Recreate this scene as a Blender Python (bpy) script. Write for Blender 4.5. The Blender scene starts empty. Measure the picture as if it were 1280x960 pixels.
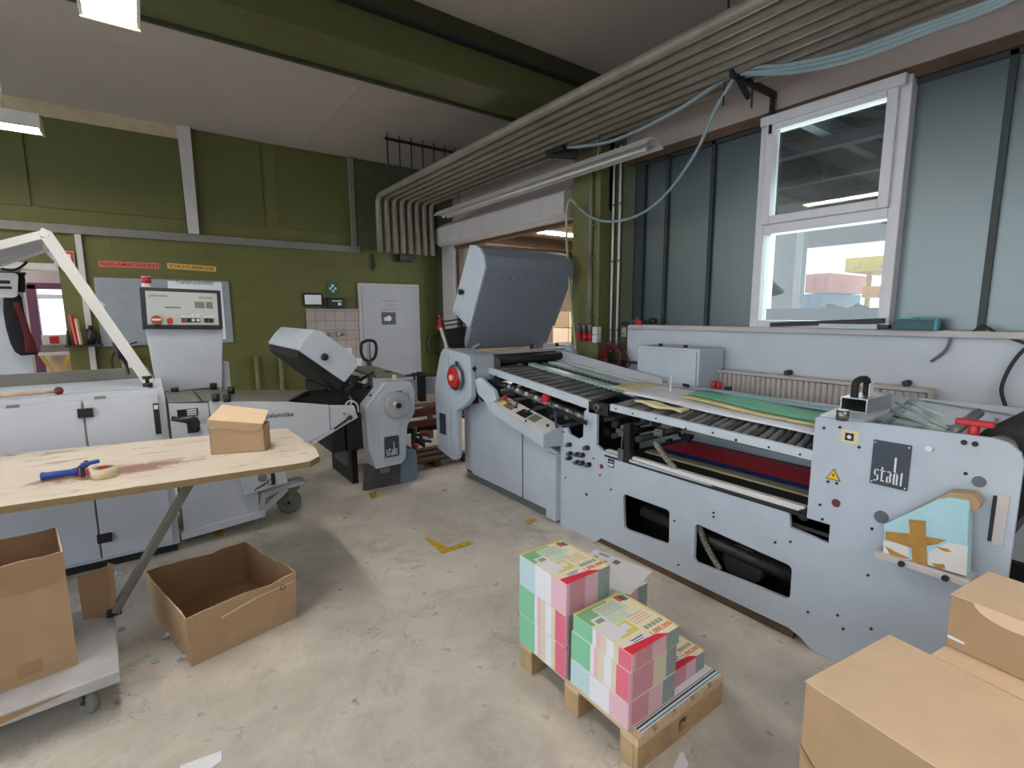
import bpy, bmesh, math, random
from mathutils import Vector, Matrix
random.seed(7)
S = bpy.context.scene
COL = S.collection
# ------------------------------------------------------------------ camera model
FPX = 622.0
EYE = Vector((0, 0, 1.75))
def _basis():
    a = Vector((180-640, -(394-480), -FPX)).normalized()
    b = Vector((1500-640, -(387-480), -FPX))
    b = (b - b.dot(a)*a).normalized()
    c = b.cross(a)
    return b, a, c
_X, _Y, _Z = _basis()
def ray(px, py):
    v = Vector((px-640, 480-py, -FPX))
    return Vector((_X.dot(v), _Y.dot(v), _Z.dot(v)))
def P(px, py, X=None, Y=None, Z=None):
    """point of the room seen at a photo pixel, on a given world plane"""
    r = ray(px, py)
    if X is not None: t = (X-EYE.x)/r.x
    elif Y is not None: t = (Y-EYE.y)/r.y
    else: t = (Z-EYE.z)/r.z
    return EYE + r*t
cam = bpy.data.cameras.new('camera'); co = bpy.data.objects.new('camera', cam); COL.objects.link(co)
cam.sensor_width = 36; cam.lens = FPX/1280*36; cam.clip_start = .02; cam.clip_end = 200
m3 = Matrix((_X, _Y, _Z))
co.matrix_world = Matrix.Translation(EYE) @ m3.to_4x4()
S.camera = co
# ------------------------------------------------------------------ materials
def lin(h):
    h = h.lstrip('#'); o = []
    for i in (0, 2, 4):
        c = int(h[i:i+2], 16)/255
        o.append(c/12.92 if c <= .04045 else ((c+.055)/1.055)**2.4)
    return (*o, 1)
MATS = {}
def mat(name, col, rough=.5, metal=0, var=.08, scale=6, bump=0, bscale=60, spec=.5, stretch=None, col2=None, emit=0):
    if name in MATS: return MATS[name]
    m = bpy.data.materials.new(name); m.use_nodes = True
    nt = m.node_tree; b = nt.nodes['Principled BSDF']
    c = lin(col)
    b.inputs['Roughness'].default_value = rough; b.inputs['Metallic'].default_value = metal
    b.inputs['Specular IOR Level'].default_value = spec
    tc = nt.nodes.new('ShaderNodeTexCoord'); mp = nt.nodes.new('ShaderNodeMapping')
    nt.links.new(tc.outputs['Object'], mp.inputs['Vector'])
    if stretch: mp.inputs['Scale'].default_value = stretch
    n = nt.nodes.new('ShaderNodeTexNoise'); n.inputs['Scale'].default_value = scale; n.inputs['Detail'].default_value = 5
    n.inputs['Roughness'].default_value = .65
    nt.links.new(mp.outputs['Vector'], n.inputs['Vector'])
    r = nt.nodes.new('ShaderNodeValToRGB'); r.color_ramp.elements[0].position = .3; r.color_ramp.elements[1].position = .72
    d = lin(col2) if col2 else tuple(max(0, x*(1-var*2)) for x in c[:3])+(1,)
    u = tuple(min(1, x*(1+var*.6)) for x in c[:3])+(1,)
    r.color_ramp.elements[0].color = d; r.color_ramp.elements[1].color = u
    nt.links.new(n.outputs['Fac'], r.inputs['Fac']); nt.links.new(r.outputs['Color'], b.inputs['Base Color'])
    if bump:
        n2 = nt.nodes.new('ShaderNodeTexNoise'); n2.inputs['Scale'].default_value = bscale; n2.inputs['Detail'].default_value = 3
        nt.links.new(mp.outputs['Vector'], n2.inputs['Vector'])
        bp = nt.nodes.new('ShaderNodeBump'); bp.inputs['Strength'].default_value = bump; bp.inputs['Distance'].default_value = .01
        nt.links.new(n2.outputs['Fac'], bp.inputs['Height']); nt.links.new(bp.outputs['Normal'], b.inputs['Normal'])
    if emit:
        b.inputs['Emission Color'].default_value = c; b.inputs['Emission Strength'].default_value = emit
    MATS[name] = m
    return m
def nodes_of(m): return m.node_tree.nodes, m.node_tree.links
G = {}
G['grey'] = mat('machine_paint', '#b1bcc9', .45, var=.05, scale=3)
G['grey_lt'] = mat('machine_paint_light', '#bcc7d1', .42, var=.05, scale=3)
G['grey_dk'] = mat('machine_paint_dark', '#5d656c', .5, var=.08)
G['hood'] = mat('hood_paint', '#87909c', .5, var=.04, scale=2)
G['white'] = mat('white_machine_paint', '#bfc5cf', .4, var=.04, scale=3)
G['whitep'] = mat('white_plastic', '#d6d6d4', .45, var=.03)
G['alu'] = mat('aluminium', '#b9bcbf', .32, metal=.85, var=.08, scale=12)
G['steel'] = mat('steel', '#8d8f90', .35, metal=.9, var=.15, scale=15)
G['roll'] = mat('roller_steel', '#85868a', .4, metal=.35, var=.12, scale=15)
G['roll_dk'] = mat('roller_worn', '#55565a', .4, metal=.3, var=.12, scale=15)
G['steel_dk'] = mat('worn_steel', '#3f4043', .5, metal=.6, var=.25, scale=20)
G['black'] = mat('black_plastic', '#191a1c', .45, var=.1)
G['rubber'] = mat('black_rubber', '#222224', .7, var=.15)
G['red'] = mat('red_plastic', '#c4202a', .4, var=.06)
G['orange'] = mat('orange_red_metal', '#b3402c', .45, var=.1)
G['yellow'] = mat('yellow_sticker', '#e6be1e', .5, var=.05)
G['blue'] = mat('blue_plastic', '#22499c', .35, var=.06)
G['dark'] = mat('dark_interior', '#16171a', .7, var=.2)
G['navy'] = mat('navy_plaque', '#343d4d', .45, var=.06)
G['ink'] = mat('black_ink', '#1c1c1e', .6, var=.02)
G['silver'] = mat('silver_print', '#d8dadc', .4, var=.03)
G['kraft'] = mat('kraft_board', '#ad906f', .8, var=.05, scale=9, bump=.08, bscale=120)
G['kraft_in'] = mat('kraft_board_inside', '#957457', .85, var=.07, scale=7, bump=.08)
G['kraft_lt'] = mat('kraft_board_light', '#e2c7a8', .8, var=.04, scale=7, bump=.06)
G['kraft_rd'] = mat('kraft_board_brown', '#a08263', .8, var=.06, scale=7)
G['paper'] = mat('white_paper', '#e4e6ee', .6, var=.02)
G['cream'] = mat('cream_paper', '#ddd0a0', .6, var=.05)
G['film'] = mat('green_film', '#6cc59e', .4, var=.1, scale=5)
G['mint'] = mat('pale_green_band', '#a9c4bb', .4, var=.06)
G['wood'] = mat('pine_board', '#cbb393', .7, var=.13, scale=5, stretch=(6, 1, 6))
G['wood2'] = mat('pine_block', '#b99d75', .75, var=.2, scale=6)
G['darkwood'] = mat('brown_timber', '#5b4332', .7, var=.2, scale=6)
G['pipe'] = mat('beige_pipe_paint', '#857d70', .45, var=.15, scale=5)
G['cable'] = mat('grey_blue_cable', '#8fa1a8', .5, var=.06)
G['cable_dk'] = mat('dark_cable', '#24262a', .55, var=.06)
G['trim'] = mat('white_trim_paint', '#bfbab8', .5, var=.06, scale=4)
G['frame'] = mat('window_frame_white', '#d3d2d6', .35, var=.04)
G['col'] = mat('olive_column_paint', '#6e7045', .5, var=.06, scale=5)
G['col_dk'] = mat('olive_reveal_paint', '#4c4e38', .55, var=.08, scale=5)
G['beam'] = mat('green_beam_paint', '#555832', .55, var=.1, scale=2)
G['beam_dk'] = mat('dark_green_edge', '#34351f', .6, var=.1, scale=4)
G['duct'] = mat('grey_trunking', '#77776f', .5, var=.08)
G['pinkwall'] = mat('rear_room_plaster', '#b9aeb0', .8, var=.03)
G['door'] = mat('grey_door_paint', '#a9abb4', .45, var=.04, scale=3)
G['signred'] = mat('salmon_strip', '#d86a5e', .5, var=.05)
G['signyel'] = mat('yellow_strip', '#d8b95a', .5, var=.05)
G['dkred'] = mat('dark_red_ink', '#7c1f20', .5, var=.03)
G['green_s'] = mat('sign_green', '#11603c', .45, var=.03)
G['hose'] = mat('dark_red_hose', '#6b2330', .5, var=.1)
G['belt_red'] = mat('red_belt', '#f03c44', .6, var=.08, scale=30)
G['belt_blue'] = mat('blue_belt', '#2c45a0', .6, var=.1)
G['belt_cream'] = mat('cream_belt', '#ccc8a6', .6, var=.1)
G['teal'] = mat('teal_plastic', '#26505e', .45, var=.08)
G['teal_lt'] = mat('teal_edge', '#3e97a6', .45, var=.05)
G['rust'] = mat('red_brown_painted_steel', '#7c3c33', .5, var=.1)
G['tape'] = mat('brown_packing_tape', '#ad813a', .35, var=.12, scale=20)
G['ltblue'] = mat('light_blue_sheet', '#a6cfdb', .5, var=.05, scale=5)
G['purple'] = mat('purple_frame', '#5d3550', .5, var=.05)
G['coat_blk'] = mat('black_cloth', '#17161a', .9, var=.2, scale=20, bump=.3, bscale=25)
G['coat_red'] = mat('dark_red_cloth', '#5c1820', .9, var=.15, scale=20, bump=.3, bscale=25)
G['curtain'] = mat('bag_white', '#d8d8dd', .6, var=.03)
G['tape_roll'] = mat('clear_tape_roll', '#cfc4a0', .3, var=.05)
G['yel_tape'] = mat('floor_tape_yellow', '#c9a92a', .6, var=.2, scale=25)
G['skinpink'] = mat('pink_plastic', '#d4606a', .4, var=.05)
G['housing'] = mat('lamp_housing', '#cdc8c2', .4, var=.05)
def glass_mat(name, tint, gloss=.12, rough=.02):
    m = bpy.data.materials.new(name); m.use_nodes = True; N, L = nodes_of(m)
    N.clear(); o = N.new('ShaderNodeOutputMaterial'); t = N.new('ShaderNodeBsdfTransparent'); g = N.new('ShaderNodeBsdfGlossy')
    t.inputs['Color'].default_value = lin(tint); g.inputs['Roughness'].default_value = rough
    mx = N.new('ShaderNodeMixShader'); lw = N.new('ShaderNodeFresnel'); lw.inputs['IOR'].default_value = 1.5
    mp = N.new('ShaderNodeMath'); mp.operation = 'ADD'; mp.inputs[1].default_value = gloss; mp.use_clamp = True
    L.new(lw.outputs[0], mp.inputs[0]); L.new(mp.outputs[0], mx.inputs[0]); L.new(t.outputs[0], mx.inputs[1]); L.new(g.outputs[0], mx.inputs[2])
    L.new(mx.outputs[0], o.inputs[0]); return m
G['glass'] = glass_mat('clear_glass', '#dfe6e6', .04)
G['milky'] = mat('milky_plastic', '#b7bcc4', .25, var=.03)
G['plexi'] = glass_mat('clear_plastic_sheet', '#ccd6dc', .12, .12)
def frosted():
    m = bpy.data.materials.new('frosted_glass'); m.use_nodes = True; N, L = nodes_of(m)
    N.clear(); o = N.new('ShaderNodeOutputMaterial')
    d = N.new('ShaderNodeBsdfDiffuse'); d.inputs['Color'].default_value = lin('#39434a')
    t = N.new('ShaderNodeBsdfTranslucent'); t.inputs['Color'].default_value = lin('#4f5b62')
    g = N.new('ShaderNodeBsdfGlossy'); g.inputs['Roughness'].default_value = .33; g.inputs['Color'].default_value = lin('#c5d2d2')
    nz = N.new('ShaderNodeTexNoise'); nz.inputs['Scale'].default_value = 260; tc = N.new('ShaderNodeTexCoord'); L.new(tc.outputs['Object'], nz.inputs['Vector'])
    bp = N.new('ShaderNodeBump'); bp.inputs['Strength'].default_value = .25; bp.inputs['Distance'].default_value = .002
    L.new(nz.outputs['Fac'], bp.inputs['Height']); L.new(bp.outputs[0], g.inputs['Normal'])
    a = N.new('ShaderNodeMixShader'); a.inputs[0].default_value = .5; L.new(d.outputs[0], a.inputs[1]); L.new(t.outputs[0], a.inputs[2])
    b = N.new('ShaderNodeMixShader'); b.inputs[0].default_value = .24; L.new(a.outputs[0], b.inputs[1]); L.new(g.outputs[0], b.inputs[2])
    L.new(b.outputs[0], o.inputs[0]); return m
G['frost'] = frosted()
def emis(name, col, s):
    m = bpy.data.materials.new(name); m.use_nodes = True; N, L = nodes_of(m); N.clear()
    o = N.new('ShaderNodeOutputMaterial'); e = N.new('ShaderNodeEmission'); e.inputs[0].default_value = lin(col); e.inputs[1].default_value = s
    L.new(e.outputs[0], o.inputs[0]); return m
LAMP = 26
G['tube'] = emis('fluorescent_tube', '#fff6e8', LAMP)
G['diff'] = emis('lamp_diffuser', '#fff6ea', 17)
def floor_mat():
    m = bpy.data.materials.new('worn_concrete_floor'); m.use_nodes = True; N, L = nodes_of(m); b = N['Principled BSDF']
    tc = N.new('ShaderNodeTexCoord')
    def noise(sc, det, r0, r1, ro=.6, dist=0):
        n = N.new('ShaderNodeTexNoise'); n.inputs['Scale'].default_value = sc; n.inputs['Detail'].default_value = det
        n.inputs['Roughness'].default_value = ro; n.inputs['Distortion'].default_value = dist
        L.new(tc.outputs['Object'], n.inputs['Vector'])
        mr = N.new('ShaderNodeMapRange'); mr.inputs['From Min'].default_value = r0; mr.inputs['From Max'].default_value = r1
        L.new(n.outputs['Fac'], mr.inputs['Value']); return mr.outputs[0]
    big = noise(1.1, 6, .35, .68, .62, .4); mid = noise(4.5, 8, .38, .66, .7, .3); fine = noise(38, 4, .3, .7)
    spot = noise(9, 3, .66, .74, .5); crack = noise(2.2, 9, .485, .5, .6, 1.2)
    def crackm():
        n = N.new('ShaderNodeTexNoise'); n.inputs['Scale'].default_value = 1.7; n.inputs['Detail'].default_value = 8; n.inputs['Distortion'].default_value = .6
        L.new(tc.outputs['Object'], n.inputs['Vector'])
        a = N.new('ShaderNodeMath'); a.operation = 'SUBTRACT'; a.inputs[1].default_value = .5; L.new(n.outputs['Fac'], a.inputs[0])
        b_ = N.new('ShaderNodeMath'); b_.operation = 'ABSOLUTE'; L.new(a.outputs[0], b_.inputs[0])
        mr = N.new('ShaderNodeMapRange'); mr.inputs['From Min'].default_value = .0045; mr.inputs['From Max'].default_value = .001; L.new(b_.outputs[0], mr.inputs[0])
        m2 = N.new('ShaderNodeMath'); m2.operation = 'MULTIPLY'; L.new(mr.outputs[0], m2.inputs[0]); L.new(noise(1.3, 3, .5, .6), m2.inputs[1]); return m2.outputs[0]
    def mix(a, bb, f, w=1.0):
        x = N.new('ShaderNodeMix'); x.data_type = 'RGBA'
        mu = N.new('ShaderNodeMath'); mu.operation = 'MULTIPLY'; mu.inputs[1].default_value = w
        L.new(f, mu.inputs[0]); L.new(mu.outputs[0], x.inputs[0])
        for s, i in ((a, 6), (bb, 7)):
            if isinstance(s, str): x.inputs[i].default_value = lin(s)
            else: L.new(s, x.inputs[i])
        return x.outputs[2]
    c = mix('#aaa59c', '#d3cdc4', big); c = mix(c, '#ded8d0', mid, .6); c = mix(c, '#a9a194', fine, .18)
    c = mix(c, '#6e665b', spot, .75); c = mix(c, '#7c766c', noise(2.3, 7, .56, .70, .7, .8), .55); c = mix(c, '#8b8982', noise(.55, 5, .5, .64, .6, .5), .38); c = mix(c, '#5c554c', crackm(), .5)
    L.new(c, b.inputs['Base Color'])
    rr = N.new('ShaderNodeMapRange'); rr.inputs['To Min'].default_value = .38; rr.inputs['To Max'].default_value = .62
    L.new(mid, rr.inputs['Value']); L.new(rr.outputs[0], b.inputs['Roughness'])
    bp = N.new('ShaderNodeBump'); bp.inputs['Strength'].default_value = .1; bp.inputs['Distance'].default_value = .01
    L.new(fine, bp.inputs['Height']); L.new(bp.outputs[0], b.inputs['Normal'])
    return m
G['floor'] = floor_mat()
def brick_mat(name, c1, c2, mortar, bw, bh, off=.5, rough=.6, msize=.012, bump=.3, var=None):
    m = bpy.data.materials.new(name); m.use_nodes = True; N, L = nodes_of(m); b = N['Principled BSDF']
    tc = N.new('ShaderNodeTexCoord'); sp = N.new('ShaderNodeSeparateXYZ'); cb = N.new('ShaderNodeCombineXYZ')
    L.new(tc.outputs['Object'], sp.inputs[0]); L.new(sp.outputs['X'], cb.inputs['X']); L.new(sp.outputs['Z'], cb.inputs['Y'])
    br = N.new('ShaderNodeTexBrick'); L.new(cb.outputs[0], br.inputs['Vector'])
    br.inputs['Scale'].default_value = 1; br.inputs['Brick Width'].default_value = bw; br.inputs['Row Height'].default_value = bh
    br.inputs['Mortar Size'].default_value = msize; br.inputs['Mortar Smooth'].default_value = .5; br.offset = off
    br.inputs['Color1'].default_value = lin(c1); br.inputs['Color2'].default_value = lin(c2); br.inputs['Mortar'].default_value = lin(mortar)
    n = N.new('ShaderNodeTexNoise'); n.inputs['Scale'].default_value = 2; n.inputs['Detail'].default_value = 5; L.new(tc.outputs['Object'], n.inputs['Vector'])
    x = N.new('ShaderNodeMix'); x.data_type = 'RGBA'; x.blend_type = 'MULTIPLY'; x.inputs[0].default_value = .35
    L.new(br.outputs['Color'], x.inputs[6]); L.new(n.outputs['Fac'], x.inputs[7]); L.new(x.outputs[2], b.inputs['Base Color'])
    b.inputs['Roughness'].default_value = rough
    bp = N.new('ShaderNodeBump'); bp.inputs['Strength'].default_value = bump; bp.inputs['Distance'].default_value = .01; bp.invert = True
    L.new(br.outputs['Fac'], bp.inputs['Height']); L.new(bp.outputs[0], b.inputs['Normal'])
    return m
G['block'] = brick_mat('olive_painted_block', '#676834', '#656632', '#60612f', .5, .25, rough=.65, bump=.12)
G['tile'] = brick_mat('white_wall_tile', '#bdb0ac', '#b8aba8', '#8f8684', .15, .15, off=0, rough=.3, msize=.006)
G['ceil'] = mat('ceiling_board', '#aba298', .8, var=.04, scale=1.2)
G['plaster'] = mat('white_plaster', '#c3c9d2', .7, var=.05, scale=1.5)
G['lintel'] = mat('cream_pink_plaster', '#a39690', .7, var=.06, scale=1.5)
def ply_mat():
    m = mat('worn_plywood', '#d8cec0', .6, var=.06, scale=4, stretch=(1, 5, 1), bump=.05)
    N, L = nodes_of(m); b = N['Principled BSDF']; tc = [n for n in N if n.type == 'TEX_COORD'][0]
    src = b.inputs['Base Color'].links[0].from_socket
    for (sc, st, lo, hi, colr, wgt, yb) in ((3.2, (.8, 3.2, 1), .58, .64, '#7c4634', .75, True), (14, (1, 9, 1), .62, .7, '#8d795a', .7, False)):
        mp = N.new('ShaderNodeMapping'); mp.inputs['Scale'].default_value = st; L.new(tc.outputs['Object'], mp.inputs['Vector'])
        n = N.new('ShaderNodeTexNoise'); n.inputs['Scale'].default_value = sc; n.inputs['Detail'].default_value = 7; n.inputs['Roughness'].default_value = .7
        L.new(mp.outputs[0], n.inputs['Vector'])
        mr = N.new('ShaderNodeMapRange'); mr.inputs['From Min'].default_value = lo; mr.inputs['From Max'].default_value = hi; L.new(n.outputs['Fac'], mr.inputs[0])
        mu = N.new('ShaderNodeMath'); mu.operation = 'MULTIPLY'; mu.inputs[1].default_value = wgt; L.new(mr.outputs[0], mu.inputs[0])
        x = N.new('ShaderNodeMix'); x.data_type = 'RGBA'; L.new(mu.outputs[0], x.inputs[0]); L.new(src, x.inputs[6]); x.inputs[7].default_value = lin(colr)
        src = x.outputs[2]
    vm = N.new('ShaderNodeVectorMath'); vm.operation = 'SUBTRACT'; vm.inputs[1].default_value = STAIN; L.new(tc.outputs['Object'], vm.inputs[0])
    mp = N.new('ShaderNodeMapping'); mp.inputs['Rotation'].default_value = (0, 0, .02); mp.inputs['Scale'].default_value = (1.9, 6.5, 0); L.new(vm.outputs[0], mp.inputs['Vector'])
    ln = N.new('ShaderNodeVectorMath'); ln.operation = 'LENGTH'; L.new(mp.outputs[0], ln.inputs[0])
    n = N.new('ShaderNodeTexNoise'); n.inputs['Scale'].default_value = 11; n.inputs['Detail'].default_value = 8; n.inputs['Roughness'].default_value = .75; L.new(tc.outputs['Object'], n.inputs['Vector'])
    mu = N.new('ShaderNodeMath'); mu.operation = 'MULTIPLY_ADD'; mu.inputs[1].default_value = 1.6; L.new(n.outputs['Fac'], mu.inputs[0]); L.new(ln.outputs['Value'], mu.inputs[2])
    mr = N.new('ShaderNodeMapRange'); mr.inputs['From Min'].default_value = 1.62; mr.inputs['From Max'].default_value = 1.2; mr.inputs['To Max'].default_value = .8; L.new(mu.outputs[0], mr.inputs[0])
    x = N.new('ShaderNodeMix'); x.data_type = 'RGBA'; L.new(mr.outputs[0], x.inputs[0]); L.new(src, x.inputs[6]); x.inputs[7].default_value = lin('#8a5547'); src = x.outputs[2]
    L.new(src, b.inputs['Base Color']); return m
STAIN = tuple(P(150, 588, Z=.92)-Vector((-.4, 3.6, 0)))[:2]+(0,)
G['ply'] = ply_mat()
# ------------------------------------------------------------------ mesh helpers
class M:
    def __init__(s): s.bm = bmesh.new(); s.mats = []
    def _mi(s, m):
        m = G[m] if isinstance(m, str) else m
        if m not in s.mats: s.mats.append(m)
        return s.mats.index(m)
    def face(s, pts, m, smooth=False):
        vs = [s.bm.verts.new(p) for p in pts]; f = s.bm.faces.new(vs); f.material_index = s._mi(m); f.smooth = smooth; return f
    def hexa(s, c, m):
        """8 corners: bottom loop 4, top loop 4"""
        v = [s.bm.verts.new(p) for p in c]; mi = s._mi(m)
        for q in ((3, 2, 1, 0), (4, 5, 6, 7), (0, 1, 5, 4), (1, 2, 6, 5), (2, 3, 7, 6), (3, 0, 4, 7)):
            f = s.bm.faces.new([v[i] for i in q]); f.material_index = mi
        return s
    def box(s, x0, x1, y0, y1, z0, z1, m, M4=None):
        c = [Vector(p) for p in ((x0, y0, z0), (x1, y0, z0), (x1, y1, z0), (x0, y1, z0), (x0, y0, z1), (x1, y0, z1), (x1, y1, z1), (x0, y1, z1))]
        if M4: c = [M4 @ p for p in c]
        return s.hexa(c, m)
    def prism(s, poly, axis, a0, a1, m, M4=None):
        """poly of 2D points extruded along an axis: X -> (y,z), Y -> (x,z), Z -> (x,y)"""
        def mk(p, a):
            v = {'X': (a, p[0], p[1]), 'Y': (p[0], a, p[1]), 'Z': (p[0], p[1], a)}[axis]
            v = Vector(v); return M4 @ v if M4 else v
        mi = s._mi(m); n = len(poly)
        A = [s.bm.verts.new(mk(p, a0)) for p in poly]; B = [s.bm.verts.new(mk(p, a1)) for p in poly]
        fs = [s.bm.faces.new(A), s.bm.faces.new(B[::-1])]
        for i in range(n): fs.append(s.bm.faces.new([A[i], B[i], B[(i+1) % n], A[(i+1) % n]]))
        for f in fs: f.material_index = mi
        bmesh.ops.recalc_face_normals(s.bm, faces=fs)
        return s
    def cyl(s, p0, p1, r, m, r1=None, n=16, cap=True, smooth=True):
        p0 = Vector(p0); p1 = Vector(p1); r1 = r if r1 is None else r1
        d = (p1-p0).normalized(); u = d.orthogonal().normalized(); w = d.cross(u); mi = s._mi(m)
        A = []; B = []
        for i in range(n):
            a = 2*math.pi*i/n; o = u*math.cos(a)+w*math.sin(a)
            A.append(s.bm.verts.new(p0+o*r)); B.append(s.bm.verts.new(p1+o*r1))
        for i in range(n):
            f = s.bm.faces.new([A[i], A[(i+1) % n], B[(i+1) % n], B[i]]); f.material_index = mi; f.smooth = smooth
        if cap:
            f = s.bm.faces.new(A[::-1]); f.material_index = mi; f = s.bm.faces.new(B); f.material_index = mi
        return s
    def tube(s, pts, r, m, n=10, close=False, sub=0):
        pts = [Vector(p) for p in pts]
        if sub: pts = spline(pts, sub)
        mi = s._mi(m); rings = []; u = None
        for i, p in enumerate(pts):
            a = pts[max(0, i-1)]; b = pts[min(len(pts)-1, i+1)]; d = (b-a).normalized()
            if u is None: u = d.orthogonal().normalized()
            else:
                u = (u-d*u.dot(d)); u = u.normalized() if u.length > 1e-6 else d.orthogonal().normalized()
            w = d.cross(u)
            rings.append([s.bm.verts.new(p+(u*math.cos(2*math.pi*k/n)+w*math.sin(2*math.pi*k/n))*r) for k in range(n)])
        for i in range(len(rings)-1):
            for k in range(n):
                f = s.bm.faces.new([rings[i][k], rings[i][(k+1) % n], rings[i+1][(k+1) % n], rings[i+1][k]]); f.material_index = mi; f.smooth = True
        for q in (rings[0][::-1], rings[-1]):
            f = s.bm.faces.new(q); f.material_index = mi
        return s
    def lathe(s, prof, org, ax, m, n=24):
        """prof: (radius, height) pairs along axis"""
        org = Vector(org); d = Vector(ax).normalized(); u = d.orthogonal().normalized(); w = d.cross(u); mi = s._mi(m); rs = []
        for r, h in prof:
            rs.append([s.bm.verts.new(org+d*h+(u*math.cos(2*math.pi*k/n)+w*math.sin(2*math.pi*k/n))*max(r, 1e-4)) for k in range(n)])
        for i in range(len(rs)-1):
            for k in range(n):
                f = s.bm.faces.new([rs[i][k], rs[i][(k+1) % n], rs[i+1][(k+1) % n], rs[i+1][k]]); f.material_index = mi; f.smooth = True
        for q in (rs[0][::-1], rs[-1]):
            f = s.bm.faces.new(q); f.material_index = mi
        return s
    def obox(s, c, sx, sy, sz, m, rz=0, rx=0, ry=0):
        T = Matrix.Translation(Vector(c)) @ Matrix.Rotation(rz, 4, 'Z') @ Matrix.Rotation(ry, 4, 'Y') @ Matrix.Rotation(rx, 4, 'X')
        return s.box(-sx/2, sx/2, -sy/2, sy/2, -sz/2, sz/2, m, T)
    def bar(s, p0, p1, w, h, m, up=(0, 0, 1)):
        p0 = Vector(p0); p1 = Vector(p1); d = (p1-p0).normalized(); up = Vector(up); a = d.cross(up)
        a = a.normalized() if a.length > 1e-5 else d.orthogonal().normalized(); b = a.cross(d).normalized()
        a = a*w/2; b = b*h/2
        return s.hexa([p0-a-b, p0+a-b, p1+a-b, p1-a-b, p0-a+b, p0+a+b, p1+a+b, p1-a+b], m)
    def build(s, name, parent=None, bev=0, seg=2, recalc=True):
        if recalc: bmesh.ops.recalc_face_normals(s.bm, faces=s.bm.faces)
        me = bpy.data.meshes.new(name)
        o0 = Vector((0, 0, 0))
        if parent is not None:
            o0 = world_loc(parent)
            bmesh.ops.translate(s.bm, verts=s.bm.verts, vec=-o0)
        s.bm.to_mesh(me); s.bm.free()
        for m in s.mats: me.materials.append(m)
        o = bpy.data.objects.new(name, me); COL.objects.link(o)
        if parent is not None: o.parent = parent
        if bev:
            b = o.modifiers.new('bevel', 'BEVEL'); b.width = bev; b.segments = seg; b.limit_method = 'ANGLE'; b.angle_limit = math.radians(40)
        return o
def world_loc(o):
    v = Vector((0, 0, 0))
    while o: v += o.location; o = o.parent
    return v
def spline(pts, n):
    out = []
    for i in range(len(pts)-1):
        p0 = pts[max(0, i-1)]; p1 = pts[i]; p2 = pts[i+1]; p3 = pts[min(len(pts)-1, i+2)]
        for k in range(n):
            t = k/n
            out.append(.5*((2*p1)+(-p0+p2)*t+(2*p0-5*p1+4*p2-p3)*t*t+(-p0+3*p1-3*p2+p3)*t**3))
    out.append(pts[-1]); return out
def tag(o, label, cat, group=None):
    o['label'] = label; o['category'] = cat
    if group: o['group'] = group
    return o
def thing(name, loc, label, cat, group=None):
    o = bpy.data.objects.new(name, None); o.empty_display_size = .1; COL.objects.link(o); o.location = loc
    return tag(o, label, cat, group)
def struct(o): o['kind'] = 'structure'; return o
def rounded(poly, r, n=4):
    out = []; k = len(poly)
    for i in range(k):
        p = Vector(poly[i]); a = Vector(poly[i-1]); b = Vector(poly[(i+1) % k])
        rr = min(r, (a-p).length*.45, (b-p).length*.45)
        s = p+(a-p).normalized()*rr; e = p+(b-p).normalized()*rr
        for j in range(n+1):
            t = j/n; out.append(tuple((1-t)**2*s+2*t*(1-t)*p+t*t*e))
    return out
def plate(name, outer, holes, axis, a, th, m, parent=None, bev=0):
    """flat plate with holes; outer/holes are 2D loops; axis X -> (y,z), Y -> (x,z), Z -> (x,y)"""
    cu = bpy.data.curves.new(name, 'CURVE'); cu.dimensions = '2D'; cu.fill_mode = 'BOTH'; cu.extrude = th/2
    for lp in [outer]+holes:
        sp = cu.splines.new('POLY'); sp.points.add(len(lp)-1); sp.use_cyclic_u = True
        for q, p in zip(sp.points, lp): q.co = (p[0], p[1], 0, 1)
    tmp = bpy.data.objects.new('tmp', cu); COL.objects.link(tmp)
    dg = bpy.context.evaluated_depsgraph_get(); me = bpy.data.meshes.new_from_object(tmp.evaluated_get(dg))
    bpy.data.objects.remove(tmp); bpy.data.curves.remove(cu)
    o0 = world_loc(parent) if parent else Vector((0, 0, 0))
    for v in me.vertices:
        x, y, z = v.co
        w = {'X': (a+z, x, y), 'Y': (x, a+z, y), 'Z': (x, y, a+z)}[axis]
        v.co = Vector(w)-o0
    bm = bmesh.new(); bm.from_mesh(me); bmesh.ops.remove_doubles(bm, verts=bm.verts, dist=1e-5); bmesh.ops.recalc_face_normals(bm, faces=bm.faces)
    for f in bm.faces: f.smooth = False
    bm.to_mesh(me); bm.free(); me.name = name
    me.materials.clear(); me.materials.append(G[m] if isinstance(m, str) else m)
    o = bpy.data.objects.new(name, me); COL.objects.link(o)
    if parent: o.parent = parent
    if bev:
        b = o.modifiers.new('bevel', 'BEVEL'); b.width = bev; b.segments = 2; b.limit_method = 'ANGLE'; b.angle_limit = math.radians(50)
    return o
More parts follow.
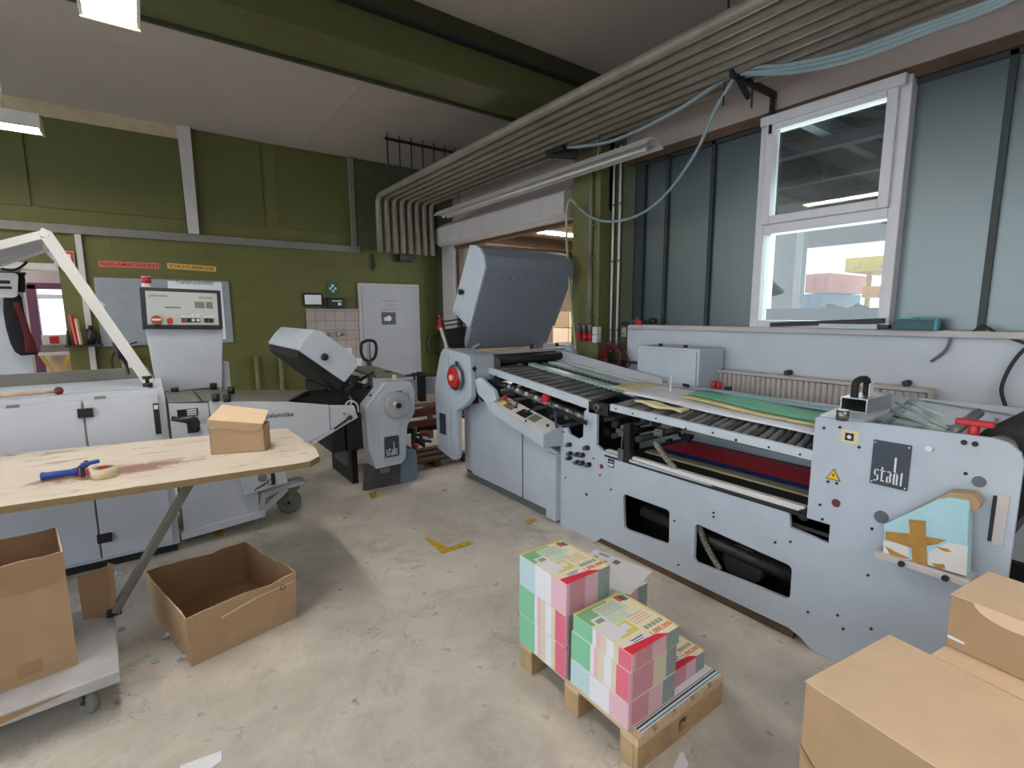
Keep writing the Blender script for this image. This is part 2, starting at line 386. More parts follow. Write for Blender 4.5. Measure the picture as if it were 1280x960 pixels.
def text(name, s, width, org, right, up, m, parent, height=None, depth=.002, bold=0):
    """writing centred on org, facing right x up; scaled to width (and height)"""
    cu = bpy.data.curves.new(name, 'FONT'); cu.body = s; cu.extrude = .02; cu.align_x = 'CENTER'; cu.align_y = 'CENTER'; cu.offset = bold
    tmp = bpy.data.objects.new('tmp', cu); COL.objects.link(tmp)
    dg = bpy.context.evaluated_depsgraph_get(); me = bpy.data.meshes.new_from_object(tmp.evaluated_get(dg))
    bpy.data.objects.remove(tmp); bpy.data.curves.remove(cu)
    xs = [v.co.x for v in me.vertices]; ys = [v.co.y for v in me.vertices]
    w0 = max(xs)-min(xs); h0 = max(ys)-min(ys); cx = (max(xs)+min(xs))/2; cy = (max(ys)+min(ys))/2
    sx = width/w0; sy = height/h0 if height else sx
    r = Vector(right).normalized(); u = Vector(up).normalized(); n = r.cross(u)
    o0 = world_loc(parent) if parent else Vector((0, 0, 0)); org = Vector(org)
    for v in me.vertices:
        v.co = org+r*(v.co.x-cx)*sx+u*(v.co.y-cy)*sy+n*(v.co.z/.02*depth/2+depth/2)-o0
    me.materials.clear(); me.materials.append(G[m]); me.name = name
    o = bpy.data.objects.new(name, me); COL.objects.link(o)
    if parent: o.parent = parent
    return o
def tree_copy(o, loc=None, parent=None):
    c = o.copy(); COL.objects.link(c); c.parent = parent
    if loc is not None: c.location = loc
    for ch in list(o.children): tree_copy(ch, None, c)
    return c
def YZ(pts, X):
    return [(P(x, y, X=X).y, P(x, y, X=X).z) for x, y in pts]
def XZ(pts, Y):
    return [(P(x, y, Y=Y).x, P(x, y, Y=Y).z) for x, y in pts]
XR, XU = (0, -1, 0), (0, 0, 1)      # writing on a face looking towards -X
YR = (1, 0, 0)                       # writing on a face looking towards -Y
# ================================================================== SETTING
WX, BY, CZ = 4.2, 7.95, 4.12
m = M(); m.box(-7, 4.5, -5, 12.5, -.1, 0, 'floor'); m.box(4.5, 22, -12, 22, -.12, 0, 'floor'); struct(m.build('floor'))
m = M(); m.box(-7, 4.5, -5, BY+.2, CZ, CZ+.1, 'ceil')
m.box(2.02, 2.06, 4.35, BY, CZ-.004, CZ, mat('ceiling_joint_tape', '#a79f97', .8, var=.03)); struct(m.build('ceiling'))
m = M(); m.box(-7, WX, -5.2, -5, 0, CZ, 'plaster'); struct(m.build('wall_light_block'))  # unseen wall behind the viewpoint, added to block world light
# --- back wall, opening on the left
ox, oz = -.76, 2.33
m = M(); m.box(-7, -3.2, BY, BY+.2, 0, CZ, 'block'); m.box(-3.2, ox, BY, BY+.2, oz, CZ, 'block'); m.box(ox, WX+.3, BY, BY+.2, 0, CZ, 'block')
struct(m.build('wall_back'))
# slightly recessed darker upper fields with ribs on the back wall
m = M()
G['upper'] = mat('olive_upper_panel', '#595a2e', .65, var=.06, scale=2)
xs = [P(x, 200, Y=BY).x for x in (-60, 36, 225, 325, 345, 437)]
zt = CZ-.02
for a, b in ((xs[0], xs[1]-.03), (xs[1]+.03, xs[2]), (xs[2]+.1, xs[3]), (xs[4], xs[5]-.04)):
    m.box(a, b, BY-.02, BY-.002, 2.98, zt, 'upper')
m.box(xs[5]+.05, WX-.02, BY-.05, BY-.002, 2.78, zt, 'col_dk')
struct(m.build('trim_1'))
m = M(); m.box(-7, 2.83, BY-.06, BY-.001, 2.70, 2.80, 'duct'); m.box(2.71, 2.79, BY-.06, BY-.001, 2.80, CZ, 'duct'); struct(m.build('trim_2', bev=.006))
tl = [P(5, 120, Y=BY), P(223, 160, Y=BY)]
m = M(); m.box(-3, P(223, 160, Y=BY).x, BY-.05, BY-.022, CZ-.15, CZ, mat('cream_board', '#b9a98c', .7, var=.1)); struct(m.build('trim_3'))
a = P(228, 165, Y=BY).x; b = P(242, 297, Y=BY).x
m = M(); m.hexa([Vector(p) for p in ((b-.06, BY-.1, 2.80), (b+.06, BY-.1, 2.80), (b+.06, BY-.05, 2.80), (b-.06, BY-.05, 2.80), (a-.06, BY-.1, CZ), (a+.08, BY-.1, CZ), (a+.08, BY-.05, CZ), (a-.06, BY-.05, CZ))], 'trim')
struct(m.build('trim_4'))
# opening reveal trim
m = M(); m.box(-3.2, ox, BY-.02, BY+.22, oz-.05, oz+.02, 'trim'); struct(m.build('trim_5'))
# --- room behind the opening
m = M(); ry = 10.2
wx0, wx1 = P(37, 380, Y=ry).x, P(86, 380, Y=ry).x
m.box(-7, wx0, ry, ry+.15, 0, 3.2, 'pinkwall'); m.box(wx1, 1.5, ry, ry+.15, 0, 3.2, 'pinkwall'); m.box(wx0, wx1, ry, ry+.15, P(40, 355, Y=ry).z, 3.2, 'pinkwall')
m.box(-7, 1.5, BY+.2, ry+.15, 3.2, 3.3, 'pinkwall'); struct(m.build('wall_rear_room'))
m = M()
z1 = P(40, 356, Y=ry).z
m.box(wx0-.02, wx0+.09, ry-.03, ry+.1, 0, z1, 'purple'); m.box(wx0, wx1, ry-.03, ry+.1, z1-.06, z1+.03, 'purple'); m.box(wx0, wx1, ry-.02, ry+.1, P(60, 372, Y=ry).z-.02, P(60, 368, Y=ry).z, 'frame')
struct(m.build('door_1'))
# white partition the coat hangs on
pw = M(); py_ = 8.6; pw.box(-7, P(33, 400, Y=py_).x, py_, py_+.08, 0, 2.5, 'plaster'); pw.box(-7, P(33, 360, Y=py_).x, py_-.01, py_, 2.42, 2.5, 'pinkwall'); struct(pw.build('wall_partition'))
# --- window wall
zs, zh = 1.61, 3.27
m = M(); X0, X1 = WX, WX+.3
yc = 3.60
m.box(X0, X1, -5, yc+.02, 0, zs, 'plaster'); m.box(X0, X1, -5, yc+.1, zh+.07, CZ, 'lintel')
m.box(X0+.02, X1, -5, yc+.1, zh, zh+.07, 'darkwood')
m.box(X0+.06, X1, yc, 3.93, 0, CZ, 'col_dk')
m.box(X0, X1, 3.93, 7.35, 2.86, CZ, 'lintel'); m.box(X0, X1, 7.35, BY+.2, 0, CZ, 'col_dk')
struct(m.build('wall_right'))
m = M(); m.box(X0-.04, X1, -5, yc-.02, zs-.03, zs+.015, 'trim'); struct(m.build('trim_6', bev=.006))
m = M(); m.box(X0-.14, X1, 3.93, 4.36, 0, CZ, 'col'); struct(m.build('wall_column', bev=.01))
# roller door frame
m = M(); m.box(X0-.03, X0+.1, 7.30, 7.70, 0, 2.92, 'trim'); m.box(X0+.02, X0+.12, 7.22, 7.30, 0, 2.9, 'darkwood'); m.box(X0-.01, X0+.1, 4.36, 7.3, 2.80, 2.86, 'darkwood')
struct(m.build('door_2', bev=.006))
m = M(); m.prism(rounded([(X0-.24, 2.88), (X0-.24, 3.12), (X0-.1, 3.2), (X0, 3.2), (X0, 2.84), (X0-.18, 2.84)], .02, 2), 'Y', 4.40, 7.5, 'trim')
struct(m.build('door_3'))
# frosted bays and the white window
def wy(px, py=300): return P(px, py, X=WX+.08).y
ys = [yc, wy(833), wy(888), wy(950)]
wl, wr = wy(950), wy(1127)
m = M()
for i in range(3): m.box(WX+.09, WX+.12, ys[i+1], ys[i], zs, zh, 'frost')
rr = [wr, wy(1240), wy(1330), -.2, -1.0, -1.8, -2.6, -3.4, -5]
for i in range(len(rr)-1): m.box(WX+.09, WX+.12, rr[i+1], rr[i], zs, zh, 'frost')
struct(m.build('window_1'))
G['mull'] = mat('dark_green_seal', '#26332f', .5, var=.05)
m = M()
for y in ys[:3]+rr[1:]: m.box(WX+.06, WX+.15, y-.018, y+.018, zs, zh, 'mull')
m.box(WX+.05, WX+.08, yc-.11, yc, zs, zh, 'mull'); m.box(WX+.06, WX+.15, -5, yc, zh-.03, zh, 'mull')
struct(m.build('trim_7'))
# white window: outer frame, transom, upper sash, lower pane
def frame(m, y0, y1, z0, z1, x0, x1, w, mt='frame'):
    m.box(x0, x1, y0, y0+w, z0, z1, mt); m.box(x0, x1, y1-w, y1, z0, z1, mt); m.box(x0, x1, y0+w, y1-w, z0, z0+w, mt); m.box(x0, x1, y0+w, y1-w, z1-w, z1, mt)
ztr = P(1040, 277, X=WX).z
m = M(); frame(m, wr, wl, zs, zh+.02, WX-.01, WX+.13, .07); m.box(WX-.012, WX+.132, wr+.07, wl-.07, ztr-.03, ztr+.05, 'frame'); struct(m.build('window_2', bev=.006))
m = M(); frame(m, wr+.06, wl-.06, ztr+.04, zh-.03, WX-.05, WX+.06, .065); m.box(WX-.07, WX, wr+.02, wl-.02, zh-.05, zh+.02, 'frame'); struct(m.build('window_3', bev=.006))
m = M(); m.box(WX+.05, WX+.056, wr+.06, wl-.06, zs+.05, ztr, 'glass'); m.box(WX+.02, WX+.026, wr+.1, wl-.1, ztr+.08, zh-.08, 'glass'); struct(m.build('window_4'))
# --- ceiling beams
def beam(y0, y1, zb, nm):
    m = M(); m.box(-7, WX, y0, y1, zb, CZ, 'beam'); m.box(-7, WX, y0-.07, y0, zb+.27, CZ, 'beam_dk'); m.box(-7, WX, y0-.085, y0, zb+.255, zb+.275, 'ink')
    m.box(-7, WX, y1-.012, y1+.02, zb-.03, zb+.02, 'beam_dk'); return struct(m.build(nm, bev=.012))
beam(3.87, 4.32, 3.70, 'trim_8'); beam(-1.6, -1.15, 3.70, 'trim_9')
# --- neighbouring hall seen through the roller door
m = M(); m.box(13, 13.2, 7.3, 22, 0, 4.6, mat('beige_far_wall', '#a5917c', .8)); m.box(4.5, 13, 17, 17.2, 0, 4.6, mat('beige_far_wall', '#a5917c', .8)); struct(m.build('wall_far_hall'))
m = M(); m.prism([(4.5, 3.9), (7.1, 3.9), (13, 7.15), (13, 17), (4.5, 17)], 'Z', 3.9, 4.0, mat('brown_timber_ceiling', '#6e5237', .7, var=.2, scale=3))
for y in (5.2, 6.6, 8, 9.6, 11.5, 13.5): m.box(4.5, min(13, y/.56), y, y+.22, 3.62, 3.9, 'darkwood')
struct(m.build('ceiling_far_hall'))
# --- yard outside the windows
m = M(); m.prism([(4.55, -12), (12.5, -12), (12.5, 6.4), (7.1, 3.6), (4.55, 3.6)], 'Z', 3.62, 3.72, mat('canopy_sheet', '#2c2c2c', .7, var=.1)); 
for y in (-6, -4, -2, -.3, 1.0, 2.3): m.box(4.6, 12.4, y, y+.1, 3.46, 3.62, 'grey_dk')
for x in (5.6, 6.9, 8.4, 10, 12): m.box(x, x+.12, -12, 3.5, 3.36, 3.46, 'grey_dk')
struct(m.build('ceiling_canopy'))

# ================================================================== THINGS ON THE WALLS AND CEILING
# row of heating pipes under the ceiling, elbows dropping beside the door
px0, px1, n = 2.98, 3.86, 8
for i in range(n):
    x = px0+(px1-px0)*i/(n-1); ye = 7.45-.0*i
    pts = [Vector((x, -3.5, 3.5)), Vector((x, ye-.12, 3.5))]
    for k in range(1, 6):
        a = k/5*math.pi/2; pts.append(Vector((x, ye-.12+.12*math.sin(a), 3.5-.12*(1-math.cos(a)))))
    pts.append(Vector((x, ye, 2.68)))
    m = M(); m.tube(pts, .043, 'pipe', n=12)
    o = m.build('heating_pipe')
    nth = ['nearest the middle of the hall', 'second from the hall side', 'third from the hall side', 'fourth from the hall side', 'fourth from the window wall', 'third from the window wall', 'second from the window wall', 'nearest the window wall'][i]
    tag(o, 'beige ceiling pipe bending down at the back, '+nth, 'pipe', 'parallel pipes under the ceiling')
# hanger rack over the pipes near the back
h = thing('pipe_hanger', (3.4, 6.6, 3.5), 'dark suspension bar with thin rods holding the pipes near the green wall', 'hanger')
ya = 6.55; m = M(); m.bar((2.75, ya, 4.03), (3.95, ya, 4.03), .03, .03, 'black'); m.build('bar', h)
for k in range(7):
    x = 2.78+k*.17; m = M(); m.cyl((x, ya, 3.46), (x, ya, 4.10), .008, 'black', n=6); m.build('rod', h)
# pipe brackets: three rods near the camera
for j, (yy, lb) in enumerate(((2.45, 'thin black threaded rods hanging beside the cable bracket above the windows'),)):
    h = thing('threaded_rod', (3.7, yy, 3.5), lb, 'rod')
    for x, y2 in ((3.68, 2.30), (3.9, 2.2)):
        m = M(); m.cyl((x, y2, 3.3), (x, y2, CZ), .008, 'black', n=6); m.build('rod', h)
# black bracket + cable carrier at the top left of the tube light
def bracket(name, at, label):
    h = thing(name, at, label, 'bracket'); x, y, z = at
    m = M(); m.bar((x-.12, y, z), (WX, y, z), .03, .05, 'black'); m.bar((x-.05, y-.02, z-.03), (x+.1, y-.02, z-.12), .03, .04, 'black'); m.bar((WX-.04, y, z), (WX-.04, y, z-.3), .04, .03, 'black')
    m.build('arm', h, bev=.004); return h
c1 = P(925, 97, X=3.68)
bracket('cable_bracket', (3.68, c1.y, c1.z), 'black angled wall bracket carrying the grey cables left of the white window')
c2 = P(700, 190, X=3.7)
h = thing('cable_clamp', tuple(c2), 'black clamp bar with cables above the long tube light', 'bracket')
m = M(); m.bar(c2+Vector((-.1, .12, 0)), c2+Vector((.15, -.12, -.03)), .05, .09, 'black')
m.build('bar', h, bev=.01)
for d in (-.09, -.03, .04, .1):
    m = M(); m.cyl(c2+Vector((-.02, -d, .0)), c2+Vector((-.1, -d, .0)), .025, 'rubber'); m.build('bolt', h)
# cable bundle
top = [(690, 186, 3.7), (760, 178, 3.7), (840, 142, 3.68), (920, 92, 3.66), (985, 84, 3.6), (1060, 68, 3.5), (1150, 36, 3.4), (1240, 4, 3.3), (1330, -40, 3.2)]
for k in range(5):
    m = M(); pts = [P(x, y+(k*3.6-3)*min(1, max(.2, (x-890)/110)), X=X)+Vector((.012*(k % 2), 0, .004*k)) for x, y, X in (top if k < 2 else top[3:])]
    m.tube(pts, .014, 'cable', n=8, sub=6)
    lb = ['uppermost of the grey cables sweeping along above the windows', 'second grey cable from the top of the bundle above the windows', 'middle grey cable of the bundle from the bracket to the right edge', 'fourth grey cable of the bundle, second from the bottom', 'lowest grey cable of the bundle above the white window'][k]
    tag(m.build('electric_cable'), lb, 'cable', 'grey cables above the windows')
# drooping cable
dr = [(918, 97, 3.66), (895, 135, 3.7), (870, 190, 3.8), (835, 240, 3.9), (800, 268, 3.98), (765, 277, 3.98), (740, 272, 3.95), (722, 258, 3.95)]
m = M(); m.tube([P(x, y, X=X) for x, y, X in dr], .013, 'cable', n=8, sub=6); tag(m.build('electric_cable'), 'single grey cable drooping in a loop across the frosted panes', 'cable')
dr = [(722, 258), (712, 250), (708, 275), (710, 330), (716, 400), (722, 460)]
m = M(); m.tube([P(x, y, X=3.86) for x, y in dr], .014, mat('pale_green_cable', '#a3ab84', .5), n=8, sub=5); tag(m.build('electric_cable'), 'pale yellowish green cable hanging straight down in front of the roller door', 'cable')
m = M(); m.tube([P(x, y, X=3.95) for x, y in ((748, 98), (752, 130), (749, 180), (747, 196))], .008, 'cable', n=6, sub=4); tag(m.build('electric_cable'), 'thin pale cable hanging from the pipes above the tube light', 'cable')
# long unlit tube light
L = thing('tube_light', (3.7, 4.9, 3.2), 'long white unlit tube light with reflector wings under the ceiling pipes', 'lamp')
y0, y1 = 2.95, 6.86; zt = 3.16
m = M(); m.prism([(3.58, zt+.02), (3.64, zt+.085), (3.76, zt+.085), (3.84, zt+.02), (3.82, zt+.02), (3.75, zt+.065), (3.65, zt+.065), (3.60, zt+.02)], 'Y', y0, y1, 'housing'); m.build('reflector', L)
m = M(); m.box(3.665, 3.745, y0+.02, y1-.02, zt+.03, zt+.07, 'trim'); m.build('gear_tray', L)
m = M(); m.cyl((3.705, y0+.12, zt+.02), (3.705, y1-.12, zt+.02), .014, 'whitep'); m.build('tube', L)
m = M()
for y in (y0+.1, (y0+y1)/2, y1-.1): m.box(3.69, 3.72, y-.015, y+.015, zt-.005, zt+.05, 'frame')
m.build('lamp_holder', L)
for y in (3.6, 6.3):
    m = M(); m.cyl((3.7, y, zt+.08), (3.7, y, 3.46), .005, 'black', n=6); m.build('hanger', L)
# lit ceiling lights
def lit(name, x0, x1, y0, y1, z, label, wide='X'):
    t = thing(name, ((x0+x1)/2, (y0+y1)/2, z), label, 'lamp')
    m = M(); m.box(x0, x1, y0, y1, z+.04, z+.10, 'housing'); 
    if wide == 'X': m.box(x0-.015, x0+.004, y0, y1, z-.02, z+.10, 'housing'); m.box(x1-.004, x1+.015, y0, y1, z-.02, z+.10, 'housing')
    else: m.box(x0, x1, y0-.015, y0+.004, z-.02, z+.10, 'housing'); m.box(x0, x1, y1-.004, y1+.015, z-.02, z+.10, 'housing')
    m.build('housing', t, bev=.004)
    m = M()
    if wide == 'X':
        w = (x1-x0)
        for f in (.28, .72): m.cyl((x0+w*f, y0+.04, z+.015), (x0+w*f, y1-.04, z+.015), .018, 'tube', n=10)
    else:
        w = (y1-y0)
        for f in (.28, .72): m.cyl((x0+.04, y0+w*f, z+.015), (x1-.04, y0+w*f, z+.015), .018, 'tube', n=10)
    m.build('tube', t)
    m = M(); m.box(x0+.006, x1-.006, y0+.01, y1-.01, z-.012, z-.004, 'diff'); m.build('diffuser', t)
    for q_ in ((x0-.015, x1+.015, y1-.004, y1+.01), (x0-.015, x1+.015, y0-.01, y0+.004)) if wide == 'X' else ((x0-.01, x0+.004, y0-.015, y1+.015), (x1-.004, x1+.01, y0-.015, y1+.015)):
        m = M(); m.box(*q_, z-.03, z+.1, 'cream' if wide == 'X' else 'housing'); m.build('end_cap', t)
    for f in (.15, .85):
        cx, cy = (x0+x1)/2, (y0+y1)/2
        if wide == 'X': cy = y0+(y1-y0)*f
        else: cx = x0+(x1-x0)*f
        m = M(); m.cyl((cx, cy, z+.1), (cx, cy, CZ), .006, 'housing', n=6); m.build('hanger', t)
    return t
lit('ceiling_light', -.126, .113, 2.3, 3.79, 3.4, 'lit twin tube ceiling light with its end showing at the top of the picture')
lit('ceiling_light', -2.1, -.60, 6.2, 6.42, 3.4, 'lit ceiling light in front of the green wall at the left edge', wide='Y')
lit('ceiling_light', -2.6, -1.4, 9.0, 9.25, 2.95, 'unseen ceiling light added to brighten the rear room behind the opening', wide='Y')  # unseen lamp, added because the rear room came out too dark
for (x, y, w) in ((-.1, -1.9, 'behind the viewpoint on the left'), (2.0, -1.6, 'behind the viewpoint near the windows'), (-2.6, 1.2, 'left of the workbench')):  # fixtures out of view, added to light the hall from overhead
    lit('ceiling_light', x-.12, x+.12, y-.75, y+.75, 3.4, 'unseen twin tube ceiling light added for overhead fill, '+w)
# radiator
r0, r1 = P(1165, 490, X=4.1).y, P(890, 462, X=4.1).y; zt = 1.245; zb = .55
R_ = thing('radiator', (4.1, (r0+r1)/2, zb), 'wide white ribbed panel radiator low on the window wall', 'radiator')
m = M(); m.box(4.09, 4.17, r0+.01, r1-.01, zb, zt-.03, 'trim'); y = r0+.02
G['rad'] = mat('radiator_enamel', '#b6b0aa', .4, var=.03)
while y < r1-.03:
    m.prism([(4.09, y), (4.07, y+.008), (4.07, y+.022), (4.09, y+.030)], 'Z', zb+.02, zt-.03, 'rad'); y += .042
m.build('panel', R_)
m = M(); m.box(4.065, 4.17, r0, r1, zt-.025, zt, 'rad'); m.build('top_cover', R_, bev=.004)
m = M(); m.box(4.065, 4.17, r0-.006, r0+.012, zb+.02, zt, 'rad'); m.build('side_cover', R_, bev=.004)
for px in (985, 1135):
    y = P(px, 462, X=4.15).y; m = M(); m.cyl((4.12, y, zt+.02), (4.198, y, zt+.02), .02, 'steel_dk'); m.build('bracket', R_)
# electric cabinet behind the machine
e = thing('electric_cabinet', (3.9, 2.7, .5), 'blue grey steel electric cabinet between the folding machine and window wall', 'cabinet')
y0, y1 = P(875, 432, X=3.78).y, P(797, 430, X=3.78).y
m = M(); m.box(3.78, 4.15, y0, y1, .3, 1.44, 'grey_lt'); m.build('body', e, bev=.008)
m = M(); m.box(3.765, 3.78, y0+.02, y1-.02, .34, 1.42, 'grey_lt'); m.build('door', e, bev=.005)
m = M(); m.box(3.82, 4.1, y0+.1, y1-.1, 0, .3, 'grey_dk'); m.build('plinth', e)
for yy in (y0+.18, y1-.22):
    m = M(); m.cyl((3.84, yy, 1.44), (3.84, yy, 1.465), .018, 'black'); m.build('bolt', e)
# sill items
s0 = P(1105, 414, X=4.15)
b = thing('charger_box', (4.16, s0.y-.1, zs+.015), 'dark teal plastic box with light edges on the window sill', 'box')
ya, yb = P(1170, 415, X=4.15).y, P(1113, 415, X=4.15).y
m = M(); m.prism([(ya, zs+.015), (yb, zs+.015), (yb-.04, zs+.085), (ya, zs+.085)], 'X', 4.12, 4.19, 'teal'); m.build('case', b, bev=.005)
m = M(); m.prism([(ya-.01, zs+.015), (ya+.005, zs+.015), (ya+.005, zs+.09), (ya-.01, zs+.09)], 'X', 4.115, 4.19, 'teal_lt'); m.prism([(ya, zs+.085), (yb-.04, zs+.085), (yb-.04, zs+.093), (ya, zs+.093)], 'X', 4.115, 4.19, 'teal_lt'); m.build('edge_band', b)
ya, yb = P(1105, 405, X=4.16).y, P(962, 409, X=4.16).y
m = M(); m.bar((4.17, yb, zs+.035), (4.17, ya, zs+.075), .02, .035, 'cable_dk'); tag(m.build('metal_bar', bev=.003), 'long dark metal bar lying along the sill below the white window', 'bar')
ya, yb = P(1098, 410, X=4.16).y, P(1025, 410, X=4.16).y
m = M(); m.box(4.13, 4.18, ya, yb, zs+.015, zs+.05, 'grey_lt'); m.box(4.13, 4.18, ya-.07, ya, zs+.015, zs+.045, 'cable_dk'); tag(m.build('torch', bev=.004), 'light grey and black slim box on the sill beside the teal box', 'tool')
m = M(); ya = P(800, 405, X=4.15).y; m.bar((4.17, ya-.05, zs+.04), (4.17, ya+.28, zs+.02), .03, .03, 'black'); m.bar((4.16, ya+.02, zs+.08), (4.16, ya+.14, zs+.03), .02, .02, 'steel'); m.box(4.14, 4.18, ya-.02, ya+.06, zs+.015, zs+.06, 'red')
tag(m.build('hand_tool', bev=.003), 'black and red hand tool at the left end of the window sill', 'tool')
m = M(); ya = P(803, 404, X=4.15).y-.1; m.cyl((4.16, ya, zs+.055), (4.16, ya-.06, zs+.055), .03, 'steel_dk'); tag(m.build('tape_reel'), 'small dark roll on the sill in front of the first frosted pane', 'roll')
m = M(); m.tube([P(x, y, X=4.17) for x, y in ((1125, 408), (1140, 399), (1155, 400), (1170, 410), (1190, 418), (1215, 415), (1225, 408), (1235, 410), (1250, 418), (1290, 432))], .008, 'cable_dk', n=8, sub=5)
tag(m.build('power_cable'), 'black cable trailing along the sill to the right edge', 'cable')
m = M(); m.tube([P(x, y, X=4.17) for x, y in ((1187, 419), (1187, 428), (1180, 440), (1164, 452))], .009, 'grey_dk', n=8, sub=5); tag(m.build('power_cable'), 'short grey cable end hanging from the sill over the radiator', 'cable')
m = M(); m.tube([P(x, y, X=4.15) for x, y in ((1300, 425), (1280, 437), (1262, 460), (1252, 485), (1256, 505), (1262, 520))], .01, 'cable_dk', n=8, sub=5); tag(m.build('power_cable'), 'black cable looping down the white wall at the right edge', 'cable')
# column installations
cx = WX-.16
m = M(); y = P(739, 300, X=cx).y; m.cyl((cx-.01, y, P(739, 405, X=cx).z), (cx-.01, y, P(739, 330, X=cx).z), .034, 'pipe'); m.cyl((cx-.01, y, P(739, 330, X=cx).z), (cx-.01, y, 3.4), .026, 'pipe')
for py in (283, 322, 380, 395): m.box(cx-.02, cx+.02, y-.05, y+.05, P(739, py, X=cx).z-.008, P(739, py, X=cx).z+.008, 'duct')
tag(m.build('conduit_pipe'), 'thick grey beige conduit running down the olive column', 'pipe')
for px, lb in ((766, 'thin white conduit beside the olive column, the left of the pair'), (774, 'thin white conduit nearer the windows, the right of the pair')):
    X = WX+.03; y = P(px, 300, X=X).y; m = M(); m.cyl((X, y, P(px, 440, X=X).z), (X, y, 3.5), .014, 'whitep', n=10)
    for z in (1.55, 2.3, 2.9): m.cyl((X, y, z), (X, y, z+.02), .02, 'duct', n=10)
    tag(m.build('conduit_pipe'), lb, 'pipe', 'pair of thin conduits')
for px in (724, 731, 738):
    c = P(px, 418, X=cx-.02)
    s = thing('power_socket', (cx, c.y, c.z), 'red and grey industrial plug on the olive column, '+{724: 'the left one', 731: 'the middle one', 738: 'the one beside the switch box'}[px], 'socket', 'industrial sockets on the column')
    m = M(); m.cyl(c+Vector((0, 0, .02)), c+Vector((-.02, 0, .12)), .026, 'duct', r1=.03); m.build('body', s)
    m = M(); m.cyl(c+Vector((0, 0, .02)), c+Vector((.01, 0, -.07)), .032, 'red'); m.build('collar', s)
c = P(747, 418, X=cx)
s = thing('switch_box', (cx, c.y, c.z-.1), 'grey two part switch box on the olive column', 'switch box')
for dz in (-.09, 0):
    m = M(); m.box(cx-.05, cx+.02, c.y-.035, c.y+.035, c.z+dz, c.z+dz+.085, 'whitep'); m.build('box', s, bev=.005)
c = P(781, 415, X=WX); 
m = M(); m.box(WX-.02, WX, c.y-.03, c.y+.03, c.z-.05, c.z+.05, mat('old_cream_plastic', '#b0a184', .5)); m.box(WX-.025, WX-.02, c.y-.02, c.y+.02, c.z-.03, c.z-.005, 'duct'); tag(m.build('light_switch', bev=.004), 'small cream double switch on the white wall beside the conduits', 'switch')
c = P(766, 447, X=WX-.08); m = M()
for k in range(5):
    r = .10+.012*k; pts = [Vector((c.x-.01*k, c.y+r*math.cos(a), c.z+r*1.05*math.sin(a))) for a in [2*math.pi*j/24 for j in range(25)]]
    m.tube(pts, .012, 'hose', n=8)
m.tube([c+Vector((0, -.05, .13)), c+Vector((0, -.16, .10)), c+Vector((0, -.24, -.07)), c+Vector((0, -.12, -.08))], .01, 'hose', n=8, sub=5)
tag(m.build('air_hose'), 'dark red coiled air hose hung below the white conduits', 'hose')
m = M(); a = P(775, 451, X=WX-.02); b_ = P(800, 455, X=WX-.02); m.cyl((WX-.02, 3.75, a.z), (WX-.02, 3.0, a.z-.01), .014, 'steel'); tag(m.build('air_pipe'), 'short horizontal metal pipe beside the dark red hose', 'pipe')
# ---- back wall items
def onwall(px0, py0, px1, py1, Y=BY): a = P(px0, py0, Y=Y); b = P(px1, py1, Y=Y); return a.x, b.x, b.z, a.z
YB = BY
x0, x1, z0, z1 = P(450, 400, Y=BY).x, P(522, 400, Y=BY).x, 0, 2.2
m = M(); m.box(x0-.02, x1+.02, BY-.05, BY, 0, z1+.04, 'trim'); m.box(x0+.03, x1-.03, BY-.07, BY-.05, 0, z1-.01, 'door'); o = struct(m.build('door_4', bev=.005))
d = P(486, 398, Y=BY-.075); s = thing('door_sign', tuple(d), 'dark square picture sign under small print on the grey door', 'sign')
m = M(); m.box(d.x-.12, d.x+.12, BY-.08, BY-.072, d.z-.10, d.z+.10, 'navy'); m.build('panel', s)
m = M(); m.cyl((d.x, BY-.08, d.z), (d.x, BY-.084, d.z), .045, 'silver'); m.box(d.x-.08, d.x-.03, BY-.084, BY-.08, d.z-.04, d.z+.02, 'silver'); m.build('symbol', s)
d = P(487, 382, Y=BY-.075); m = M()
for k, w in enumerate((.26, .14, .26)): m.box(d.x-w/2, d.x+w/2, BY-.074, BY-.071, d.z+.07-.07*k, d.z+.085-.07*k, mat('faded_red_print', '#9f8a90', .6))
tag(m.build('notice_text'), 'faint lines of small print stuck above the dark sign on the grey door', 'notice')
# first aid sign
x0, x1, z0, z1 = onwall(408, 353, 423, 368); s = thing('first_aid_sign', ((x0+x1)/2, BY, (z0+z1)/2), 'green square sign with a white cross above the black box', 'sign')
m = M(); m.box(x0, x1, BY-.015, BY, z0, z1, 'green_s'); m.build('panel', s)
m = M(); cx_, cz_ = (x0+x1)/2, (z0+z1)/2; w = (x1-x0); m.box(cx_-w*.32, cx_+w*.32, BY-.02, BY-.015, cz_-w*.1, cz_+w*.1, 'whitep'); m.box(cx_-w*.1, cx_+w*.1, BY-.02, BY-.015, cz_-w*.34, cz_+w*.34, 'whitep'); m.build('white_cross', s)
x0, x1, z0, z1 = onwall(408, 372, 429, 385); s = thing('time_recorder', ((x0+x1)/2, BY, z0), 'black box with a small display under the green cross sign', 'device')
m = M(); m.box(x0, x1, BY-.1, BY, z0, z1, 'black'); m.build('case', s, bev=.008)
m = M(); m.box(x0+.05, x1-.05, BY-.103, BY-.1, z1-.06, z1-.045, 'silver'); m.box(x0+.14, x1-.06, BY-.103, BY-.1, z0+.04, z0+.08, 'silver'); m.build('display', s)
x0, x1, z0, z1 = onwall(378, 366, 403, 383); s = thing('picture_frame', ((x0+x1)/2, BY, z0), 'white sheet in a dark frame left of the green cross sign', 'frame')
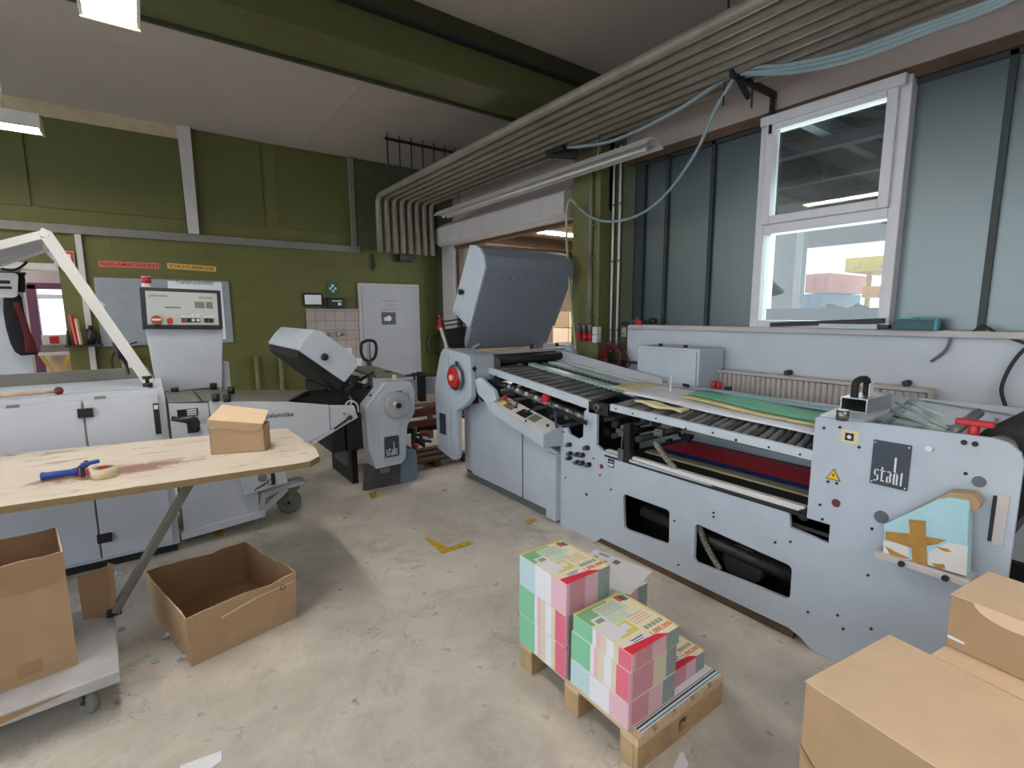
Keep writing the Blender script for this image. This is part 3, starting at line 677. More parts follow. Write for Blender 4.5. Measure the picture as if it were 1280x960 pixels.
m = M(); m.box(x0, x1, BY-.03, BY, z0, z1, 'black'); m.build('frame', s); m = M(); m.box(x0+.02, x1-.02, BY-.034, BY-.03, z0+.03, z1-.03, 'paper'); m.build('sheet', s)
# tiled splash back, tap, basin
x0, x1, z0, z1 = P(382, 386, Y=BY).x, P(448, 386, Y=BY).x, .6, P(400, 386, Y=BY).z
m = M(); m.box(x0, x1, BY-.02, BY, z0, z1, 'tile'); struct(m.build('trim_10'))
c = P(420, 418, Y=BY-.06); s = thing('wall_tap', tuple(c), 'chrome wall mixer tap on the pale tiles', 'tap')
m = M(); m.cyl((c.x-.11, c.y, c.z), (c.x+.11, c.y, c.z), .022, 'alu'); m.cyl((c.x, c.y, c.z), (c.x, c.y-.16, c.z-.04), .012, 'alu'); m.build('body', s)
for dx in (-.12, .12):
    m = M(); m.cyl((c.x+dx, c.y, c.z), (c.x+dx, c.y-.05, c.z+.02), .022, 'alu'); m.build('handle', s)
c = P(430, 436, Y=BY-.2); s = thing('wash_basin', (c.x, BY-.2, .8), 'white wash basin on the tiled wall behind the small folding unit', 'basin')
m = M(); m.prism(rounded([(c.x-.22, BY-.4), (c.x+.22, BY-.4), (c.x+.22, BY-.02), (c.x-.22, BY-.02)], .08), 'Z', .88, 1.08, 'whitep'); m.build('bowl', s, bev=.02)
m = M(); m.box(c.x-.17, c.x+.17, BY-.06, BY-.02, 1.08, 1.22, 'whitep'); m.build('back_rim', s, bev=.01)
# REKLAMATIONEN and yellow strip
def strip(px0, py0, px1, py1, mt, word, name, label, tm):
    a = P(px0, py0, Y=BY-.004); b = P(px1, py1, Y=BY-.004)
    s = thing(name, ((a.x+b.x)/2, BY, (a.z+b.z)/2), label, 'sign'); hh = .035
    m = M(); m.hexa([Vector((a.x, BY-.004, a.z-hh)), Vector((b.x, BY-.004, b.z-hh)), Vector((b.x, BY, b.z-hh)), Vector((a.x, BY, a.z-hh)), Vector((a.x, BY-.004, a.z+hh)), Vector((b.x, BY-.004, b.z+hh)), Vector((b.x, BY, b.z+hh)), Vector((a.x, BY, a.z+hh))], mt); m.build('strip', s)
    d = (b-a); text('lettering', word, d.length*.93, (a+b)/2+Vector((0, -.002, 0)), d, (0, 0, 1), tm, s, height=.042, bold=.012)
strip(123, 329.5, 199, 332.5, 'signred', 'REKLAMATIONEN', 'wall_sign', 'long salmon red strip with dark capital letters on the green wall', 'dkred')
strip(209, 332, 270, 336.5, 'signyel', 'SCHICHTUEBERGABE', 'wall_sign', 'yellow strip with small dark letters on the green wall above the control screen', 'dkred')
# pin board and papers
a, b = P(120, 346, Y=BY), P(288, 427, Y=BY); s = thing('notice_board', ((a.x+b.x)/2, BY, b.z), 'large grey board with a white sheet behind the control screen', 'board')
zz1, zz0 = P(200, 349, Y=BY).z, P(200, 431, Y=BY).z
m = M(); m.box(P(121, 380, Y=BY).x, P(288, 380, Y=BY).x, BY-.03, BY, zz0, zz1, mat('grey_felt', '#8e979f', .7, var=.08)); m.build('board', s, bev=.008)
m = M(); m.box(P(210, 360, Y=BY).x, P(277, 360, Y=BY).x, BY-.036, BY-.03, zz0+.05, zz1-.02, 'paper'); m.build('sheet', s)
d = P(243, 353, Y=BY-.04); text('lettering', 'Tiefdrucktafel', .42, (d.x, BY-.036, d.z), YR, XU, 'navy', s, height=.05)
# white vertical strip & fire sign & extinguisher
m = M(); m.box(P(94, 300, Y=BY).x, P(94, 300, Y=BY).x+.06, BY-.05, BY, .9, 2.7, 'trim'); tag(m.build('cable_duct', bev=.004), 'narrow white cable duct running down the green wall beside the extinguisher sign', 'duct')
x0, x1, z0, z1 = onwall(66, 313, 94, 331, BY-.06); s = thing('fire_sign', ((x0+x1)/2, BY-.06, z0), 'red fire sign with white symbol above the opening to the next room', 'sign')
m = M(); m.box(x0, x1, BY-.07, BY-.055, z0, z1, 'whitep'); m.box(x0+.006, x1-.006, BY-.074, BY-.07, z0+.006, z1-.006, 'red'); m.build('panel', s)
m = M(); w_ = x1-x0; m.box(x0+w_*.3, x0+w_*.42, BY-.078, BY-.074, z0+.05, z1-.05, 'whitep'); m.box(x0+w_*.62, x0+w_*.84, BY-.078, BY-.074, z0+.05, z0+.12, 'whitep'); m.build('symbol', s)
# shelf with hand brush on the wall
c = P(106, 432, Y=BY-.1); s = thing('wall_shelf', (c.x, BY-.1, c.z), 'small dark triangular wall shelf on the green wall right of the opening', 'shelf')
m = M(); m.box(c.x-.17, c.x+.17, BY-.2, BY, c.z-.01, c.z+.012, 'steel_dk'); m.build('board', s); m = M(); m.prism([(BY, c.z), (BY-.16, c.z), (BY, c.z+.18)], 'X', c.x-.16, c.x-.14, 'steel_dk'); m.prism([(BY, c.z), (BY-.16, c.z), (BY, c.z+.18)], 'X', c.x+.1, c.x+.12, 'steel_dk'); m.build('bracket', s)
m = M(); m.bar((c.x-.06, BY-.1, c.z+.012), (c.x-.09, BY-.08, c.z+.36), .05, .03, 'red'); m.bar((c.x-.03, BY-.12, c.z+.012), (c.x-.05, BY-.1, c.z+.32), .03, .03, 'wood'); tag(m.build('hand_brush', bev=.006), 'red and wooden hand brush standing on the small wall shelf', 'brush')
m = M(); m.cyl((c.x+.07, BY-.1, c.z+.012), (c.x+.07, BY-.1, c.z+.2), .045, 'black'); m.cyl((c.x+.07, BY-.1, c.z+.2), (c.x+.07, BY-.1, c.z+.24), .02, 'black'); tag(m.build('spray_bottle'), 'dark bottle standing on the small wall shelf beside the brush', 'bottle')
c = P(162, 455, Y=BY-.15); s = thing('fire_extinguisher', (c.x, BY-.15, .9), 'red fire extinguisher with a black hose behind the white slanting guard', 'fire extinguisher')
m = M(); m.lathe([(.0, 0), (.075, .02), (.08, .05), (.08, .42), (.06, .48), (.03, .5), (.0, .5)], (c.x, BY-.15, .84), (0, 0, 1), 'red'); m.build('cylinder', s)
m = M(); m.cyl((c.x, BY-.15, 1.3), (c.x, BY-.15, 1.36), .03, 'black'); m.bar((c.x-.04, BY-.15, 1.37), (c.x+.1, BY-.17, 1.42), .03, .02, 'black'); m.build('valve', s)
m = M(); m.tube([(c.x-.02, BY-.15, 1.34), (c.x-.12, BY-.16, 1.32), (c.x-.17, BY-.17, 1.2), (c.x-.15, BY-.18, 1.0)], .012, 'rubber', sub=6); m.build('hose', s)
m = M(); m.box(c.x-.04, c.x+.04, BY-.235, BY-.228, 1.1, 1.16, 'whitep'); m.box(c.x-.01, c.x+.01, BY-.237, BY-.23, 1.05, 1.22, 'whitep'); m.build('label', s)
# two pairs of grey pipes low on green wall
for px, lb in ((322, 'slim vertical pipe on the green wall, the left one of two above the machine bed'), (352, 'slim vertical pipe on the green wall, the right one nearer the tiles')):
    c = P(px, 470, Y=BY-.04); m = M(); m.cyl((c.x, BY-.04, .2), (c.x, BY-.04, P(px, 445, Y=BY).z), .03, 'col'); tag(m.build('wall_pipe'), lb, 'pipe', 'two slim wall pipes')
# dark box below pipe ends, cable
c = P(508, 323, Y=BY-.1); m = M(); m.box(c.x-.14, c.x+.12, BY-.16, BY, c.z-.05, c.z+.06, 'black'); m.bar((c.x-.1, BY-.17, c.z-.06), (c.x+.14, BY-.17, c.z+.01), .03, .03, 'steel_dk'); tag(m.build('valve_box', bev=.006), 'small black box under the bent pipe ends', 'box')
m = M(); m.tube([P(x, y, Y=BY-.03) for x, y in ((465, 318), (464, 328), (466, 338), (468, 330), (466, 318))], .01, 'black', sub=4, n=6); tag(m.build('cable_loop'), 'short dark cable loop hanging on the green wall above the grey door', 'cable')
m = M(); pts = [P(x, y, Y=BY-.04) for x, y in ((549, 420), (540, 419), (536, 425), (536, 436), (541, 441), (549, 440))]; m.tube(pts, .022, 'col_dk', sub=4); tag(m.build('pipe_bend'), 'green painted pipe loop on the wall right of the grey door', 'pipe')
# coat, cap, bag
c0 = P(24, 400, Y=8.5)
def blob(name, rows, Y, m_, parent, n=20, dy=.6):
    """rows: (cx, z, rx) ; cloth-like hanging body"""
    bm = M(); mi = bm._mi(m_); rs = []
    for j, (cx, z, rx) in enumerate(rows):
        rs.append([bm.bm.verts.new((cx+rx*math.cos(2*math.pi*k/n)*(1+.06*math.sin(5*k+j)), Y-rx*dy*math.sin(2*math.pi*k/n)*(1+.18*math.sin(3*k+.7*j)), z+.01*math.sin(4*k))) for k in range(n)])
    for i in range(len(rs)-1):
        for k in range(n):
            f = bm.bm.faces.new([rs[i][k], rs[i][(k+1) % n], rs[i+1][(k+1) % n], rs[i+1][k]]); f.smooth = True; f.material_index = mi
    for q in (rs[0][::-1], rs[-1]): bm.bm.faces.new(q).material_index = mi
    return bm.build(name, parent)
s = thing('work_jacket', (c0.x, 8.5, 1.2), 'black and dark red work jacket hanging on the white partition at the left', 'jacket')
def rows(px): return [(P((a+b)/2, y, Y=8.45).x, P((a+b)/2, y, Y=8.45).z, abs(P(b, y, Y=8.45).x-P(a, y, Y=8.45).x)/2) for y, a, b in px]
blob('body', rows([(363, 11, 20), (372, 5, 27), (390, 5, 30), (410, 8, 36), (430, 13, 44), (438, 18, 48), (443, 26, 48)]), 8.44, 'coat_blk', s)
blob('sleeve', rows([(378, 18, 25), (395, 25, 33), (415, 31, 40), (430, 33, 47), (440, 34, 48)]), 8.34, 'coat_red', s, dy=.35)
s = thing('cap', tuple(P(28, 352, Y=8.45)), 'black peaked cap hung above the jacket at the left edge', 'cap')
blob('crown', rows([(343, 22, 31), (350, 20, 32), (358, 20, 32), (365, 23, 32)]), 8.42, 'coat_blk', s)
c = P(8, 355, Y=8.4); m = M(); m.prism(rounded([(c.x-.12, c.z-.16), (c.x+.08, c.z-.16), (c.x+.12, c.z+.13), (c.x-.15, c.z+.13)], .05), 'Y', 8.36, 8.44, 'curtain')
m.box(c.x-.09, c.x+.04, 8.355, 8.36, c.z, c.z+.04, 'ink'); m.box(c.x-.06, c.x+.05, 8.355, 8.36, c.z-.06, c.z-.03, 'ink'); tag(m.build('cloth_bag', bev=.01), 'white bag with dark print hanging above the jacket at the left edge', 'bag')
m = M(); m.box(-4, P(33, 345, Y=8.6).x, 8.52, 8.6, P(20, 343, Y=8.5).z, P(20, 343, Y=8.5).z+.03, 'black'); tag(m.build('coat_rail'), 'dark rail the cap and bag hang from on the white partition', 'rail')
# clutter below the bright doorway
zf = P(60, 443, Y=9.6).z
w0, w1 = P(52, 440, Y=9.6).x, P(95, 440, Y=9.6).x
s = thing('storage_table', ((w0+w1)/2, 9.6, 0), 'pale table with yellow crossed legs under the bright doorway', 'table')
m = M(); m.box(w0, w1, 9.3, 9.9, zf, zf+.04, 'whitep'); m.build('top', s)
for a, b in ((w0+.03, w1-.05), (w1-.05, w0+.03)):
    m = M(); m.bar((a, 9.32, .5), (b, 9.32, zf), .05, .04, 'signyel'); m.build('leg', s)
m = M(); m.box(w0, w1, 9.85, 9.9, .3, zf, 'kraft_lt'); m.build('back_panel', s)
m = M(); m.box(w0+.02, w1-.04, 9.4, 9.7, zf+.04, zf+.14, 'duct'); tag(m.build('grey_case', bev=.01), 'grey case lying on the pale table under the bright doorway', 'case')
m = M(); m.box(w0+.04, w0+.35, 9.42, 9.65, zf+.14, zf+.28, 'whitep'); m.box(w0+.12, w0+.22, 9.41, 9.42, zf+.16, zf+.26, 'red'); tag(m.build('box_package', bev=.01), 'white package with a red mark stacked on the grey case', 'box')
# ---- next hall: stacks of cartons
k = 0
for ix in range(3):
    for iy in range(3):
        for iz in range(5):
            x = 7.4+ix*.42; y = 7.0+iy*.52; z = iz*.36
            m = M(); m.box(x, x+.4, y, y+.5, z, z+.34, 'kraft_lt' if (ix+iy+iz) % 3 else 'kraft'); m.box(x-.001, x+.4, y+.22, y+.28, z+.34, z+.341, 'tape')
            o = m.build('carton', bev=.004)
            if ix == 0 or iy == 0:
                tag(o, 'carton in the stack beyond the roller door, %s layer, %s' % (['floor', 'second', 'third', 'fourth', 'top'][iz], 'door side, %s' % ['near end', 'middle', 'far end'][iy] if ix == 0 else 'near side, %s row back' % ['first', 'second', 'third'][ix]), 'carton', 'cartons stacked beyond the roller door')
            else:
                tag(o, 'light brown carton inside the pallet stack beyond the roller door', 'carton', 'inner cartons beyond the roller door')
m = M(); m.box(5.6, 6.6, 6.2, 7.0, 0, 1.15, 'darkwood'); m.box(5.55, 6.65, 6.15, 7.05, 1.15, 1.2, 'steel_dk'); tag(m.build('work_bench'), 'dark wooden bench beyond the roller door in front of the cartons', 'bench')
for y, z in ((6.1, 3.56), (9.0, 3.56), (12.4, 3.56)):
    m = M(); m.box(5.2, 10, y, y+.12, z, z+.05, 'tube'); m.box(5.2, 10, y-.02, y+.14, z+.05, z+.09, 'housing'); tag(m.build('ceiling_light'), 'lit strip light on the brown ceiling beyond the roller door, %s' % {6.1: 'nearest to the door', 9.0: 'the middle row', 12.4: 'the farthest row'}[y], 'lamp', 'strip lights in the next hall')
# ---- yard: containers
def container(x, y0, y1, z0, z1, mt, label):
    m = M(); m.box(x, x+2.4, y0, y1, z0, z1, mt); y = y0+.1
    while y < y1-.1: m.box(x-.04, x, y, y+.1, z0+.1, z1-.1, mt); y += .25
    if z0 > .3 and not label.startswith('pink'):
        for yq in (y0+.1, y1-.2): m.box(x+1.1, x+1.2, yq, yq+.1, 0, z0, mt)
    tag(m.build('shipping_container'), label, 'container')
G['cont_p'] = mat('pink_container', '#d98a7c', .6); G['cont_y'] = mat('yellow_container', '#e8c53a', .6); G['cont_o'] = mat('orange_container', '#e5a43a', .6); G['cont_b'] = mat('blue_container', '#5f86a8', .6)
def yat(px, x, py=360): return P(px, py, X=x).y
cxx = 14
container(cxx, yat(1036, cxx), yat(1006, cxx), P(1020, 366, X=cxx).z, P(1020, 342, X=cxx).z, 'cont_p', 'pink container outside, seen at the left of the lower window pane')
container(cxx, yat(1030, cxx), yat(1000, cxx), 0, P(1020, 367, X=cxx).z, 'cont_b', 'blue container outside under the pink one')
container(cxx, yat(1108, cxx), yat(1054, cxx), P(1080, 339, X=cxx).z, P(1080, 321, X=cxx).z, 'cont_y', 'yellow high panel outside in the upper right of the lower window pane')
container(cxx, yat(1108, cxx), yat(1078, cxx), P(1080, 372, X=cxx).z, P(1080, 358, X=cxx).z, 'cont_o', 'orange panel outside at the right of the lower window pane')
gx = 8.2
m = M(); m.box(gx, gx+.2, yat(998, gx), 4.1, 0, 3.4, mat('grey_gate_panel', '#8e9493', .6)); m.box(gx-.02, gx, yat(1000, gx), yat(992, gx), 0, 3.2, 'frame'); struct(m.build('wall_yard'))
m = M(); m.box(12.1, 12.3, -12, 5.5, 3.17, 3.62, mat('grey_fascia', '#7f7f80', .6)); struct(m.build('trim_11'))
def bush(x, y, r, z, label, mt):
    m = M(); bmesh.ops.create_icosphere(m.bm, subdivisions=3, radius=r, matrix=Matrix.Translation((x, y, z)))
    for v in m.bm.verts: v.co += Vector((random.uniform(-1, 1), random.uniform(-1, 1), random.uniform(-1, 1)))*r*.13
    m._mi(mt); m.cyl((x, y, 0), (x, y, z), .05, 'darkwood'); tag(m.build('shrub'), label, 'shrub')
G['leaf'] = mat('dark_leaf', '#46512f', .8, var=.3, scale=8)
bx = 9.5; 
for px, lb in ((1040, 'round dark shrub outside, left of two in the lower pane'), (1058, 'round dark shrub outside, right of two in the lower pane')):
    c = P(px, 378, X=bx); bush(bx+(px-1040)*.03, c.y, .22, c.z-.25, lb, 'leaf')
m = M(); m.box(7.0, 7.1, yat(1105, 7.0), yat(955, 7.0), 0, P(1040, 385, X=7.0).z, 'grey_dk'); tag(m.build('low_wall'), 'low dark wall outside along the bottom of the lower window pane', 'wall')
# ================================================================== LARGE FOLDING MACHINE
F = 2.66; FB = 3.66
# ---------------- long frame (feeder) ---------------------------------------
A = thing('folding_machine_feeder', (3.15, 1.5, 0), 'long blue grey machine frame with dark square plaque, roller table and cut out windows', 'machine')
PT = lambda px, py, X=F: (P(px, py, X=X).y, P(px, py, X=X).z)
outer = [PT(700, 655), PT(700, 531), (2.90, .86), (2.84, .80), (2.76, .80), (2.70, .845), PT(742, 520), PT(742, 510), PT(755, 510), PT(755, 530), (2.52, .77), (1.10, .70), (1.04, .70), (.975, .60), (1.03, .705), PT(1008, 640), PT(1020, 521), PT(1085, 527), PT(1240, 546)]
outer = [(2.966, .0), (2.966, .845), (2.90, .845), (2.86, .79), (2.76, .77), (2.71, .80), (2.70, 1.0), (2.665, 1.03), (2.60, 1.03), (2.565, 1.0), (2.565, .765), (2.50, .735),
         (1.16, .70), (1.15, .62), (.965, .60), (.965, .70), (1.075, .70), (1.072, 1.225), (1.06, 1.232), (.42, 1.252), (.375, 1.24), (.342, 1.21), (.33, 1.17), (.325, .0), (1.00, .0), (1.06, .04), (1.12, .06), (2.50, .05), (2.55, .0)]
hol = lambda pts, r=.03: rounded([PT(*q) for q in pts], r)
h1 = hol([(779, 617), (837, 638), (836, 681), (780, 661)]); h2 = hol([(869, 654), (990, 708), (987, 750), (867, 702)])
slot = rounded([PT(1243, 628), PT(1248, 628), PT(1243, 674), PT(1239, 674)], .004, 2)
def circ(px, py, r, n=16): y, z = PT(px, py); return [(y+r*math.cos(2*math.pi*k/n), z+r*math.sin(2*math.pi*k/n)) for k in range(n)]
side = plate('side_panel', outer, [h1, h2, circ(1045, 629, .022), circ(1224, 602, .026), circ(779, 0+0, .01)] if False else [h1, h2, circ(1045, 629, .02)], 'X', F+.012, .024, 'grey', A, bev=.004)
# far side panel
outer2 = [(2.966, .0), (2.966, 1.0), (1.30, 1.02), (1.16, 1.22), (1.12, 1.238), (.3, 1.25), (.2, 1.2), (.2, 0)]
plate('side_panel', outer2, [], 'X', FB+.0, .024, 'grey_lt', A, bev=.004)
# feet + lower frame, dark belly
m = M(); m.box(F+.03, FB-.03, .3, 2.9, .02, .1, 'steel_dk'); m.box(F+.015, F+.05, 1.1, 2.55, -.0, .07, 'darkwood'); m.build('base_frame', A)
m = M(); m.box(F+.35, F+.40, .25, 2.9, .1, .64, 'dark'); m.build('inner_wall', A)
m = M(); m.cyl((F+.12, 1.15, .30), (F+.12, 2.2, .34), .045, 'steel_dk'); m.cyl((F+.2, .9, .42), (F+.2, 1.72, .28), .06, 'grey_dk'); m.cyl((F+.1, 1.45, .25), (F+.3, 1.45, .25), .12, 'rubber'); m.build('drive_shaft', A)
def hosepipe(pts, r, name='corrugated_hose'):
    m = M(); pp = spline([Vector(p) for p in pts], 14); mi = m._mi('duct'); n = 10; prev = None; u = Vector((1, 0, 0)); rings = []
    for i, p in enumerate(pp):
        d = (pp[min(i+1, len(pp)-1)]-pp[max(0, i-1)]).normalized(); u = (u-d*u.dot(d)).normalized(); w = d.cross(u); q = r*(1 if i % 2 else .8)
        rings.append([m.bm.verts.new(p+(u*math.cos(2*math.pi*k/n)+w*math.sin(2*math.pi*k/n))*q) for k in range(n)])
    for i in range(len(rings)-1):
        for k in range(n): m.bm.faces.new([rings[i][k], rings[i][(k+1) % n], rings[i+1][(k+1) % n], rings[i+1][k]]).material_index = mi
    return m.build(name, A)
a = P(819, 553, X=F+.10); b = P(833, 573, X=F+.06); c = P(858, 603, X=F+.05)
hosepipe([a, b, c, (F+.06, c.y-.03, c.z-.05)], .022)
a = P(874, 656, X=F+.05); b = P(882, 680, X=F+.05); c = P(900, 712, X=F+.05); hosepipe([a, b, c], .02)
# lower table with belts
zb = .69
m = M(); m.box(F+.03, 3.0, .95, 2.5, zb-.05, zb, 'rubber'); m.build('belt', A)
m = M(); m.box(3.0, FB-.02, .95, 2.5, zb-.05, zb-.01, 'steel_dk'); m.build('lower_table', A)
x = 3.02
for wd, mt, cnt in ((.09, 'belt_cream', 1), (.012, 'rubber', 1), (.075, 'belt_blue', 1)):
    m = M(); m.box(x, x+wd, .96, 2.4, zb-.01, zb+.003, mt); m.build('belt', A); x += wd+.006
for k in range(7):
    m = M(); m.box(x, x+.046, .96, 2.4, zb-.01, zb+.003, 'belt_red'); m.build('belt', A); x += .05
# white bar behind the lower edge
m = M(); m.box(F+.03, F+.075, 1.10, 2.50, .70, .742, 'whitep'); m.build('guide_bar', A, bev=.006)
m = M(); m.box(F-.003, F+.03, 1.08, 2.48, .698, .712, 'rubber'); m.build('rubber_edge', A)
m = M(); m.box(F+.03, F+.2, .97, 1.16, .62, .70, 'steel_dk'); m.cyl((F+.02, 1.1, .70), (F+.25, 1.1, .70), .03, 'black'); m.build('belt_tensioner', A)
# small roller unit above lower table
m = M(); m.box(F+.75, FB-.1, 1.0, 2.35, .86, .90, 'steel_dk'); m.box(F+.3, F+.35, 1.0, 2.4, .92, .95, 'duct'); m.build('upper_table', A)
# cross bars in the opening
for y, z, r in ((2.42, .86, .02), (2.34, .94, .015), (2.2, .88, .022), (2.5, .97, .018), (2.05, .95, .015)):
    m = M(); m.cyl((F+.02, y, z), (FB-.02, y-.02, z), r, 'steel_dk' if r > .017 else 'steel'); m.build('cross_shaft', A)
random.seed(3)
for k in range(26):
    m = M()
    y = random.uniform(2.0, 2.62); z = random.uniform(.80, 1.0); x = random.uniform(F+.04, F+.55)
    if k % 3 == 0: m.bar((x, y, z), (x+random.uniform(-.05, .2), y+random.uniform(-.12, .12), z+random.uniform(-.04, .04)), .018, .022, 'steel_dk')
    elif k % 3 == 1: m.cyl((x, y, z), (x+.05, y, z), random.uniform(.015, .035), 'black')
    else: m.box(x, x+.04, y, y+.06, z, z+.05, 'steel' if k % 2 else 'black')
    m.build(('lever', 'cam', 'bracket')[k % 3], A)
m = M(); yy = P(786, 570, X=F+.03).y; m.box(F-.005, F+.05, yy-.03, yy+.02, .70, .98, 'black'); m.box(F-.01, F+.0, yy+.02, yy+.07, .70, .79, 'steel'); m.bar((F, yy+.045, .79), (F, yy+.03, .92), .01, .01, 'steel'); m.build('clamp', A, bev=.003)
# roller table: front segment near the camera
zr = 1.055
def rail(y0, z0, y1, z1, X, h, w, mt, name='table_rail'):
    m = M(); m.hexa([Vector(p) for p in ((X, y0, z0-h), (X+w, y0, z0-h), (X+w, y1, z1-h), (X, y1, z1-h), (X, y0, z0), (X+w, y0, z0), (X+w, y1, z1), (X, y1, z1))], mt); return m.build(name, A, bev=.003)
rail(1.07, 1.053, 2.44, 1.098, F, .05, .03, 'grey_lt'); rail(1.07, 1.06, 2.44, 1.10, FB-.04, .06, .03, 'grey_lt')
N_ = 27
for k in range(N_):
    y = 1.11+(2.42-1.11)*k/(N_-1); z = 1.035+.045*(y-1.07)/1.37
    m = M(); m.cyl((F+.03, y, z), (FB-.04, y+.22, z), .017, 'roll' if k % 3 else 'roll_dk', n=10); m.build('roller', A)
# bolts along the rail and on the panel
for px, py in ((770, 511), (791, 517), (820, 523), (857, 536), (891, 541), (920, 550), (961, 559), (1000, 568)):
    c = P(px, py, X=F-.001); m = M(); m.cyl((F+.001, c.y, c.z), (F-.004, c.y, c.z), .008 if px in (857, 920) else .006, 'ink', n=10); m.build('bolt', A)
bolts = [(1025, 631), (1028, 649), (1090, 661), (705, 540), (1030, 535), (1050, 534), (1074, 559), (1205, 553), (1219, 555), (1207, 592), (742, 573), (750, 594), (764, 612), (733, 618), (892, 641), (892, 646), (969, 678), (988, 677), (1047, 769), (1010, 765), (1085, 719), (843, 651), (848, 706), (1035, 602), (1046, 604), (707, 597), (723, 580), (1054, 786), (1089, 786), (715, 572)]
for px, py in bolts:
    c = P(px, py, X=F-.001); m = M(); m.cyl((F+.002, c.y, c.z), (F-.004, c.y, c.z), .011 if px in (733, 1205, 1219) else .007, 'ink', n=10); m.build('bolt', A)
def disc(px, py, r, mt, name, d=.008):
    c = P(px, py, X=F); m = M(); m.cyl((F+.001, c.y, c.z), (F-d, c.y, c.z), r, mt, n=20); return m.build(name, A)
disc(1045, 629, .018, 'hose', 'bolt', .004); disc(1224, 602, .022, 'grey_dk', 'cap'); disc(1102, 646, .028, 'grey_dk', 'cap'); disc(1162, 560, .013, 'whitep', 'stud', .02); disc(752, 583, .018, 'dkred', 'round_label', .003)
for px, py, r in ((711, 556, .02), (712, 567, .02), (711, 573, .018), (721, 568, .02), (727, 569, .022), (733, 560, .022), (721, 578, .02), (727, 579, .022), (735, 581, .022)):
    c = P(px, py, X=F-.02); m = M(); m.cyl((F, c.y, c.z), (F-.035, c.y, c.z), r*.85, 'rubber'); m.cyl((F-.035, c.y, c.z), (F-.05, c.y, c.z), r*.7, 'steel'); m.build('adjusting_knob', A)
# plaque
def stahl(X, y, z, w, h, parent, right=XR, normal=(-1, 0, 0)):
    r = Vector(right); nrm = Vector(normal); o = Vector((X, y, z)) if isinstance(X, float) else X
    T = Matrix((( r.x, 0, -nrm.x, 0), (r.y, 0, -nrm.y, 0), (0, 1, 0, 0), (0, 0, 0, 1)))
    T = Matrix.Translation(o) @ Matrix(((r.x, 0, nrm.x, 0), (r.y, 0, nrm.y, 0), (0, 1, 0, 0), (0, 0, 0, 1)))
    m = M(); m.box(-w/2, w/2, -h/2, h/2, .001, .006, 'navy', T); pl = m.build('plaque', parent, bev=.001)
    m = M(); s = w*.80/100; t = .008    # narrow upright letters drawn in a 100 x 120 field
    def b(x0, y0, x1, y1): m.box((x0-50)*s, (x1-50)*s, -h*.42+y0*s*.85, -h*.42+y1*s*.85, .006, t, 'silver', T)
    th = 5.5
    # s
    b(0, 0, 16, th); b(0, 26, 16, 26+th); b(0, 52, 16, 52+th); b(16-th, 0, 16, 30); b(0, 26, th, 57)
    # t
    b(24, 8, 24+th, 72); b(20, 52, 38, 52+th); b(24, 3, 36, 3+th)
    # a
    b(42, 0, 42+th, 30); b(42, 26, 58, 26+th); b(42, 0, 58, th); b(58-th, 0, 58, 57); b(44, 52, 58, 52+th)
    # h with the long ascender
    b(64, 0, 64+th+1, 128); b(64, 52, 80, 52+th); b(80-th, 0, 80, 57)
    # l
    b(88, 0, 88+th, 62)
    m.build('lettering', pl)
    for ex in (-.44, .44):
        for ey in (-.45, .45):
            mm = M(); p = T @ Vector((ex*w, ey*h, .006)); q = T @ Vector((ex*w, ey*h, .009)); mm.cyl(p, q, w*.025, 'silver', n=8); mm.build('rivet', pl)
    return pl
tl, br = P(1092, 549, X=F), P(1134, 614, X=F); tr, bl = P(1141, 557, X=F), P(1088, 603, X=F)
w = abs(((tl+bl)/2-(tr+br)/2).y); h = abs(((tl+tr)/2-(bl+br)/2).z)
cc = (tl+br+tr+bl)/4
stahl(float(F), cc.y, cc.z, w, h, A)
# stickers
c = P(1062, 546, X=F); m = M(); m.box(F-.002, F, c.y-.035, c.y+.035, c.z-.03, c.z+.03, 'cream'); m.box(F-.004, F-.002, c.y-.018, c.y+.018, c.z-.018, c.z+.018, 'ink'); m.cyl((F-.004, c.y, c.z), (F-.006, c.y, c.z), .009, 'silver'); s_ = m.build('sticker', A); s_['label'] = 'cream square sticker with a black symbol'
c = P(1042, 594, X=F); m = M(); m.prism([(c.y-.033, c.z-.024), (c.y+.033, c.z-.024), (c.y, c.z+.034)], 'X', F-.002, F, 'ink'); m.prism([(c.y-.027, c.z-.02), (c.y+.027, c.z-.02), (c.y, c.z+.027)], 'X', F-.003, F-.002, 'yellow'); m.prism([(c.y-.004, c.z-.012), (c.y+.008, c.z+.002), (c.y, c.z+.002), (c.y+.004, c.z+.014), (c.y-.008, c.z), (c.y, c.z)], 'X', F-.004, F-.003, 'ink'); s_ = m.build('warning_triangle', A); s_['label'] = 'yellow triangular warning sign'
c = P(764, 579, X=F); m = M(); m.box(F-.002, F, c.y-.03, c.y+.03, c.z-.03, c.z+.03, 'ink'); m.box(F-.003, F-.002, c.y-.024, c.y+.024, c.z-.022, c.z-.004, 'silver'); m.box(F-.003, F-.002, c.y-.02, c.y+.02, c.z+.008, c.z+.013, 'silver'); m.build('type_plate', A)
# pale vertical plastic strip with slot near right edge
ya, za = PT(1243, 650); m = M(); m.box(F-.006, F, ya-.035, ya, za-.1, za+.11, 'trim'); m.box(F-.008, F, ya, ya+.012, za-.09, za+.10, 'ink'); m.build('slot_cover', A, bev=.002)
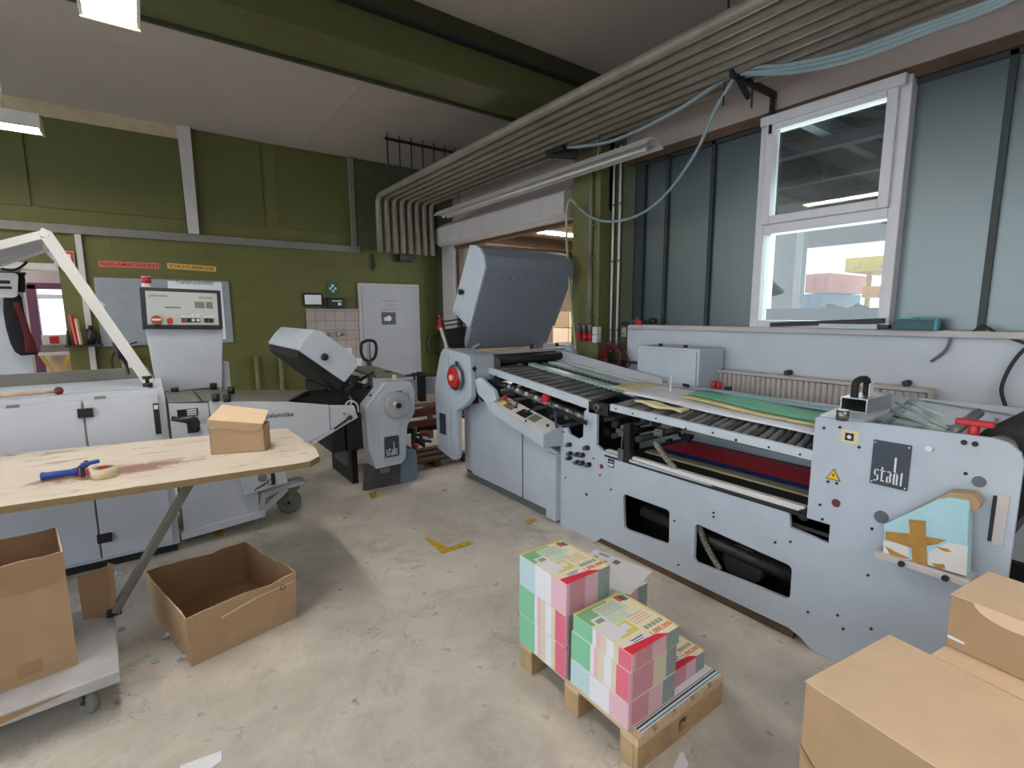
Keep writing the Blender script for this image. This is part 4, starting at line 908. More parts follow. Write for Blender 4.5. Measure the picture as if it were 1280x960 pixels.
# deck on top of the tall end, cross plates, film and shafts
m = M(); m.prism([(F+.024, .865), (F+.024, 1.06), (FB-.02, 1.135), (FB-.02, .945)], 'Z', 1.225, 1.243, 'grey_lt'); m.build('top_plate', A, bev=.003)
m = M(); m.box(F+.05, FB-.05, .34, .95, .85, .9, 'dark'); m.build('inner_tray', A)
G['filmt'] = glass_mat('tinted_film', '#a9c4c4', .25, .15)
m = M(); m.hexa([Vector(p) for p in ((F+.10, .36, 1.12), (FB-.02, .40, 1.20), (FB-.02, .94, 1.235), (F+.10, .84, 1.20), (F+.10, .36, 1.123), (FB-.02, .40, 1.203), (FB-.02, .94, 1.238), (F+.10, .84, 1.203))], 'filmt'); m.build('clear_cover', A)
for px_, qx_ in (((1105, 510), (1200, 545)), ((1120, 503), (1210, 548)), ((1135, 502), (1180, 520))):
    m = M(); m.cyl(P(*px_, X=F+.5), P(*qx_, X=F+.3), .008, 'mint', n=8); m.build('film_edge', A)
m = M(); m.cyl(P(1183, 546, X=F+.10), P(1223, 516, X=F+.45), .022, 'roll'); m.build('spindle', A)
m = M(); c = P(1268, 548, X=F+.35); m.cyl((F+.12, c.y, c.z), (FB-.05, c.y-.02, c.z), .085, 'rubber'); m.cyl((F+.06, c.y, c.z), (F+.12, c.y, c.z), .05, 'roll'); m.build('paper_roller', A)
# red star knob
c = P(1217, 540, X=F+.05); s_ = M(); s_.cyl((c.x, c.y, c.z-.03), (c.x, c.y, c.z+.03), .019, 'red'); s_.bar((c.x, c.y-.06, c.z+.038), (c.x, c.y+.06, c.z+.038), .035, .024, 'red'); o = s_.build('clamp_lever', A, bev=.006); o['label'] = 'red T shaped clamp lever'
# metal channel with black handle on the top plate
zt_ = 1.244
ca_, cb_, cc_ = P(1054, 510, Z=zt_), P(1083, 517, Z=zt_), P(1114, 508, Z=zt_)
lu = (cc_-cb_).normalized(); LL = (cc_-cb_).length; wv = Vector((-lu.y, lu.x, 0)); WW = .12
Tm = Matrix(((lu.x, wv.x, 0, cb_.x), (lu.y, wv.y, 0, cb_.y), (0, 0, 1, zt_), (0, 0, 0, 1)))
m = M(); hh_ = .07
m.box(0, LL, 0, .005, 0, hh_, 'alu', Tm); m.box(0, LL, WW-.005, WW, 0, hh_, 'alu', Tm); m.box(0, LL, .005, WW-.005, 0, .004, 'alu', Tm); m.box(0, LL, .005, WW-.005, hh_-.004, hh_, 'alu', Tm); m.box(LL-.02, LL-.015, .005, WW-.005, .004, hh_-.004, 'steel_dk', Tm); ch = m.build('metal_channel', A)
m = M(); m.tube([Tm @ Vector(p) for p in ((.07, .085, .07), (.07, .085, .125), (.10, .085, .15), (.19, .085, .15), (.22, .085, .125), (.22, .085, .07))], .018, 'rubber', sub=5); m.build('handle', ch)
m = M(); m.box(.10, .15, .03, .034, .07, .14, 'whitep', Tm); m.build('label_plate', ch)
c = P(1053, 520, Z=1.262); m = M(); m.cyl((c.x, c.y, c.z-.02), (c.x, c.y, c.z+.03), .028, 'steel', n=8); m.build('clamp_nut', A)
# clear side guard behind the table
g = [P(815, 472, X=FB), P(1045, 508, X=FB), P(1045, 518, X=FB), P(815, 492, X=FB)]
m = M(); m.prism([(1.32, 1.06), (2.95, 1.06), (2.95, 1.13), (1.32, 1.13)], 'X', FB+.02, FB+.026, 'milky'); m.build('clear_guard', A)
for px, py in ((860, 482), (983, 503), (1081, 494)):
    c = P(px, py, X=FB+.0); m = M(); m.cyl((c.x-.02, c.y-.02, c.z), (c.x-.02, c.y+.03, c.z+.005), .014, 'black'); m.build('grip_screw', A)
m = M(); c = P(899, 482, X=FB+.06); m.cyl((c.x, c.y, c.z-.04), (c.x, c.y, c.z+.03), .022, 'red'); m.cyl((c.x, c.y+.05, c.z-.03), (c.x, c.y+.05, c.z+.03), .02, 'orange'); m.box(c.x-.02, c.x+.02, c.y-.1, c.y-.06, c.z-.06, c.z, 'black'); m.build('stop_switch', A)

# ---- sheets lying on the roller table (things of their own)
def sheet(name, pts, z0, th, mt, label, cat, amp=.004):
    """pts: 4 plan corners (x, y); gently wavy sheet of paper"""
    m = M(); n1, n2 = 14, 6; mi = m._mi(mt); V = []
    a, b, c, d = [Vector((p[0], p[1], 0)) for p in pts]
    for side_ in (0, 1):
        g_ = []
        for i in range(n1+1):
            row = []
            for j in range(n2+1):
                u, v = i/n1, j/n2; p = (a*(1-u)+b*u)*(1-v)+(d*(1-u)+c*u)*v
                z = z0+tz(p.y)+amp*(1+math.sin(u*9+v*2))+(th if side_ else 0)
                row.append(m.bm.verts.new((p.x, p.y, z)))
            g_.append(row)
        V.append(g_)
    for s_ in (0, 1):
        for i in range(n1):
            for j in range(n2):
                q = [V[s_][i][j], V[s_][i+1][j], V[s_][i+1][j+1], V[s_][i][j+1]]
                f = m.bm.faces.new(q); f.material_index = mi; f.smooth = True
    ring = [(i, 0) for i in range(n1)]+[(n1, j) for j in range(n2)]+[(i, n2) for i in range(n1, 0, -1)]+[(0, j) for j in range(n2, 0, -1)]
    for k in range(len(ring)):
        i, j = ring[k]; i2, j2 = ring[(k+1) % len(ring)]
        f = m.bm.faces.new([V[0][i][j], V[0][i2][j2], V[1][i2][j2], V[1][i][j]]); f.material_index = mi
    return tag(m.build(name), label, cat)
def tz(y): return 1.055+.045*(y-1.07)/1.37
sheet('paper_sheet', [(2.93, 1.0), (3.02, 2.62), (3.60, 2.70), (3.60, 1.08)], .006, .012, 'paper', 'long white sheet spread on the roller table under the green one', 'sheet')
sheet('cream_sheet', [(3.03, .98), (3.16, 2.2), (3.56, 2.3), (3.58, 1.1)], .027, .003, 'cream', 'cream coloured sheet between the white and the green sheets on the roller table', 'sheet', amp=.005)
sheet('green_sheet', [(3.09, .99), (3.26, 2.22), (3.50, 2.28), (3.50, 1.12)], .040, .003, 'film', 'translucent green sheet lying on top of the white paper on the roller table', 'sheet', amp=.005)
sheet('plastic_sheet', [(3.50, 1.12), (3.52, 2.35), (3.64, 2.35), (3.64, 1.2)], .045, .003, 'ltblue', 'pale blue sheet at the far edge of the roller table beside the green one', 'sheet', amp=.004)
sheet('cream_sheet', [(2.78, 1.93), (2.80, 2.33), (2.87, 2.33), (2.87, 1.93)], .006, .016, 'cream', 'small wavy cream strip lying across the rollers in front of the white sheet', 'sheet', amp=.008)
sheet('paper_sheet', [(3.1, 2.35), (3.1, 2.85), (3.55, 2.95), (3.60, 2.35)], .012, .003, 'cream', 'cream paper tongue at the upper end of the white sheet', 'sheet')

# ---------------- folding unit with raised hood -------------------------------
B = thing('folding_machine', (3.15, 3.8, 0), 'blue grey folding machine with tall raised hood, slanted control panel and red handwheel', 'machine')
HP = [(4.433, 2.44), (4.33, 2.425), (4.24, 2.385), (4.175, 2.31), (4.15, 2.2), (4.47, 1.60), (4.82, 1.78)]
HP2 = [(4.433, 2.44), (4.33, 2.425), (4.24, 2.385), (4.175, 2.31), (4.15, 2.2), (4.60, 1.36), (4.66, 1.38), (4.56, 1.63), (4.80, 1.77)]
m = M(); m.prism(HP2, 'X', 2.745, 3.875, 'hood'); hood = m.build('hood', B, bev=.012, seg=3)
m = M(); m.prism(HP, 'X', 2.72, 2.745, 'grey_lt'); m.build('hood_side', B, bev=.006)
m = M(); m.prism(HP, 'X', 3.875, 3.90, 'hood'); m.build('hood_side', B, bev=.006)
for k in range(8):
    x = 2.95+k*.11; m = M(); m.cyl((x, 4.20, 2.10), (x, 4.165, 2.13), .006, 'ink', n=8); 
    y0_ = 4.15+(4.47-4.15)*(.1/.6); p = Vector((x, 4.15+.45*.10/.84, 2.10)); m.bm.clear(); nrm = Vector((0, -.84, -.45)).normalized(); m.cyl(p, p+nrm*.003, .007, 'ink', n=8); m.build('screw', hood)
c = P(578, 365, X=2.71); m = M(); m.cyl((2.72, c.y, c.z), (2.69, c.y, c.z), .016, 'black'); m.lathe([(.0, 0), (.03, 0), (.032, .02), (.015, .03)], (2.695, c.y, c.z), (-1, 0, 0), 'black'); m.build('knob', B)
# body below
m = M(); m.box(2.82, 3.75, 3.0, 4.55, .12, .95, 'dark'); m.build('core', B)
m = M(); m.box(2.74, 3.78, 2.99, 4.6, 0.02, .12, 'steel_dk'); m.build('base', B)
# cabinet doors
zt_l, zt_r = P(590, 505, X=F).z, P(690, 565, X=F).z
yl, ym, yr2 = P(574, 550, X=F).y, P(655, 600, X=F).y, P(697, 600, X=F).y
m = M(); m.prism(rounded([(ym+.008, .08), (4.33, .08), (4.33, .86), (4.26, .95), (4.02, .93), (ym+.008, .74)], .02), 'X', F-.02, F+.12, 'grey'); d1 = m.build('door', B, bev=.008)
m = M(); m.prism([(2.985, .08), (ym-.008, .08), (ym-.008, .73), (2.985, .62)], 'X', F-.02, F+.10, 'grey'); m.build('door', B, bev=.008)
m = M(); m.box(F-.012, F+.09, ym-.009, ym+.009, .08, .74, 'ink'); m.build('door_gap', B)
m = M(); m.box(F-.05, F+.10, 2.97, 3.09, .03, .60, 'grey'); m.build('corner_post', B, bev=.006)
m = M(); m.box(F-.015, F+.1, 4.33, 4.48, .10, .90, 'grey'); m.build('side_cover', B, bev=.008)
m = M(); m.box(F+.01, F+.1, 3.0, 4.4, .0, .08, 'grey_dk'); m.build('plinth', B)
m = M(); c = P(581, 514, X=F-.04); m.tube([c+Vector((0, -.06, .06)), c+Vector((-.03, -.01, .03)), c+Vector((-.03, .02, -.04)), c+Vector((0, .02, -.07))], .014, 'red', sub=5); o = m.build('door_handle', d1); o['label'] = 'red curved door handle'
# slanted control console: long wedge hanging over the doors
C0, C1, C2_, C3 = P(618, 478, X=2.50), P(690, 545, X=2.50), P(692, 610, X=2.50), P(604, 497, X=2.50)
ya_, yb_ = 3.70, 2.88
def cz(y, a, b): return a+(b-a)*(3.70-y)/(3.70-2.88)
m = M()
m.hexa([Vector(p) for p in ((2.47, 3.764, .86), (2.66, 3.752, .86), (2.66, 2.937, .68), (2.47, 2.962, .687),
                            (2.47, 3.764, .941), (2.66, 3.752, .991), (2.66, 2.937, .841), (2.47, 2.962, .791))], 'grey'); cons = m.build('control_console', B, bev=.006)
m = M()
def on(u, v, d=0):
    """u along the console (0 far, 1 near), v across (0 outer edge)"""
    p = Vector((2.47+.19*v, 3.76+(2.95-3.76)*u, (.941+.05*v)+((.791+.05*v)-(.941+.05*v))*u)); return p+Vector((0, 0, d))
def pad(u0, u1, v0, v1, d0, d1, mt, name='pad'):
    m = M(); m.hexa([on(u0, v0, d0), on(u0, v1, d0), on(u1, v1, d0), on(u1, v0, d0), on(u0, v0, d1), on(u0, v1, d1), on(u1, v1, d1), on(u1, v0, d1)], mt); return m.build(name, cons)
pad(.02, .98, .06, .94, 0, .002, 'whitep', 'face_plate'); pad(.44, .60, .3, .8, .002, .006, 'black', 'display'); pad(.62, .74, .35, .85, .002, .004, 'duct', 'keypad')
pad(.2, .35, .3, .7, .002, .004, 'duct', 'keypad')
for u, v, mt, r in ((.24, .55, 'red', .014), (.35, .6, 'black', .012), (.9, .55, 'black', .012), (.3, .8, 'red', .011), (.66, .15, 'blue', .007)):
    m = M(); m.cyl(on(u, v, 0), on(u, v, .02), r, mt); m.build('push_button', cons)
m = M(); m.cyl(on(.18, .5, 0), on(.18, .5, .03), .022, 'yellow'); m.cyl(on(.18, .5, .03), on(.18, .5, .05), .014, 'red'); m.cyl(on(.18, .5, .05), on(.18, .5, .075), .026, 'red', r1=.022); o = m.build('emergency_stop', cons); o['label'] = 'red mushroom emergency stop on a yellow collar'
# upper sloping wing of the console toward the gear cover
m = M(); m.prism([(4.028, 1.119), (3.93, 1.15), (3.70, 1.06), (3.66, .98), (3.80, .91), (3.974, .99)], 'X', 2.50, 2.54, 'grey_lt'); m.build('console_wing', B, bev=.006); m = M(); m.box(2.54, 2.62, 3.8, 3.9, .95, 1.0, 'steel_dk')
if 0: m.hexa([Vector(p) for p in ((2.50, 4.05, 1.08), (2.56, 4.05, 1.08), (2.66, 3.70, .93), (2.50, 3.70, .93), (2.52, 4.08, 1.17), (2.58, 4.08, 1.19), (2.70, 3.68, 1.085), (2.50, 3.68, 1.02))], 'grey_lt'); m.build('console_wing', B, bev=.006)
# gear cover with handwheel (faces the aisle)
X1 = 2.42
gp = [(4.74, 1.02), (4.60, 1.36), (4.53, 1.405), (4.06, 1.36), (4.02, 1.32), (4.02, .95), (4.14, .85), (4.30, .78), (4.32, .28), (4.38, .24), (4.74, .30)]
m = M(); m.prism(rounded(gp, .03, 3), 'X', X1+.03, X1+.10, 'grey'); gc = m.build('gear_cover', B, bev=.014, seg=3)
m = M(); m.prism(rounded([(4.72, 1.02), (4.59, 1.35), (4.52, 1.395), (4.06, 1.36), (4.025, 1.32), (4.025, 1.06), (4.14, .99), (4.72, .94)], .03, 3), 'X', X1+.09, 2.74, 'grey'); m.build('gearbox', gc, bev=.012)
m = M(); m.prism(rounded([(4.70, 1.0), (4.57, 1.32), (4.42, 1.33), (4.40, .80), (4.42, .34), (4.68, .36)], .03, 3), 'X', X1, X1+.04, 'grey'); m.build('raised_panel', gc, bev=.01)
w_ = P(566, 472, X=2.38)
W_ = (X1, w_.y, w_.z)
m = M(); m.lathe([(0, 0), (.125, 0), (.13, .012), (.125, .03), (.10, .035), (0, .035)], W_, (-1, 0, 0), 'steel'); hw = m.build('handwheel', gc)
m = M(); m.lathe([(0, 0), (.105, 0), (.105, .012), (.09, .018), (0, .014)], (X1-.034, W_[1], W_[2]), (-1, 0, 0), 'red'); o = m.build('wheel_disc', hw); o['label'] = 'red disc'
m = M(); m.cyl((X1-.045, W_[1], W_[2]), (X1-.07, W_[1], W_[2]), .028, 'cream'); m.build('wheel_hub', hw)
c = P(558, 545, X=X1-.0); ya0 = c.y
m = M(); m.box(X1-.004, X1+.002, 4.47, 4.60, .50, .72, 'navy'); m.build('name_plate', gc)
c = P(593, 461, X=2.42); m = M(); c = P(593, 461, Y=4.02-.001)
m = M(); m.prism([(c.x, c.z-.03), (c.x+.025, c.z), (c.x, c.z+.03), (c.x-.025, c.z)], 'Y', 4.015, 4.022, 'ink'); m.build('diamond_mark', gc)
c = P(580, 508, X=F-.03); m = M(); m.box(F-.035, F-.03, c.y-.035, c.y+.035, c.z-.03, c.z+.05, 'yellow'); o = m.build('warning_sticker', B); o['label'] = 'yellow warning sticker'
m = M(); m.box(X1-.006, X1+.002, W_[1]-.03, W_[1]+.01, 1.20, 1.29, 'navy'); m.build('dial_window', gc)
# side frames of fold unit and fold rollers
m = M(); m.prism([(4.02, .95), (4.02, 1.30), (4.10, 1.33), (4.55, 1.33), (4.6, .2), (4.1, .2)], 'X', 2.74, 2.80, 'grey_dk'); m.build('side_frame', B)
m = M(); m.prism([(4.02, .95), (4.02, 1.30), (4.10, 1.40), (4.55, 1.40), (4.6, .2), (4.1, .2)], 'X', 3.78, 3.86, 'grey'); m.build('side_frame', B, bev=.01)
for y, z in ((4.12, 1.28), (4.24, 1.22), (4.36, 1.3), (4.2, 1.1)):
    m = M(); m.cyl((2.8, y, z), (3.78, y, z), .05, 'rubber'); m.build('fold_roller', B)
m = M(); m.box(2.80, 3.78, 4.16, 4.24, 1.335, 1.37, 'trim'); m.build('crossbar', B, bev=.006)
m = M(); m.cyl((3.3, 4.16, 1.38), (3.3, 4.14, 1.42), .018, 'black'); m.cyl((3.7, 4.2, 1.38), (3.7, 4.2, 1.42), .02, 'black'); m.build('clamp_screw', B)
# buckle plate / black lattice leaning left behind the gear cover
bl_, br_, tr_, tl_ = P(562, 440, Y=4.58), P(588, 436, Y=4.58), P(583, 398, Y=4.72), P(553, 402, Y=4.72)
mr_ = P(598, 428, Y=4.60)
def lq(u, v): return (bl_*(1-u)+br_*u)*(1-v)+(tl_*(1-u)+tr_*u)*v
pl_ = M()
for k in range(8): pl_.bar(lq(k/7, 0), lq(k/7, .72), .012, .012, 'black' if k in (0, 7) else 'steel_dk')
pl_.bar(lq(0, .7), lq(0, 1.05), .02, .02, 'black'); pl_.bar(lq(.75, .7), lq(.75, 1.05), .02, .02, 'black')
for t in (0, .25, .5, .72, .86, 1): pl_.bar(lq(0, t), lq(1, t), .018, .014, 'black')
pl_.build('buckle_plate', B)
m = M(); m.bar(lq(1.0, .95), P(598, 430, Y=4.60), .02, .014, 'black'); m.bar(P(598, 430, Y=4.58), P(588, 438, Y=4.56), .05, .02, 'grey_lt'); m.bar(lq(-.05, 0), lq(-.12, .8), .02, .03, 'trim'); m.build('plate_edge', B)
m = M(); m.hexa([lq(.0, .0)+Vector((0, .03, 0)), lq(1, 0)+Vector((0, .03, 0)), lq(1, 0)+Vector((0, .034, 0)), lq(0, 0)+Vector((0, .034, 0)), lq(0, .7)+Vector((0, .03, 0)), lq(1, .7)+Vector((0, .03, 0)), lq(1, .7)+Vector((0, .034, 0)), lq(0, .7)+Vector((0, .034, 0))], 'roll_dk'); m.build('plate_grid', B)
m = M(); c = P(552, 405, X=2.62); m.bar(c+Vector((0, 0, -.05)), c+Vector((0, .03, .06)), .04, .03, 'red'); m.cyl(c+Vector((0, .02, -.04)), c+Vector((-.03, .02, -.04)), .03, 'red'); m.cyl(c+Vector((0, .06, .07)), c+Vector((-.05, .06, .07)), .03, 'black'); o = m.build('adjuster', B); o['label'] = 'red plate adjuster'
# rear roller table between hood and feeder table
def rz(y): return 1.06+.15*(y-2.64)/(4.08-2.64)
m = M(); y0, y1 = 2.655, 4.07
m.hexa([Vector(p) for p in ((F, y0, 1.025), (F+.03, y0, 1.025), (F+.03, y1, 1.172), (F, y1, 1.172), (F, y0, 1.096), (F+.03, y0, 1.096), (F+.03, y1, 1.235), (F, y1, 1.235))], 'grey_lt'); m.build('table_rail', B, bev=.003)
m = M(); m.hexa([Vector(p) for p in ((FB-.04, y0, 1.0), (FB, y0, 1.0), (FB, y1+.1, 1.15), (FB-.04, y1+.1, 1.15), (FB-.04, y0, 1.10), (FB, y0, 1.10), (FB, y1+.1, 1.25), (FB-.04, y1+.1, 1.25))], 'grey_lt'); m.build('table_rail', B, bev=.003)
for k in range(26):
    y = 2.68+(4.05-2.68)*k/25; z = 1.07+.14*(y-2.66)/1.41
    m = M(); m.cyl((F+.03, y, z), (F+.52, y+.12, z), .016, 'roll' if k % 2 else 'roll_dk', n=10); m.build('roller', B)
def strip_t(x0, x1, mt, name, dz=.0, th=.03):
    m = M(); m.hexa([Vector(p) for p in ((x0, y0, 1.07-th+dz), (x1, y0, 1.07-th+dz), (x1, y1, 1.215-th+dz), (x0, y1, 1.215-th+dz), (x0, y0, 1.07+dz), (x1, y0, 1.07+dz), (x1, y1, 1.215+dz), (x0, y1, 1.215+dz))], mt); return m.build(name, B)
strip_t(F+.53, F+.62, 'mint', 'side_lay_guide', .02); strip_t(F+.62, F+.80, 'dark', 'guide_channel', -.01); strip_t(F+.80, F+.87, 'mint', 'guide_rail', .02); strip_t(F+.87, F+.90, 'black', 'guide_channel', 0); strip_t(F+.90, FB-.04, 'grey_lt', 'guide_rail', .01)
m = M()
for k in range(30):
    y = 2.7+1.33*k/29; z = 1.085+.145*(y-2.66)/1.41; mi = m._mi('steel'); bmesh.ops.create_icosphere(m.bm, subdivisions=1, radius=.016, matrix=Matrix.Translation((F+.70, y, z)))
for f in m.bm.faces: f.smooth = True
m.build('ball_row', B)
m = M(); m.prism([(2.75, 1.10), (4.15, 1.26), (4.20, 1.34), (4.05, 1.34), (2.75, 1.17)], 'X', FB+.01, FB+.016, 'milky'); m.build('clear_guard', B)
m = M(); m.prism([(2.70, 1.04), (4.15, 1.20), (4.15, 1.27), (2.70, 1.12)], 'X', FB+.0, FB+.008, 'trim'); m.build('guard_rail', B)
# joint block between the two tables
m = M(); m.box(F-.0, F+.05, 2.46, 2.655, 1.0, 1.085, 'steel_dk'); m.cyl((F-.03, 2.55, 1.055), (F+.02, 2.55, 1.055), .03, 'steel'); m.cyl((F-.035, 2.55, 1.055), (F-.03, 2.55, 1.055), .015, 'ink'); m.build('table_hinge', B, bev=.003)
m = M(); m.bar((FB-.3, 2.44, 1.09), (FB-.3, 2.44, 1.25), .035, .01, 'whitep'); m.build('stop_post', B)
# lower perforated guide, shafts and levers under the table
m = M(); m.hexa([Vector(p) for p in ((F+.06, 2.68, .90), (F+.14, 2.68, .90), (F+.14, 4.0, 1.06), (F+.06, 4.0, 1.06), (F+.06, 2.68, .94), (F+.14, 2.68, .93), (F+.14, 4.0, 1.09), (F+.06, 4.0, 1.10))], 'alu')
m.build('guide_bar', B)
for k in range(18):
    t = k/17; y = 2.75+1.15*t; z = .945+.155*t; m = M(); m.cyl((F+.065, y, z), (F+.05, y, z-.03), .014, 'whitep' if k % 2 else 'steel', n=8); m.build('ball_holder', B)
m = M(); c = P(682, 498, X=F-.02); m.cyl((c.x-.02, c.y, c.z), (c.x+.03, c.y, c.z), .034, 'red', n=10); o = m.build('star_knob', B); o['label'] = 'red star knob'
for y, z in ((3.0, .92), (3.2, .96), (3.5, .99), (3.75, 1.02), (3.35, .9), (2.85, .87)):
    m = M(); m.cyl((F-.08, y, z), (FB-.1, y+.03, z), .016, 'steel_dk'); m.build('cross_shaft', B)
random.seed(5)
for k in range(34):
    m = M()
    y = random.uniform(2.75, 4.0); z = .80+.20*(y-2.7)/1.3+random.uniform(0, .09); x = random.uniform(F-.02, F+.5)
    if k % 3 == 0: m.bar((x, y, z), (x+random.uniform(-.05, .2), y+random.uniform(-.15, .15), z+random.uniform(-.04, .04)), .018, .022, 'steel_dk')
    elif k % 3 == 1: m.cyl((x, y, z), (x+.05, y, z), random.uniform(.012, .03), 'black')
    else: m.box(x, x+.04, y, y+.05, z, z+.04, 'steel' if k % 2 else 'black')
    m.build(('lever', 'cam', 'bracket')[k % 3], B)
m = M(); m.bar((F-.05, 2.62, .93), (F-.06, 2.98, .99), .012, .03, 'black'); m.bar((F-.05, 2.98, .99), (F-.05, 2.96, .83), .015, .02, 'steel'); m.build('lever', B); m = M(); m.bar((F-.05, 3.95, 1.10), (F-.05, 3.75, 1.12), .02, .05, 'black'); m.bar((F-.05, 3.95, 1.12), (F-.02, 3.97, .97), .03, .03, 'duct'); m.cyl((F-.04, 3.85, 1.14), (F-.04, 3.85, 1.17), .016, 'black'); m.build('lever', B)
m = M(); m.box(2.50, 2.62, 4.16, 4.26, .86, .99, 'black'); m.cyl((2.50, 4.05, .98), (2.62, 3.98, 1.06), .016, 'steel'); m.cyl((2.55, 4.0, .93), (2.66, 3.95, .98), .03, 'black'); m.build('drive_linkage', B)

# ================================================================== SMALL FOLDING UNIT (second station)
D = thing('cross_folding_unit', (1.9, 5.0, 0), 'smaller blue grey folding unit with leaning hood, silver handwheel and dark plaque', 'machine')
YF = 4.62
Q = lambda px, py, Y=YF: (P(px, py, Y=Y).x, P(px, py, Y=Y).z)
hp = [Q(372, 437), Q(382, 422), Q(392, 412), Q(402, 414), Q(446, 447), Q(447, 458), Q(431, 478)]
m = M(); m.prism(hp, 'Y', YF, YF+.03, 'grey_lt'); m.build('hood_side', D, bev=.006)
yb = P(335, 431, X=hp[0][0]).y
m = M(); m.prism(hp, 'Y', YF+.03, yb, 'grey_lt'); hd = m.build('hood', D, bev=.008)
m = M(); v0, v1 = hp[0], hp[-1]; dn = Vector((v1[0]-v0[0], v1[1]-v0[1])).normalized(); nn = Vector((dn[1], -dn[0]))
u = [Vector(v0)+dn*.02, Vector(v1)-dn*.0, Vector(v1)-dn*.0-Vector((.03, .09)), Vector(v0)+dn*.05+Vector((-.035, -.05))]
m.prism([tuple(p) for p in u], 'Y', YF+.04, yb-.03, 'dark'); m.build('buckle_plate', D)
c = P(405, 446, Y=YF-.01); m = M(); m.lathe([(0, 0), (.012, 0), (.012, .02), (.034, .022), (.034, .04), (.02, .05), (0, .05)], (c.x, YF, c.z), (0, -1, 0), 'black', n=8); m.build('knob', D)
# gear cover front
gp = [Q(453, 507), Q(471, 484), Q(477, 476), Q(509, 476), Q(514, 484), Q(514, 514), Q(505, 530), Q(503, 570), Q(498, 577), Q(466, 584), Q(457, 560), Q(455, 532)]
m = M(); m.prism(rounded(gp, .02, 3), 'Y', YF-.09, YF+.10, 'grey'); gc = m.build('gear_cover', D, bev=.014, seg=3)
gp2 = [Q(472, 509, YF-.1), Q(474, 497, YF-.1), Q(483, 488, YF-.1), Q(509, 484, YF-.1), Q(510, 512, YF-.1), Q(500, 530, YF-.1), Q(500, 568, YF-.1), Q(476, 575, YF-.1)]
m = M(); m.prism(rounded(gp2, .02, 3), 'Y', YF-.105, YF-.08, 'grey'); m.build('raised_panel', gc, bev=.006)
c = P(498, 507, Y=YF-.15)
m = M(); m.lathe([(0, 0), (.06, 0), (.125, .015), (.132, .03), (.124, .04), (.06, .015), (.03, .022), (.03, .045), (0, .045)], (c.x, YF-.10, c.z), (0, -1, 0), mat('brushed_aluminium', '#b4b8bc', .35, metal=.35), n=32); hw = m.build('handwheel', gc)
m = M(); m.cyl((c.x, YF-.14, c.z), (c.x, YF-.165, c.z), .026, 'black'); m.build('wheel_hub', hw)
m = M(); a_ = Q(493, 491); m.box(a_[0]-.03, a_[0]+.03, YF-.11, YF-.10, a_[1]-.03, a_[1]+.03, 'navy'); m.build('dial_window', gc)
tl, br = P(479, 546, Y=YF-.105), P(500, 568, Y=YF-.105); bl = P(480, 572, Y=YF-.105)
stahl(Vector(((tl.x+br.x)/2-.0, YF-.105, (tl.z+bl.z)/2-.005)), 0, 0, abs(br.x-tl.x)*.92, abs(tl.z-bl.z), gc, right=(1, 0, 0), normal=(0, -1, 0))
# base frame: dark near foot and blue grey right foot
m = M(); pts = [Q(455, 583), Q(455, 614), Q(505, 604), Q(520, 600), Q(521, 575), Q(519, 562), Q(508, 556), Q(500, 560), Q(500, 577), Q(466, 584)]
m.prism([(max(p[0], 0), max(p[1], 0)) for p in pts], 'Y', YF, YF+.04, mat('scuffed_dark_paint', '#4c4a4c', .5, var=.2, scale=5)); fb = m.build('side_frame', D, bev=.004)
m = M(); p = Q(505, 600); m.prism([(Q(500, 560)[0], Q(500, 560)[1]), (Q(519, 562)[0], Q(519, 562)[1]), (Q(521, 572)[0], Q(521, 572)[1]), (Q(521, 598)[0], max(.02, Q(521, 598)[1])), (Q(500, 600)[0], .03)], 'Y', YF-.012, YF, mat('slate_blue_paint', '#65768a', .45, var=.05)); m.build('foot_plate', D, bev=.004)
m = M(); xa, xb = Q(418, 560)[0], Q(500, 560)[0]; m.box(xa, xb, YF+.06, YF+.75, .45, .80, 'dark'); m.box(1.60, 1.66, 5.0, 5.7, 0, .8, 'dark'); m.build('inner_frame', D)
m = M(); m.prism([(YF+.06, .30), (5.05, .30), (5.05, .62), (YF+.06, .72)], 'X', xa+.12, xa+.14, mat('dark_slate_paint', '#4a4c55', .5)); m.build('side_plate', D)
m = M(); c = Q(481, 587); m.box(c[0]-.05, c[0]+.05, YF-.006, YF, c[1]-.03, c[1]+.02, 'duct'); m.build('type_plate', D)
# linkages between hood and cover
random.seed(11)
for k in range(22):
    m = M()
    a_ = Q(random.uniform(428, 468), random.uniform(468, 505), YF+.05); x, z = a_; y = YF+random.uniform(-.02, .35)
    if k % 3 == 0: m.bar((x, y, z), (x+random.uniform(-.1, .1), y, z+random.uniform(-.08, .08)), .02, .02, 'steel')
    elif k % 3 == 1: m.cyl((x, y, z), (x, y+.05, z), random.uniform(.015, .035), 'black')
    else: m.bar((x, y, z), (x+.08, y, z+.04), .015, .03, 'steel_dk')
    m.build(('lever', 'cam', 'link')[k % 3], D)
m = M(); m.tube([P(x, y, Y=YF-.02) for x, y in ((440, 500), (436, 512), (432, 506), (438, 501), (446, 505), (448, 515))], .008, 'whitep', sub=4, n=6); m.build('cable', D)
m = M(); a_, b_ = Q(420, 500, YF+.1), Q(470, 480, YF+.1); m.box(a_[0], b_[0], YF+.08, yb-.1, a_[1]-.12, a_[1]+.08, 'dark'); m.build('fold_body', D)
